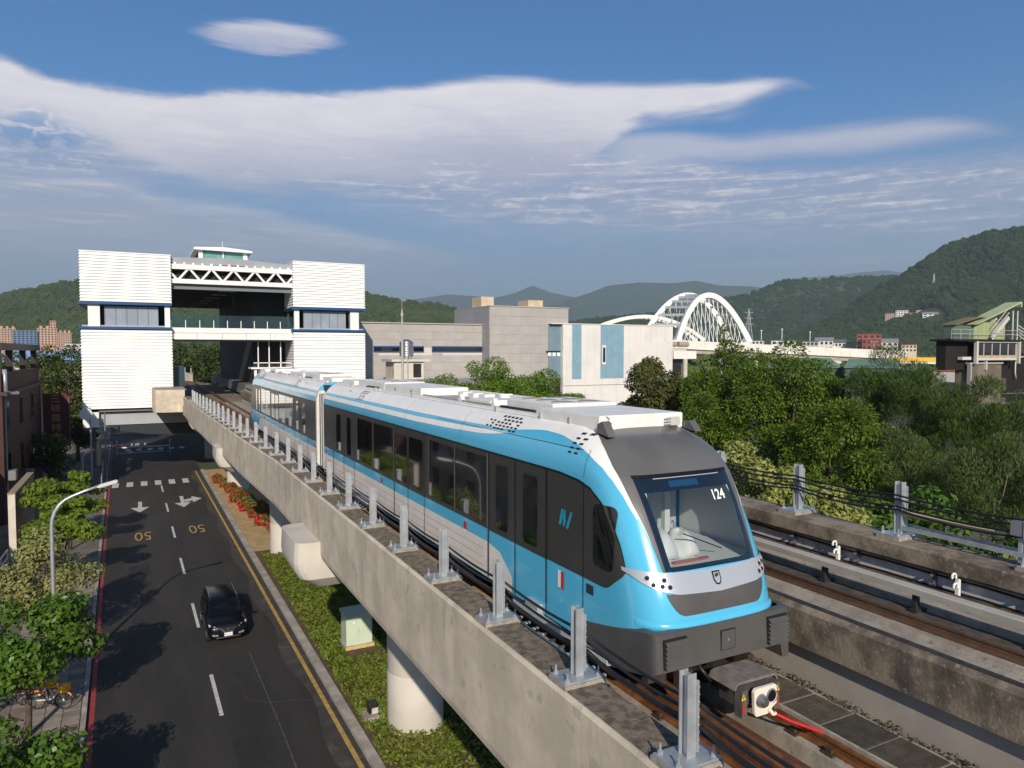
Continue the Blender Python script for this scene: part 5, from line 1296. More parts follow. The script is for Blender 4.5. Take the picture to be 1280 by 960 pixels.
# ================================================================== CAR
def suv(x, y, rz):
    t = thing('parked_car', (x, y, 0), 'black sport utility vehicle driving towards the camera in the right lane', 'car')
    t.name = 'car'; ROOTLOC[t.name] = (0, 0, 0); t.rotation_euler.z = rz
    paint = M('car_black', (.004, .005, .008), rough=.32, spec=.22, coat=.15)
    cg = M('car_glass', (.003, .004, .005), rough=.05, spec=.35)
    chrome = M('chrome', (.7, .7, .72), rough=.12, metal=1)
    secs = [(0.0, .58, .40, .70), (.05, .74, .30, .84), (.16, .85, .24, .95), (.5, .90, .22, 1.02), (1.1, .915, .22, 1.07), (2.4, .92, .22, 1.09), (3.7, .92, .24, 1.10), (4.3, .90, .30, 1.08), (4.55, .84, .36, 1.02), (4.66, .74, .42, .92)]
    rings = []
    for u, hw, zb, zt in secs:
        r = []
        for k in range(24):
            a = 2 * math.pi * k / 24; c, s = math.cos(a), math.sin(a)
            r.append((hw * math.copysign(abs(c) ** .38, c), u, (zb + zt) / 2 + (zt - zb) / 2 * math.copysign(abs(s) ** .5, s)))
        rings.append(r)
    MB().loft(rings, caps=True).build('body', paint, t, smooth=50)
    gs = [(1.15, .82, 1.03, .78, 1.06), (1.45, .86, 1.03, .73, 1.36), (1.78, .87, 1.03, .68, 1.62), (2.1, .87, 1.03, .67, 1.71), (3.0, .87, 1.03, .67, 1.73), (3.9, .87, 1.03, .66, 1.71), (4.3, .85, 1.03, .65, 1.62), (4.55, .80, 1.03, .66, 1.16)]
    rings = [[(-b_, u, z0), (-w_ - .02, u, z1 - .08), (-w_ + .08, u, z1), (0, u, z1 + .015), (w_ - .08, u, z1), (w_ + .02, u, z1 - .08), (b_, u, z0)] for u, b_, z0, w_, z1 in gs]
    MB().loft(rings, closed=False).build('cabin', paint, t, smooth=40)
    MB().add([(-.76, 1.17, 1.115), (.76, 1.17, 1.115), (.64, 1.80, 1.665), (-.64, 1.80, 1.665)], [(0, 1, 2, 3)]).build('windscreen', cg, t)
    for s in (-1, 1):
        for k, (ya, yb) in enumerate(((1.6, 2.45), (2.55, 3.35), (3.45, 4.0))):
            f = lambda yy: .86
            MB().add([(s * .882, ya - (.25 if k == 0 else 0), 1.12), (s * .882, yb, 1.12), (s * .722, yb - (0 if k < 2 else .1), 1.56), (s * .722, ya + (.25 if k == 0 else 0), 1.56)], [(0, 1, 2, 3)]).build('side_window', cg, t)
        MB().bar((s * .62, 2.1, 1.745), (s * .62, 3.9, 1.745), .04).build('roof_rail', M('roof_rail_silver', (.3, .3, .3), rough=.3, metal=.6), t)
        m_ = MB().box(s * .90, s * 1.08, 1.5, 1.68, 1.08, 1.22) if s > 0 else MB().box(-1.08, -.90, 1.5, 1.68, 1.08, 1.22)
        m_.build('mirror', paint, t, bevel=.03)
        for u in (.82, 3.62):
            w_ = MB().tube([(s * .70, u, .34), (s * .925, u, .34)], .345, 28).build('wheel', M('tyre', (.015, .015, .016), rough=.8), t, smooth=40)
            MB().tube([(s * .925, u, .34), (s * .932, u, .34)], .21, 20).build('rim', M('alloy', (.42, .42, .44), rough=.3, metal=.8), w_, smooth=40)
        MB().add([(s * .84, .20, .86), (s * .50, .02, .76), (s * .46, .045, .82), (s * .66, .12, .90), (s * .86, .34, .96)], [(0, 1, 2, 3, 4)]).build('headlight', M('headlight', (.62, .64, .68), rough=.1, metal=.4, coat=.5), t)
        MB().bar((s * .13, -.02, .58), (s * .36, .02, .80), .07, .05).build('grille_bar', chrome, t)
        MB().add([(s * .70, .02, .44), (s * .45, -.02, .42), (s * .45, -.02, .50), (s * .72, .03, .54)], [(0, 1, 2, 3)]).build('fog_lamp', M('fog', (.3, .32, .36), rough=.2, metal=.4), t)
    MB().box(-.30, .30, -.012, .02, .56, .80).build('grille', slotm, t)
    MB().box(-.13, .13, -.03, -.01, .585, .63).build('grille_foot', chrome, t)
    MB().disc((0, -.02, .72), (0, -1, 0), .06, 14, .012).build('badge', chrome, t)
    MB().box(-.19, .19, -.05, -.03, .40, .56).build('number_plate', M('plate_white', (.8, .8, .78), rough=.5), t)
    text('plate_number', 'BAM-7219', black, .09, (0, -.053, .48), (R(90), 0, 0), t, ext=.001)
    MB().box(-.55, .55, -.015, .06, .30, .36).build('bumper_trim', chrome, t, bevel=.01)
    return t
suv(3.47, 36.5, R(1.0))

# ================================================================== RENTAL BICYCLES UNDER THE TREES
def bike(x, y, rz, lab):
    t = thing('bicycle', (x, y, .13), lab, 'bicycle', 'orange rental bicycles under the street trees')
    ROOTLOC[t.name] = (0, 0, 0); t.rotation_euler.z = rz
    org = M('bike_orange', (.75, .22, .02), rough=.4); wh_ = M('bike_white', (.75, .72, .66), rough=.4); tyre = M('tyre', (.015, .015, .016))
    for yy_ in (-.52, .52):
        w_ = MB().tube([(0, yy_ + .32 * math.cos(a), .33 + .32 * math.sin(a)) for a in np.linspace(0, 2 * math.pi, 25)], .022, 6, caps=False).build('wheel', tyre, t, smooth=True)
        b = MB()
        for a in np.linspace(0, math.pi, 7)[:-1]: b.bar((0, yy_ + .31 * math.cos(a), .33 + .31 * math.sin(a)), (0, yy_ - .31 * math.cos(a), .33 - .31 * math.sin(a)), .006)
        b.build('spokes', galv, w_)['kind'] = 'stuff'
        MB().tube([(0, yy_ + .37 * math.cos(a), .33 + .37 * math.sin(a)) for a in np.linspace(.3, 2.6, 10)], .035, 6).build('mudguard', org, t, smooth=True)
    MB().tube([(0, -.52, .33), (0, -.32, .88), (0, -.26, 1.02)], .025, 8).build('fork', wh_, t)
    MB().tube([(0, -.36, .75), (0, -.1, .42), (0, .12, .36), (0, .52, .33)], .035, 8).build('frame', wh_, t, smooth=True)
    MB().tube([(0, .1, .36), (0, .22, .86)], .025, 8).build('seat_post', wh_, t)
    MB().box(-.09, .09, .1, .36, .86, .93).build('saddle', org, t, bevel=.03)
    MB().tube([(-.28, -.14, 1.02), (-.2, -.25, 1.04), (.2, -.25, 1.04), (.28, -.14, 1.02)], .018, 6).build('handlebar', black, t, smooth=True)
    MB().box(-.17, .17, -.72, -.4, .72, .98).build('basket', M('bike_yellow', (.80, .42, .02), rough=.5), t, bevel=.02)
    return t
for i, (bx_, by_, rz) in enumerate(((-4.35, 33.7, 1.25), (-3.85, 33.2, 1.2), (-3.4, 32.6, 1.1))):
    bike(bx_, by_, rz, ('left', 'middle', 'right')[i] + ' orange and white bicycle of the three parked under the street tree')
# apartment house next to the brown one, mirrored in the train windows
ap = thing('apartment_house', (-17, 56, 0), 'beige apartment house left of the plaza, mirrored in the train windows', 'building')
AX = -13.0
MB().box(-26, AX, 21, 69.0, 0, 8.6).build('wall', M('beige_render', (.58, .48, .33), (.50, .42, .30), scale=.5, rough=.85, streak=.4), ap)
for r_ in range(2):
    for c_ in range(11):
        y0 = 23.0 + c_ * 4.2; z0 = .9 + r_ * 3.2
        w_ = MB().box(AX, AX + .08, y0, y0 + 1.9, z0, z0 + 1.9).build('window', M('win_frame_pale', (.62, .60, .56), rough=.6), ap)
        for q in (0, 1): MB().box(AX + .08, AX + .10, y0 + .1 + q * .88, y0 + .92 + q * .88, z0 + .1, z0 + 1.8).build('pane', tglass, w_)
        if (r_ + c_) % 2 == 0: MB().box(AX, AX + .6, y0 + 2.4, y0 + 3.3, z0 - .1, z0 + .6).build('air_conditioner', M('ac_white', (.6, .6, .58)), ap)
        if r_ == 1 and c_ % 2: MB().prism([(AX, z0 + 2.5), (AX + .9, z0 + 2.1), (AX + .9, z0 + 2.05), (AX, z0 + 2.4)], 'y', y0 - .2, y0 + 2.1).build('awning', M('awning_green', (.02, .20, .06), rough=.6), ap)
# ================================================================== HILLS
RIDGES = dict(
 L=[(-881, 2148, 127), (-555, 1980, 122), (-258, 1828, 131), (-214, 1805, 144), (-147, 1772, 157), (-95, 1745, 161), (38, 1676, 152), (193, 1653, 148), (357, 1624, 147), (457, 1629, 148), (530, 1648, 140), (614, 1604, 129), (735, 1597, 107), (897, 1567, 70), (1003, 1511, 34)],
 Mid=[(1097, 2252, 58), (1322, 2196, 122), (1502, 2160, 138), (1657, 2081, 158), (1812, 2003, 193), (1941, 1938, 222), (2070, 1874, 274), (2224, 1795, 282), (2353, 1729, 288), (2630, 1700, 305), (3115, 1564, 325)],
 Rr=[(1330, 1290, 12), (1390, 1256, 37), (1460, 1221, 76), (1530, 1188, 119), (1600, 1154, 173), (1626, 1097, 206), (1691, 1056, 265), (1723, 984, 287), (1751, 914, 293), (1880, 791, 298), (2115, 612, 264)],
 F1=[(1512, 5993, 334), (1809, 5842, 380), (2048, 5723, 454), (2286, 5602, 494), (2641, 5418, 467), (2790, 5344, 507), (2909, 5285, 567), (3056, 5206, 507), (3233, 5113, 467), (3706, 4865, 380), (4297, 4558, 314)],
 F2=[(2098, 4559, 208), (2297, 4459, 264), (2595, 4310, 358), (2794, 4212, 430), (2894, 4162, 475), (3092, 4062, 497), (3289, 3960, 491), (3438, 3884, 508), (3585, 3806, 475), (3783, 3704, 469), (3979, 3601, 430), (4275, 3447, 391), (4669, 3240, 319)],
 F3=[(4587, 4868, 497), (4968, 4676, 597), (5223, 4549, 675), (5476, 4420, 689), (5729, 4291, 724), (5919, 4194, 739), (6171, 4061, 689), (6739, 3766, 618)])
for k_ in ('F1', 'F2', 'F3'): RIDGES[k_] = [(x * 1.45, y * 1.45, 14 + (z - 14) * 1.45) for x, y, z in RIDGES[k_]]
hill_m = M('forest_floor', (.030, .045, .014), (.055, .065, .022), scale=.012, rough=.95)
far_m = M('far_mountain_forest', (.022, .042, .020), (.04, .055, .03), scale=.006, rough=.95)
def ridge_fn(name):
    pts = [Vector(p) for p in RIDGES[name]]
    d = [0]
    for a, b in zip(pts, pts[1:]): d.append(d[-1] + (b.xy - a.xy).length)
    tot = d[-1]
    axis = (pts[-1].xy - pts[0].xy).normalized(); nrm = Vector((axis.y, -axis.x))     # towards the camera side
    if nrm.dot(-pts[0].xy) < 0: nrm = -nrm
    X = [p.x for p in pts]; Y = [p.y for p in pts]; Z = [p.z for p in pts]
    W = dict(L=620, Mid=700, Rr=640).get(name, 2200); seed = sum(map(ord, name)) * 3.7
    rough = 1.0 if W < 1000 else .8
    tree = 7 if W < 1000 else 0
    def P(s, t):
        """s 0..1 along the crest, t -1..1 across (+ = viewer's side)"""
        q = s * tot; x, y, z = (float(np.interp(q, d, A)) for A in (X, Y, Z))
        x += nrm.x * t * W; y += nrm.y * t * W
        a = abs(t); prof = (1 - a) ** 1.25 * (1 - .25 * math.sin(math.pi * a)) if t > 0 else (1 - a)
        spur = noise.noise((x / W * 3.2 + seed, y / W * 3.2, 0)) * .55 + noise.noise((x / W * 8 + seed, y / W * 8, 2)) * .25
        h = (z - tree) * prof * (1 + rough * spur * min(1, a * 2.6) * 1.1)
        h += noise.noise((x / 30, y / 30, seed)) * 2.5 * (1 - a)
        return (x, y, max(-2, h))
    return P
def hill(name, ns, nt, mat, label):
    P = ridge_fn(name); b = MB()
    b.loft([[P(i / ns, -1 + 2 * j / nt) for j in range(nt + 1)] for i in range(ns + 1)], closed=False)
    o = b.build(label, mat, smooth=True); structure(o); return P
PL = hill('L', 120, 40, hill_m, 'hill'); PM = hill('Mid', 120, 40, hill_m, 'hill'); PR = hill('Rr', 120, 44, hill_m, 'hill')
for k in ('F1', 'F2', 'F3'): hill(k, 160, 60, far_m, 'mountain')

def forest(name, label, pts, sizes, c1, c2, seed):
    """many tree crowns on a slope: one mass; each crown a small lumpy ball"""
    m = bpy.data.meshes.new(name); m.vertices.add(len(pts)); m.vertices.foreach_set('co', np.array(pts, np.float32).ravel())
    at = m.attributes.new('size', 'FLOAT', 'POINT'); at.data.foreach_set('value', np.array(sizes, np.float32))
    o = link(name, m); tag(o, label, 'forest', kind='stuff')
    mt = bpy.data.materials.new(name + '_leaves'); mt.use_nodes = True; nt = mt.node_tree; b = nt.nodes['Principled BSDF']
    oi = nt.nodes.new('ShaderNodeObjectInfo'); g = nt.nodes.new('ShaderNodeNewGeometry')
    big = nnoise(nt, g.outputs['Position'], .006, 4).ss(.35, .65); fine = nnoise(nt, g.outputs['Position'], .55, 4, .7).ss(.3, .7)
    col = nmix(nt, NX(nt, oi.outputs['Random']), c1, c2)
    col = nmix(nt, big * .5, col, tuple(q * .6 for q in c1)); col = nmix(nt, fine * .5, col, tuple(q * 1.5 for q in c2))
    nt.links.new(col, b.inputs['Base Color']); b.inputs['Roughness'].default_value = .9; b.inputs['Specular IOR Level'].default_value = .1
    ng = bpy.data.node_groups.new(name, 'GeometryNodeTree')
    ng.interface.new_socket('Geometry', in_out='INPUT', socket_type='NodeSocketGeometry'); ng.interface.new_socket('Geometry', in_out='OUTPUT', socket_type='NodeSocketGeometry')
    N = ng.nodes; Lk = ng.links
    gi = N.new('NodeGroupInput'); go = N.new('NodeGroupOutput')
    mp = N.new('GeometryNodeMeshToPoints'); Lk.new(gi.outputs[0], mp.inputs['Mesh'])
    ic = N.new('GeometryNodeMeshIcoSphere'); ic.inputs['Radius'].default_value = 1; ic.inputs['Subdivisions'].default_value = 4
    sp_ = N.new('GeometryNodeSetPosition'); Lk.new(ic.outputs['Mesh'], sp_.inputs['Geometry'])
    nz = N.new('ShaderNodeTexNoise'); nz.inputs['Scale'].default_value = 2.6; nz.inputs['Detail'].default_value = 5; nz.inputs['Roughness'].default_value = .7
    ps = N.new('GeometryNodeInputPosition'); sc = N.new('ShaderNodeVectorMath'); sc.operation = 'SCALE'
    mr = N.new('ShaderNodeMapRange'); mr.inputs['From Min'].default_value = .3; mr.inputs['From Max'].default_value = .7; mr.inputs['To Min'].default_value = -.55; mr.inputs['To Max'].default_value = .4
    Lk.new(nz.outputs[0], mr.inputs['Value']); Lk.new(ps.outputs[0], sc.inputs[0]); Lk.new(mr.outputs[0], sc.inputs['Scale']); Lk.new(sc.outputs[0], sp_.inputs['Offset'])
    sm = N.new('GeometryNodeSetMaterial'); sm.inputs['Material'].default_value = mt; Lk.new(sp_.outputs[0], sm.inputs['Geometry'])
    ii = N.new('GeometryNodeInstanceOnPoints'); Lk.new(mp.outputs[0], ii.inputs['Points']); Lk.new(sm.outputs[0], ii.inputs['Instance'])
    rv = N.new('FunctionNodeRandomValue'); rv.data_type = 'FLOAT_VECTOR'; rv.inputs[1].default_value = (.7, .7, 6.28); rv.inputs['Seed'].default_value = seed
    Lk.new(rv.outputs[0], ii.inputs['Rotation'])
    na = N.new('GeometryNodeInputNamedAttribute'); na.data_type = 'FLOAT'; na.inputs[0].default_value = 'size'
    Lk.new(na.outputs[0], ii.inputs['Scale']); Lk.new(ii.outputs[0], go.inputs[0])
    md = o.modifiers.new('crowns', 'NODES'); md.node_group = ng
    m.materials.append(mt)
    return o
def slope_pts(P, n, t0, t1, clear=()):
    g = np.random.default_rng(n); pts, sz = [], []
    for i in range(n):
        s, t = g.random(), t0 + (t1 - t0) * g.random()
        x, y, z = P(s, t)
        if any((x - a) ** 2 + (y - b_) ** 2 < r * r for a, b_, r in clear): continue
        r = g.uniform(4.5, 9.5) * (1.25 if g.random() < .1 else 1)
        pts.append((x, y, z + r * .35)); sz.append(r)
    return pts, sz
def slope_z(P, x, y):
    best = None
    for i in range(0, 101, 2):
        for j in range(0, 100, 2):
            q = P(i / 100, j / 100); d = (q[0] - x) ** 2 + (q[1] - y) ** 2
            if best is None or d < best[0]: best = (d, q[2])
    return best[1]
hills_clear = [(1445 - 12, 1016 - 8, 20), (1456 - 12, 997 - 8, 20), (1463 - 12, 979 - 8, 20), (1469 - 12, 968 - 8, 18), (1450, 930, 24), (1440, 905, 22), (1425, 1003, 16), (1436, 985, 16)]
forest('hill_forest', 'dark green forest covering hill at the left and behind the station', *slope_pts(PL, 15000, -.1, .98), (.027, .052, .013), (.062, .078, .024), 1)
forest('hill_forest', 'dense forest covering the middle hill behind arch bridge', *slope_pts(PM, 14000, -.1, .98), (.017, .036, .012), (.038, .055, .020), 2)
forest('hill_forest', 'dense dark forest covering tall hill at right', *slope_pts(PR, 24000, -.3, .99, hills_clear), (.017, .037, .011), (.042, .06, .019), 3)
# far wood on the plain: tree belts between houses
g = np.random.default_rng(77); pts, sz = [], []
for i in range(5200):
    a = R(g.uniform(-14, 66)); d = g.uniform(330, 1400) if g.random() < .75 else g.uniform(240, 420)
    x, y = d * math.sin(a), d * math.cos(a)
    if noise.noise((x / 130, y / 130, 5)) < -.02 and d > 320: continue
    if d < 330 and (R(14) < a < R(30) or a > R(38)): continue
    if R(38) < a < R(58) and 280 < d < 420: continue
    r = g.uniform(3, 6.5); pts.append((x, y, r * .6)); sz.append(r)
forest('valley_wood', 'green tree belts on the valley floor below the hills', pts, sz, (.045, .085, .015), (.10, .13, .03), 4)

# ================================================================== ARCH BRIDGE AND BARRIER VIADUCT
br = thing('arch_bridge', (320, 350, 0), 'white twin-arch bridge with crossed hangers leaning together at the crown', 'bridge')
bwm = M('bridge_white', (.80, .80, .78), (.72, .72, .70), scale=.15, rough=.5)
def arch_pts(fl, fr, cr, n=28):
    fl, fr, cr = Vector(fl), Vector(fr), Vector(cr); mid = (fl + fr) / 2; out = []
    for i in range(n + 1):
        u = -1 + 2 * i / n; k = 1 - abs(u) ** 2.0
        out.append(fl.lerp(fr, (u + 1) / 2) + (cr - mid) * k)
    return out
def boxarch(pts, w, h, name):
    b = MB(); rings = []
    for i, p in enumerate(pts):
        d = (pts[min(i + 1, len(pts) - 1)] - pts[max(i - 1, 0)]).normalized(); side = d.cross(Vector((0, 0, 1)))
        side = side.normalized() if side.length > .05 else Vector((0, 1, 0))
        u = side.cross(d)
        rings.append([p + side * a * w + u * c * h for a, c in ((-.5, -.5), (.5, -.5), (.5, .5), (-.5, .5))])
    b.loft(rings, caps=True); return b.build(name, bwm, br)
near = arch_pts((298.2, 353.5, 20), (338.5, 332.7, 20), (316.5, 346.0, 49.5))
farp = arch_pts((296.0, 388.5, 20), (349.1, 361.0, 20), (322, 371.5, 51.5))
boxarch(near, 3.0, 3.2, 'arch_rib'); boxarch(farp, 3.0, 3.2, 'arch_rib')
for i in range(3, 26, 2):
    MB().bar(near[i], farp[i], 1.3, 1.6).build('cross_brace', bwm, br)
def hangers(pts, n):
    fl, fr = pts[0], pts[-1]
    for k in range(n):
        for sgn in (-1, 1):
            u = (k + 1) / (n + 1); j = min(max(u + sgn * .07, .04), .96) * 28
            p = pts[int(j)].lerp(pts[min(int(j) + 1, 28)], j - int(j)); q = fl.lerp(fr, u)
            MB().bar(p, (q.x, q.y, 20), .27).build('hanger', bwm, br)
hangers(near, 17); hangers(farp, 15)
MB().bar((255, 392, 19), (341, 338, 19), 22, 2.2).build('deck', bwm, br)
b2 = thing('arch_bridge', (400, 490, 0), 'second lower white arch farther behind the twin-arch bridge', 'bridge')
a2 = arch_pts((333, 528, 24), (431, 476, 24), (386, 501, 44.5)); a3 = arch_pts((345, 552, 24), (443, 500, 24), (396, 520, 45))
_b = br; br = b2
boxarch(a2, 3, 3, 'arch_rib'); boxarch(a3, 3, 3, 'arch_rib')
for i in range(2, 27, 1): MB().bar(a2[i], a3[i], .9, 1.1).build('cross_brace', bwm, b2)
br = _b
vd = thing('barrier_viaduct', (240, 215, 0), 'long white noise-barrier viaduct sloping down to the right below the hills', 'viaduct')
A, B_, C_ = Vector((176, 247, 20.2)), Vector((232.4, 218.2, 17.05)), Vector((283.9, 191.6, 14.35))
bpm = M('barrier_white', (.78, .75, .68), (.70, .67, .60), scale=.3, rough=.7, streak=.25)
segs = 34
def vp_(f):
    q = f * 2; return A.lerp(B_, q) if q < 1 else B_.lerp(C_, q - 1)
for i in range(segs):
    p, q = vp_(i / segs), vp_((i + .985) / segs)
    b = MB().add([(p.x, p.y, p.z - 3.5), (q.x, q.y, q.z - 3.5), (q.x, q.y, q.z), (p.x, p.y, p.z), (p.x + .15, p.y + .3, p.z - 3.5), (q.x + .15, q.y + .3, q.z - 3.5), (q.x + .15, q.y + .3, q.z), (p.x + .15, p.y + .3, p.z)], [(0, 1, 2, 3), (7, 6, 5, 4), (3, 2, 6, 7), (0, 4, 5, 1), (0, 3, 7, 4), (1, 5, 6, 2)])
    b.build('barrier_panel', bpm, vd)
b = MB(); rings = []
for i in range(segs + 1):
    p = vp_(i / segs); rings.append([(p.x + .4, p.y + .8, p.z - 5.2), (p.x + .4, p.y + .8, p.z - 3.4), (p.x + 4, p.y + 8, p.z - 3.4), (p.x + 4, p.y + 8, p.z - 5.2)])
b.loft(rings, caps=True).build('girder', M('girder_tan', (.42, .36, .28), (.34, .29, .23), scale=.3, rough=.85), vd)
for i in range(0, segs + 1, 4):
    p = vp_(i / segs); MB().tube([(p.x + 2.2, p.y + 4, -.2), (p.x + 2.2, p.y + 4, p.z - 5.1)], 1.0, 14).build('pier', pier_c, vd, smooth=40)

# ================================================================== FAR BUILDINGS
def house(x, y, z0, w, d, h, rz, wm, rm, label, cat='house', floors=3, bays=4, group=None, flat_roof=True, name='house'):
    t = thing(name, (x, y, z0), label, cat, group); ROOTLOC[t.name] = (0, 0, 0); t.rotation_euler.z = rz
    MB().box(-w / 2, w / 2, -d / 2, d / 2, -12, h).build('wall', wm, t)
    if flat_roof: MB().box(-w / 2 - .3, w / 2 + .3, -d / 2 - .3, d / 2 + .3, h, h + .6).build('roof', rm, t)
    else: MB().prism([(-d / 2 - .8, h), (0, h + d * .28), (d / 2 + .8, h)], 'x', -w / 2 - .6, w / 2 + .6).build('roof', rm, t)
    fh = h / floors; bw_ = w / bays
    for f in range(floors):
        for k in range(bays):
            o = MB().box(-w / 2 + bw_ * (k + .22), -w / 2 + bw_ * (k + .78), -d / 2 - .08, -d / 2, fh * f + fh * .3, fh * f + fh * .8).build('window', tglass, t)
    return t
hw = [M('house_white', (.72, .70, .66), (.6, .58, .55), scale=.2, rough=.8), M('house_grey', (.42, .42, .42), (.34, .34, .34), scale=.2, rough=.8), M('house_brick', (.30, .09, .055), (.24, .075, .05), scale=.2, rough=.85), M('house_pink', (.52, .34, .25), (.46, .30, .23), scale=.2, rough=.85), M('house_cream', (.62, .52, .38), rough=.85)]
rw = [M('roof_dark', (.12, .12, .13), rough=.8), M('roof_red', (.42, .10, .05), rough=.8), M('roof_green', (.16, .26, .20), (.13, .21, .165), scale=.2, rough=.6), M('roof_slate', (.22, .22, .25), rough=.7)]
V = R(-52)
houses = [(562, 508, 13, 22, 12, 10, 0, 0, 'long low white house at the left end of the far village row'), (581, 492, 12, 14, 12, 10, 1, 0, 'grey house next to long low white house in the far village'), (593, 486, 12, 16, 12, 11, 0, 3, 'white house with slate roof in the middle of the far village row'),
          (603, 478, 11, 13, 12, 10, 0, 0, 'tall narrow white house right of the slate-roofed one'), (612, 470, 10, 15, 12, 10.5, 1, 0, 'grey house left of the red brick block in the far village'), (600, 440, 12, 16, 12, 12, 2, 1, 'low red brick house in front of the tall brick block'),
          (616, 436, 12, 18, 12, 9, 0, 3, 'white gabled house right of the red brick block'), (548, 530, 14, 14, 12, 9, 0, 0, 'white house behind the viaduct near the bridge foot'), (632, 425, 11, 12, 10, 7, 4, 1, 'small cream house with red roof at the right of the village')]
for x, y, z0, w, d, h, wi, ri, lab in houses:
    z0 += 2.8; h *= .92
    house(x, y, z0, w, d, h, V, hw[wi], rw[ri], lab, flat_roof='gable' not in lab and 'slate' not in lab, floors=2, bays=4, group='far village houses below the hill')
house(604, 446, 14, 20, 14, 16, V, hw[2], hw[2], 'tall red brick block standing above the far village', 'building', 4, 4, name='brick_block')
for x, y, z0, w, d, h, wi, ri, lab, flt in ((1445, 1016, 84, 20, 14, 13, 3, 0, 'leftmost pink block of the terrace of buildings on the hillside', True), (1456, 997, 86, 24, 14, 17, 0, 0, 'white block of the hillside terrace next to the pink one', True), (1463, 979, 85, 22, 14, 12, 3, 0, 'low pink block in the middle of the hillside terrace', True), (1469, 968, 84, 10, 12, 18, 4, 0, 'cream tower block of the hillside terrace', True), (1458, 925, 85, 46, 14, 8, 0, 3, 'long white hall with grey pitched roof on hillside', False)):
    house(x, y, z0, w, d, h, V, hw[wi], rw[ri], lab, 'building', 4 if flt else 2, 5, flat_roof=flt, name='hillside_building')
VL = R(8)
for x, y, z0, w, d, h, wi, lab in ((-212, 1560, 26, 26, 20, 29, 3, 'left wing of the pink apartment complex at the foot of the left hill'), (-150, 1545, 26, 30, 20, 30, 3, 'right wing of the pink apartment complex with stepped roof'), (-122, 1530, 22, 20, 20, 26, 3, 'lower end block of the pink apartment complex by the station')):
    x, y, z0, w, d, h = x * .69, y * .69, 14 + (z0 - 14) * .69, w * .69, d * .69, h * .69
    t = house(x, y, z0, w, d, h, VL, hw[wi], hw[3], lab, 'apartment block', 7, 6, name='apartment_block')
    for k in range(3): MB().box(-w / 2 + w * (.12 + .33 * k), -w / 2 + w * (.26 + .33 * k), -3, 3, h, h + 3.5).build('roof_turret', hw[3], t)
t = house(-97, 1064, 22.3, 6.2, 6.2, 30.4, VL, hw[3], rw[1], 'slim pink tower rising from the apartment complex', 'tower', 9, 2, name='apartment_tower')
house(-125.6, 1058, 20.9, 25, 11, 18.6, VL, M('blue_curtain_wall', (.13, .20, .33), (.10, .16, .28), scale=.1, rough=.4), rw[3], 'blue curtain-walled block in front of the pink apartments', 'building', 7, 6, name='blue_block')
for x, y, z0, w, h, wi, lab in ((-262, 1580, 48, 24, 8, 0, 'white house on the slope at the left edge'), (-242, 1590, 52, 20, 7, 0, 'pale house on the slope right of the white one at the left edge'), (-100, 1500, 14, 40, 14, 0, 'long white low building beside left tower of the station')):
    house(x * .69, y * .69, 14 + (z0 - 14) * .69, w * .69, 8.5, h * .69, VL, hw[wi], rw[3], lab, floors=2, bays=4, group='houses on the left slope')
house(-30, 330, 0, 30, 20, 9, 0, hw[1], M('roof_blue', (.22, .34, .55), rough=.5), 'low warehouse with pale blue roof just left of the station', 'warehouse', 2, 6, flat_roof=False, name='warehouse')
house(-38, 420, 0, 30, 20, 13, 0, M('wh_tan', (.30, .24, .19), rough=.8), rw[0], 'dark roofed warehouse behind the blue roofed one', 'warehouse', 2, 6, name='warehouse')
# sheds right of the trees
def shed(x, y, w, d, h, rz, wm, rm, lab, name='shed'):
    t = thing(name, (x, y, 0), lab, 'shed', 'sheds below the white viaduct'); ROOTLOC[t.name] = (0, 0, 0); t.rotation_euler.z = rz
    MB().box(-w / 2, w / 2, -d / 2, d / 2, 0, h).build('wall', wm, t)
    MB().prism([(-w / 2 - .6, h - .1), (0, h + w * .13), (w / 2 + .6, h - .1)], 'y', -d / 2 - .6, d / 2 + .6).build('roof', rm, t)
    MB().box(-w / 4, w / 4, -d / 2 - .1, -d / 2, 0, h * .6).build('door', dark_in, t)
gw_ = M('shed_dark_green', (.07, .12, .10), rough=.7)
shed(205, 176, 26, 16, 8.6, R(20), gw_, rw[2], 'long shed with pale green roof behind the tallest green tree')
shed(222, 162, 22, 14, 8.8, R(30), gw_, rw[2], 'pale green roofed shed in the middle below the viaduct')
shed(225, 148, 13, 14, 8.2, R(-62), gw_, rw[2], 'dark green gabled shed below the right end of the viaduct')
shed(233, 140, 11, 14, 8.4, R(-62), gw_, rw[2], 'green gabled shed farthest right below the viaduct')
shed(214, 132, 9, 9, 8.6, R(-50), hw[1], rw[1], 'small grey shed with orange-red roof beside dark building')
shed(232, 128, 8, 9, 9.6, R(-50), hw[1], rw[1], 'small red roofed hut behind the orange-roofed shed')
yb = thing('yellow_bridge', (269, 176, 9), 'low yellow bridge railing at the end of the white viaduct', 'bridge')
MB().bar((262, 184, 11.2), (281, 167, 11.0), .5, 1.6).build('railing', M('bridge_yellow', (.70, .38, .03), rough=.6), yb)
MB().bar((262, 184, 9.9), (281, 167, 9.7), 4, .8).build('deck', bpm, yb)
for k in range(3): MB().box(264 + k * 7, 265 + k * 7, 181 - k * 6, 182 - k * 6, 0, 9.6).build('pier', conc, yb)
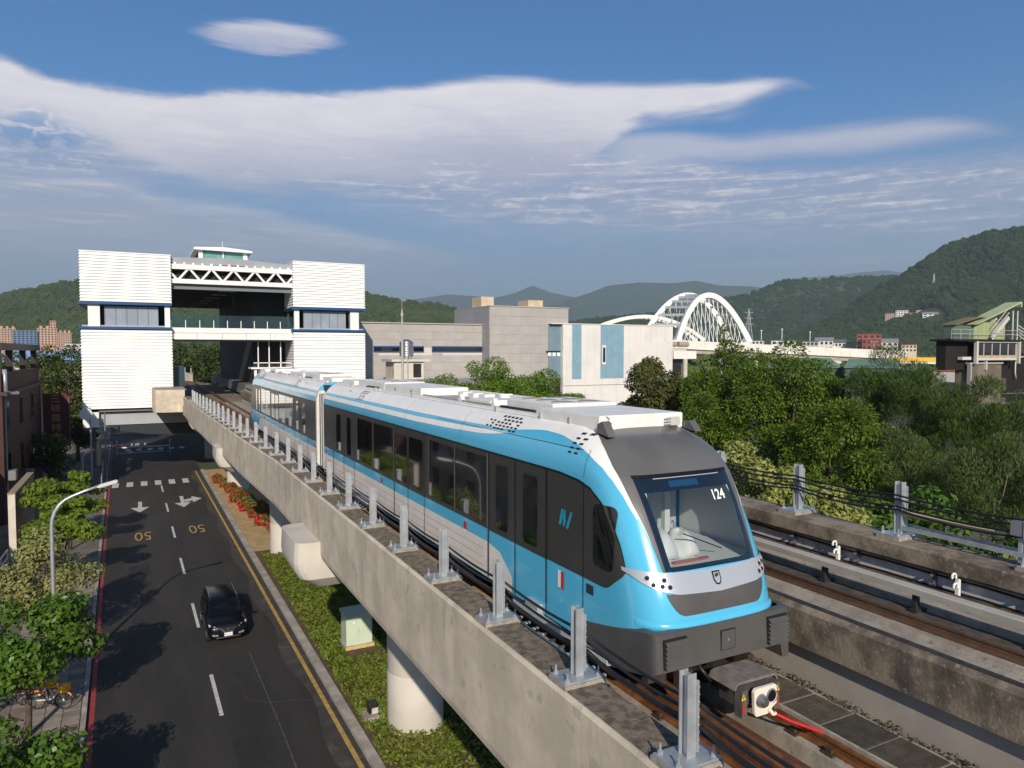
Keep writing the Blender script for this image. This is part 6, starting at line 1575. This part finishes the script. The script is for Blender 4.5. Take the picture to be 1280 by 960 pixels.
# lattice pylons and poles
def pylon(x, y, z0, h, lab):
    t = thing('power_pylon', (x, y, z0), lab, 'pylon'); b = MB(); w = h * .09
    tip = Vector((x, y, z0 + h))
    for sx in (-1, 1):
        for sy in (-1, 1): MB().bar((x + sx * w, y + sy * w, z0), tip, .55).build('leg', M('pylon_grey', (.42, .43, .44), rough=.5), t)
    for k in range(1, 8):
        f = k / 9; q = w * (1 - f); z = z0 + h * f; b.bar((x - q, y - q, z), (x + q, y - q, z), .35); b.bar((x - q, y - q, z), (x + q * .8, y - q, z + h / 9), .3)
    b.build('bracing', M('pylon_grey', (.42, .43, .44)), t)['kind'] = 'stuff'
    for f in (.68, .8, .92): MB().bar((x - h * .12, y, z0 + h * f), (x + h * .12, y, z0 + h * f), .5).build('cross_arm', M('pylon_grey', (.42, .43, .44)), t)
pylon(216, 1490, 76, 46, 'lattice power pylon on the green hill behind the annex building')
pylon(1600, 1020, 150, 42, 'lattice power pylon on the right hill above the hillside terrace')
pylon(700, 690, 8, 62, 'tall thin pylon right of the arch bridge')
for i, (x, y, h) in enumerate(((760, 690, 44), (790, 670, 40), (735, 702, 42))):
    t = thing('light_mast', (x, y, 0), ('middle', 'right', 'left')[i] + ' one of three thin light masts right of the arch bridge', 'mast', 'light masts right of the bridge')
    MB().tube([(x, y, 0), (x, y, h)], .45, 6).build('pole', bwm, t); MB().box(x - 1.5, x + 1.5, y - .5, y + .5, h, h + 1).build('lamp', bwm, t)
for i, (x, y, h) in enumerate(((236, 172, 17.6), (243, 165, 16.2))):
    t = thing('lamp_mast', (x, y, 0), ('lamp mast with wide flat head' if i == 0 else 'thin lamp mast without wide head') + ' right of the white viaduct end', 'mast')
    MB().tube([(x, y, 0), (x, y, h)], .14, 6).build('pole', galv, t)
    MB().box(x - (2.5 if i == 0 else .5), x + (2.5 if i == 0 else .5), y - .3, y + .3, h, h + .25).build('lamp_head', galv, t)

# ================================================================== RIGHT BUILDING WITH GREEN ROOFTOP HUT
rb = thing('green_roofed_building', (65, 38, 0), 'dark concrete building with glazed terrace and green rooftop hut at the right edge', 'building')
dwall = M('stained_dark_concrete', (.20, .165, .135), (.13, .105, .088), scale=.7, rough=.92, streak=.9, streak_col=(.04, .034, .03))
shade_w = M('shade_dark_wall', (.016, .013, .012), (.011, .0095, .009), scale=.6, rough=.85)  # near-black base colour stands in for the shade on these walls
gsh = M('hut_green', (.34, .40, .20), (.28, .34, .17), scale=.8, rough=.6)
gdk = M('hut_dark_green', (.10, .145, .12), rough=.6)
MB().box(61.6, 66.2, 36.0, 37.2, 0, 13.05).build('front_wall', dwall, rb)
MB().box(66.2, 82, 36.6, 40, 0, 13.9).build('side_wall', shade_w, rb)
MB().box(61.45, 66.3, 35.9, 36.3, 12.98, 13.12).build('coping', M('coping_pale', (.36, .32, .28), rough=.9), rb)
MB().box(61.4, 61.58, 35.8, 36.1, 5, 13.0).build('corner_pipe', M('pipe_grey', (.35, .33, .32)), rb)
MB().box(58.9, 61.9, 36.4, 37.2, 12.5, 14.9).build('left_room', shade_w, rb)
MB().box(60.4, 61.6, 35.9, 36.3, 13.35, 13.6).build('sill', M('sill_white', (.55, .58, .62), rough=.5), rb)
MB().box(58.6, 68.6, 35.6, 37.6, 14.9, 15.06).build('terrace_deck', shade_w, rb)
tf = M('terrace_frame', (.55, .53, .50), rough=.5)
MB().box(61.9, 68.4, 35.7, 35.85, 14.80, 14.96).build('terrace_beam', tf, rb)
MB().box(61.85, 62.1, 35.6, 35.85, 13.0, 14.9).build('terrace_column', tf, rb)
MB().box(68.1, 68.3, 35.6, 35.85, 13.0, 14.9).build('terrace_column', tf, rb)
MB().box(62.1, 67.9, 35.7, 37.5, 13.3, 13.5).build('terrace_slab', tf, rb)
MB().box(62.1, 67.9, 35.72, 35.78, 13.5, 13.72).build('terrace_ledge', M('ledge_tan', (.40, .27, .16), (.5, .4, .28), scale=3, rough=.8), rb)
for i in range(5):
    x0 = 62.15 + i * 1.19
    MB().box(x0, x0 + 1.10, 35.9, 35.93, 13.72, 14.8).build('window_pane', M('terrace_pane', (.02, .017, .014), rough=.08, coat=.6), rb)
    MB().box(x0 + 1.10, x0 + 1.17, 35.85, 35.98, 13.5, 14.8).build('mullion', tf, rb)
MB().box(62.1, 67.9, 36.6, 36.7, 13.5, 14.85).build('inner_wall', M('inner_brown', (.06, .045, .035), rough=.8), rb)
MB().box(63.6, 63.75, 35.8, 36.1, 12.5, 13.3).build('strut', tf, rb)
hut = MB().box(63.0, 67.6, 36.6, 37.4, 15.06, 16.55).build('hut_wall', gsh, rb)
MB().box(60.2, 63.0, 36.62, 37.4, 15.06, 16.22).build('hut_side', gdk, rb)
for i in range(8): MB().box(63.05 + i * .57, 63.58 + i * .57, 36.56, 36.6, 15.1, 16.5).build('hut_cladding', gsh, hut)
MB().prism([(60.1, 16.24), (60.1, 16.32), (63.6, 17.02), (64.6, 17.02), (64.6, 16.9), (63.4, 16.9)], 'y', 36.3, 37.6).build('hut_roof', M('hut_roof_brown', (.20, .16, .075), (.17, .15, .07), scale=1, rough=.8), rb)
MB().prism([(62.6, 16.32), (62.7, 16.42), (68.9, 18.42), (69.1, 18.40), (69.1, 17.95), (68.95, 17.95), (68.9, 18.26)], 'y', 36.0, 37.3).build('stair_roof', M('stair_roof_green', (.42, .47, .27), (.36, .42, .23), scale=1, rough=.6), rb)
for k in range(2): MB().bar((64.9 + k * .1, 36.2 + k * 1.1, 15.1), (67.4 + k * .1, 36.2 + k * 1.1, 17.0), .14, .3).build('stair_string', tf, rb)
for k in range(9): MB().box(65.0 + k * .28, 65.3 + k * .28, 36.2, 37.3, 15.2 + k * .2, 15.24 + k * .2).build('stair_tread', tf, rb)
for z in (.45, .9): MB().bar((64.9, 36.15, 15.1 + z), (67.4, 36.15, 17.0 + z), .05).build('stair_rail', tf, rb)
for z in (15.5, 15.85): MB().tube([(58.5, 35.7, z), (68.4, 35.7, z)], .025, 6).build('terrace_rail', M('rail_thin', (.4, .4, .38), rough=.5), rb)
for k in range(9): MB().tube([(58.5 + k * 1.24, 35.7, 15.06), (58.5 + k * 1.24, 35.7, 15.85)], .025, 6).build('terrace_post', M('rail_thin', (.4, .4, .38)), rb)
for x0 in (67.7, 68.4): MB().tube([(x0, 36.0, 15.06), (x0, 36.0, 17.6)], .06, 8).build('roof_post', tf, rb)
for k in range(4): MB().bar((68.4, 35.9, 16.3 - k * .28), (72, 35.9, 14.9 - k * .28), .07).build('outer_stair_rail', tf, rb)
MB().tube([(69.2, 36.4, 11.6), (68.95, 36.35, 12.2), (68.95, 36.35, 13.0), (69.2, 36.35, 13.5), (70.5, 36.35, 13.6)], .06, 8).build('bent_pipe', M('pipe_white', (.6, .6, .6), rough=.5), rb, smooth=True)
for z0 in (10.6, 8.9): MB().box(67.0, 67.9, 36.52, 36.6, z0, z0 + 1.1).build('window', M('win_frame_brown', (.09, .07, .06), rough=.6), rb)
for z in (10.75, 9.95, 8.35): tag(MB().tube([(50, 34.9, z), (66, 34.0, z - .2), (90, 33, z)], .022, 5).build('power_line', M('wire_grey', (.3, .3, .3), rough=.6)), {10.75: 'upper', 9.95: 'middle', 8.35: 'lower'}[z] + ' overhead power line crossing the dark wall at the right', 'wire', 'power lines in front of the dark wall')

# ================================================================== HAZE
hz_b = MB().box(-14500, 14500, -14500, 14500, -1.3, 1200).build('haze', M('haze_dummy', (1, 1, 1)))
hm = bpy.data.materials.new('haze'); hm.use_nodes = True; hm.node_tree.nodes.clear()
ho = hm.node_tree.nodes.new('ShaderNodeOutputMaterial'); pv = hm.node_tree.nodes.new('ShaderNodeVolumePrincipled')
pv.inputs['Color'].default_value = (.68, .88, 1.0, 1); pv.inputs['Density'].default_value = 1.1e-4; pv.inputs['Anisotropy'].default_value = .15
hm.node_tree.links.new(pv.outputs[0], ho.inputs['Volume'])
hz_b.data.materials.clear(); hz_b.data.materials.append(hm); hz_b['kind'] = 'stuff'; hz_b['label'] = 'thin bluish haze filling the valley air'
# ================================================================== TREES
bark = M('bark', (.115, .085, .06), (.07, .052, .038), scale=5, rough=.95, bump=.6)
bark_pale = M('bark_pale', (.26, .22, .17), (.18, .15, .11), scale=5, rough=.95, bump=.4)
def tree(name, label, base, cz, rx, ry, rz, ncl, r0, nleaf, L, W, mat, shape='round', tr=.14, group=None, seed=1, along=None, bk=None, core=True, up=.35, extra=()):
    bx, by, bz = base
    t = thing(name, base, label, 'tree' if 'shrub' not in name else 'shrub', group)
    cl = crown_clumps((bx, by, cz), rx, ry, rz, ncl, r0, shape, seed) + list(extra)
    P, N_, d = clump_points(cl, nleaf, .45, up)
    al = None
    if along == 'out': al = unit(d + np.array([0, 0, .55]))
    elif along == 'tree': al = unit(unit(P - np.array([bx, by, cz - rz * .9])) * .8 + d * .35 + RNG.normal(size=P.shape) * .35 + np.array([0, 0, .25]))
    elif along == 'droop': al = unit(d + np.array([0, 0, -.5]))
    link('crown', quads('crown', leaf_quads(P, N_, L, W, al), mat), t)
    top = Vector((bx, by, cz - rz * .1))
    b = MB().tube([(bx, by, bz - .2), (bx + .06, by, bz + (cz - bz) * .35), top], [tr, tr * .8, tr * .45], 8)
    g = random.Random(seed)
    for c in g.sample(cl, min(8, len(cl))):
        s = Vector((bx + .05, by, bz + (cz - bz) * g.uniform(.45, .9)))
        e = Vector(c[:3]); mid = s.lerp(e, .5) + Vector((0, 0, -.15 * (e - s).length))
        b.tube([s, mid, e], [tr * .45, tr * .3, tr * .12], 6)
    b.build('trunk', bk or bark, t, smooth=True)
    return t
lfA = leaf_mat('street_leaf_bright', (.10, .17, .012), (.20, .26, .03), (.15, .21, .02), trans=.35)
lfP = leaf_mat('street_leaf_olive', (.19, .22, .06), (.31, .32, .12), (.24, .21, .09), trans=.25)
lfG = leaf_mat('street_leaf_dark', (.045, .105, .012), (.11, .19, .022), (.07, .135, .018), trans=.2, rough=.4)
lfB = leaf_mat('camphor_leaf', (.065, .155, .008), (.15, .235, .018), (.10, .175, .012), trans=.2)
lfC = leaf_mat('brownish_leaf', (.05, .068, .012), (.11, .12, .026), (.095, .082, .02), trans=.2)
lfD = leaf_mat('feathery_leaf', (.05, .112, .008), (.135, .19, .02), (.085, .14, .012), trans=.2)
lfE = leaf_mat('casuarina_needles', (.030, .074, .010), (.072, .118, .022), (.055, .088, .018), trans=.1)
lfE2 = leaf_mat('casuarina_grey', (.048, .086, .018), (.095, .13, .032), (.08, .098, .028), trans=.1)
lfF = leaf_mat('variegated_leaf', (.19, .24, .045), (.42, .43, .14), (.28, .30, .08), trans=.3)
lfK = leaf_mat('dark_hall_leaf', (.035, .055, .010), (.085, .11, .02), (.06, .075, .016), trans=.25)
SG = 'street trees along the left pavement'
tree('street_tree', 'bright layered street tree farthest along the left pavement, just before the station', (-4.7, 58.8, .1), 3.9, 2.6, 2.7, 1.5, 30, .85, 6500, .34, .17, lfA, 'layer', .12, SG, 3)
tree('street_tree', 'smaller bright layered street tree between the farthest and the olive one', (-4.3, 49.0, .1), 3.5, 2.0, 2.2, 1.1, 20, .75, 4200, .32, .16, lfA, 'layer', .10, SG, 4)
tree('street_tree', 'pale olive street tree in front of which lamp pole rises', (-4.1, 39.3, .1), 3.7, 2.0, 2.0, 1.6, 26, .65, 6500, .20, .12, lfP, 'round', .10, SG, 5)
tree('street_tree', 'dense glossy dark green street tree beside the black car', (-3.9, 30.6, .1), 3.4, 2.05, 2.05, 1.55, 26, .7, 6500, .24, .14, lfG, 'round', .12, SG, 6)
tree('street_tree', 'glossy green street tree cut by the bottom left corner', (-3.45, 22.3, .1), 2.6, 1.6, 1.9, 1.2, 20, .62, 5200, .22, .13, lfG, 'round', .12, SG, 7)
tree('street_tree', 'street tree at left edge behind the parked bicycles', (-6.2, 31.0, .1), 2.8, 1.7, 1.7, 1.3, 16, .6, 3600, .23, .13, lfG, 'round', .10, SG, 8)
HG = 'dark trees between brown building and station'
tree('broadleaf_tree', 'tall olive-green tree between brown building and left tower, upper one', (-8.4, 118, 0), 9.6, 4.2, 4.2, 5.2, 34, 1.6, 6500, .5, .28, lfK, 'round', .3, HG, 11)
tree('broadleaf_tree', 'olive-green tree seen through the rooftop pergola', (-15.5, 126, 0), 10.4, 5, 4, 4.0, 26, 1.6, 5200, .5, .28, lfK, 'round', .3, HG, 12)
tree('broadleaf_tree', 'lower dark tree next to the vertical red sign', (-7.4, 106, 0), 4.8, 2.4, 2.4, 3.6, 24, 1.0, 4500, .4, .22, lfK, 'round', .25, HG, 13)
tree('broadleaf_tree', 'dark tree at foot of the brown building behind street trees', (-8.3, 84, 0), 3.4, 1.5, 2.6, 2.4, 16, .9, 3000, .36, .2, lfK, 'round', .2, HG, 14)
BG = 'dense green trees between train and grey buildings'
tree('camphor_tree', 'low bright green tree at left end of the row behind the train roof', (23.6, 60.5, 0), 9.0, 2.6, 2.6, 2.2, 24, 1.0, 13000, .2, .125, lfB, 'round', .2, BG, 21)
tree('camphor_tree', 'round bright green tree in front of the low grey wing', (26.6, 57.2, 0), 9.9, 3.0, 2.6, 2.9, 30, 1.05, 17000, .2, .125, lfB, 'round', .22, BG, 22)
tree('camphor_tree', 'tallest round green tree in front of the tall grey block', (29.6, 54.8, 0), 9.9, 2.6, 2.6, 2.8, 26, 1.05, 15000, .2, .125, lfB, 'round', .22, BG, 23)
tree('camphor_tree', 'small green tree at right end of the row in front of the blue striped block', (32.6, 53.2, 0), 8.6, 1.9, 1.9, 2.0, 16, .8, 9000, .2, .12, lfB, 'round', .18, BG, 24)
CG = 'brownish trees in front of the striped block'
tree('brownish_tree', 'brownish-green tree with pointed top in front of the striped white block', (33.4, 42.6, 0), 9.9, 2.3, 2.3, 3.7, 52, .85, 24000, .24, .14, lfC, 'round', .2, CG, 31)
tree('brownish_tree', 'brownish-green tree just right of the pointed one, behind the train nose', (33.2, 38.8, 0), 9.4, 1.9, 2.2, 3.3, 40, .85, 18000, .24, .14, lfC, 'round', .2, CG, 32)
tree('brownish_tree', 'low brownish shrubby tree above the train roof left of the pointed tree', (33.0, 46.6, 0), 8.0, 2.3, 2.0, 2.2, 28, .85, 11000, .24, .14, lfC, 'round', .2, CG, 33)
DG = 'bright feathery green trees beyond the right parapet'
tree('feathery_tree', 'tallest bright green tree with a narrow pointed tip under the arch bridge', (33.4, 34.4, 0), 10.3, 2.6, 2.6, 3.9, 46, 1.0, 32000, .19, .085, lfD, 'round', .25, DG, 41, 'droop', extra=[(33.2, 34.6, 14.2, .7, .7, .6), (33.1, 34.7, 15.0, .4, .4, .6), (33.1, 34.7, 15.6, .22, .22, .4)])
tree('feathery_tree', 'broad bright green tree right of the pointed one', (33.3, 29.8, 0), 9.9, 3.0, 3.0, 4.2, 54, 1.05, 42000, .19, .085, lfD, 'round', .28, DG, 42, 'droop')
tree('feathery_tree', 'bright green tree with sloping crown left of the dark casuarina', (29.7, 23.6, 0), 8.2, 2.3, 2.5, 3.6, 42, .95, 30000, .18, .08, lfD, 'round', .22, DG, 43, 'droop')
tree('feathery_tree', 'bright green tree hidden partly by the train nose', (29.5, 31.5, 0), 7.9, 2.4, 2.4, 3.6, 36, 1.0, 25000, .19, .085, lfD, 'round', .22, DG, 44, 'droop')
tree('feathery_tree', 'green tree filling the gap behind broad tree', (36.2, 31.0, 0), 10.2, 2.6, 2.6, 3.6, 34, 1.05, 22000, .2, .09, lfD, 'round', .22, DG, 45, 'droop')
EG = 'dark casuarinas right of the bright trees'
tree('casuarina', 'large dark casuarina left of the concrete building', (36.9, 25.0, 0), 10.2, 3.2, 3.0, 4.2, 54, .85, 46000, .30, .028, lfE, 'round', .22, EG, 51, 'tree')
tree('casuarina', 'dark casuarina in front of the concrete building', (37.4, 21.8, 0), 9.6, 2.7, 2.5, 3.9, 44, .8, 34000, .30, .028, lfE, 'round', .2, EG, 52, 'tree')
tree('casuarina', 'greyish casuarina low in front of the large dark one', (31.3, 20.4, 0), 7.7, 2.2, 2.2, 2.8, 34, .7, 26000, .27, .026, lfE2, 'round', .18, EG, 53, 'tree')
tree('casuarina', 'greyish-green young casuarina with bare pale stem at the right', (29.4, 16.1, 0), 8.6, 1.7, 1.8, 2.4, 26, .65, 16000, .25, .03, lfE2, 'round', .07, EG, 54, 'tree', bark_pale)
tree('casuarina', 'casuarina at the right edge below the dark wall', (37.3, 17.0, 0), 7.6, 2.6, 2.4, 3.4, 34, .8, 22000, .28, .03, lfE2, 'round', .18, EG, 55, 'tree')
tree('casuarina', 'tall dark casuarina against the foot of the dark wall at the right edge', (41.5, 21.0, 0), 8.4, 2.6, 2.6, 3.8, 36, .85, 20000, .3, .03, lfE, 'round', .2, EG, 56, 'tree')
tree('casuarina', 'casuarina cut by the right edge of the view in front of the dark wall', (36.0, 13.2, 0), 8.2, 2.4, 2.4, 3.4, 34, .8, 18000, .28, .03, lfE, 'round', .18, EG, 57, 'tree')
FG = 'pale variegated shrubs beyond the right parapet'
tree('variegated_shrub', 'pale variegated shrub at far left of the group, beside train nose', (20.6, 20.6, 0), 8.3, 1.2, 1.4, 2.0, 20, .55, 4600, .24, .11, lfF, 'round', .08, FG, 61)
tree('variegated_shrub', 'tall pale variegated shrub behind the first slung cables', (20.2, 18.5, 0), 8.3, 1.2, 1.3, 1.9, 20, .5, 5000, .24, .11, lfF, 'round', .08, FG, 62)
tree('variegated_shrub', 'pale variegated shrub left of the banana plant', (20.5, 16.6, 0), 7.7, 1.2, 1.2, 1.8, 20, .5, 5000, .24, .11, lfF, 'round', .08, FG, 63)
tree('variegated_shrub', 'yellow-green leafy shrub below the junction box', (19.3, 9.9, 0), 7.5, 1.3, 1.8, 1.3, 18, .5, 4200, .22, .13, lfF, 'round', .08, FG, 64)
tree('low_tree', 'dark low tree filling the shade behind the banana plant', (25.5, 17.0, 0), 6.0, 2.6, 3.0, 2.6, 28, .9, 7000, .3, .14, lfG, 'round', .14, None, 65)
tree('low_tree', 'dark low tree in the shade at the far right below cables', (26.5, 11.8, 0), 5.6, 2.6, 3.0, 2.8, 28, .9, 7000, .3, .14, lfG, 'round', .14, None, 66)
# banana plant with large leaves
bp = thing('banana_plant', (19.3, 14.2, 0), 'banana plant with large pale leaves beside the right parapet', 'plant')
ban = leaf_mat('banana_leaf', (.12, .22, .05), (.20, .28, .09), trans=.35)
MB().tube([(19.3, 14.2, 0), (19.3, 14.2, 7.2)], [.2, .12], 8).build('stem', bark_pale, bp, smooth=True)
for k in range(7):
    a = k * .93 + .3; d = Vector((math.cos(a), math.sin(a), 0)); s = Vector((-d.y, d.x, 0)); rows = []
    for i in range(9):
        u = i / 8; c = Vector((19.3, 14.2, 7.0)) + d * (1.7 * u) + Vector((0, 0, 1.9 * u - 1.5 * u * u))
        w = .32 * math.sin(math.pi * min(1, u * .93 + .05)) + .02
        rows.append([c - s * w + Vector((0, 0, -.06)), c, c + s * w + Vector((0, 0, -.06))])
    MB().loft(rows, closed=False).build('leaf', ban, bp, smooth=True)
# far trees beyond station (seen through the hall)
for i, (x, y, c) in enumerate(((2, 196, 6.5), (10, 205, 7.5), (18, 215, 7), (-8, 215, 6))):
    tree('broadleaf_tree', ('second', 'third', 'right', 'left')[i] + ' sunlit olive tree seen through the hall beyond the curved track', (x, y, 0), c + 2.5, 5, 5, 6, 26, 2.2, 4200, .7, .45, lfK, 'round', .3, 'trees beyond the station hall', 70 + i)
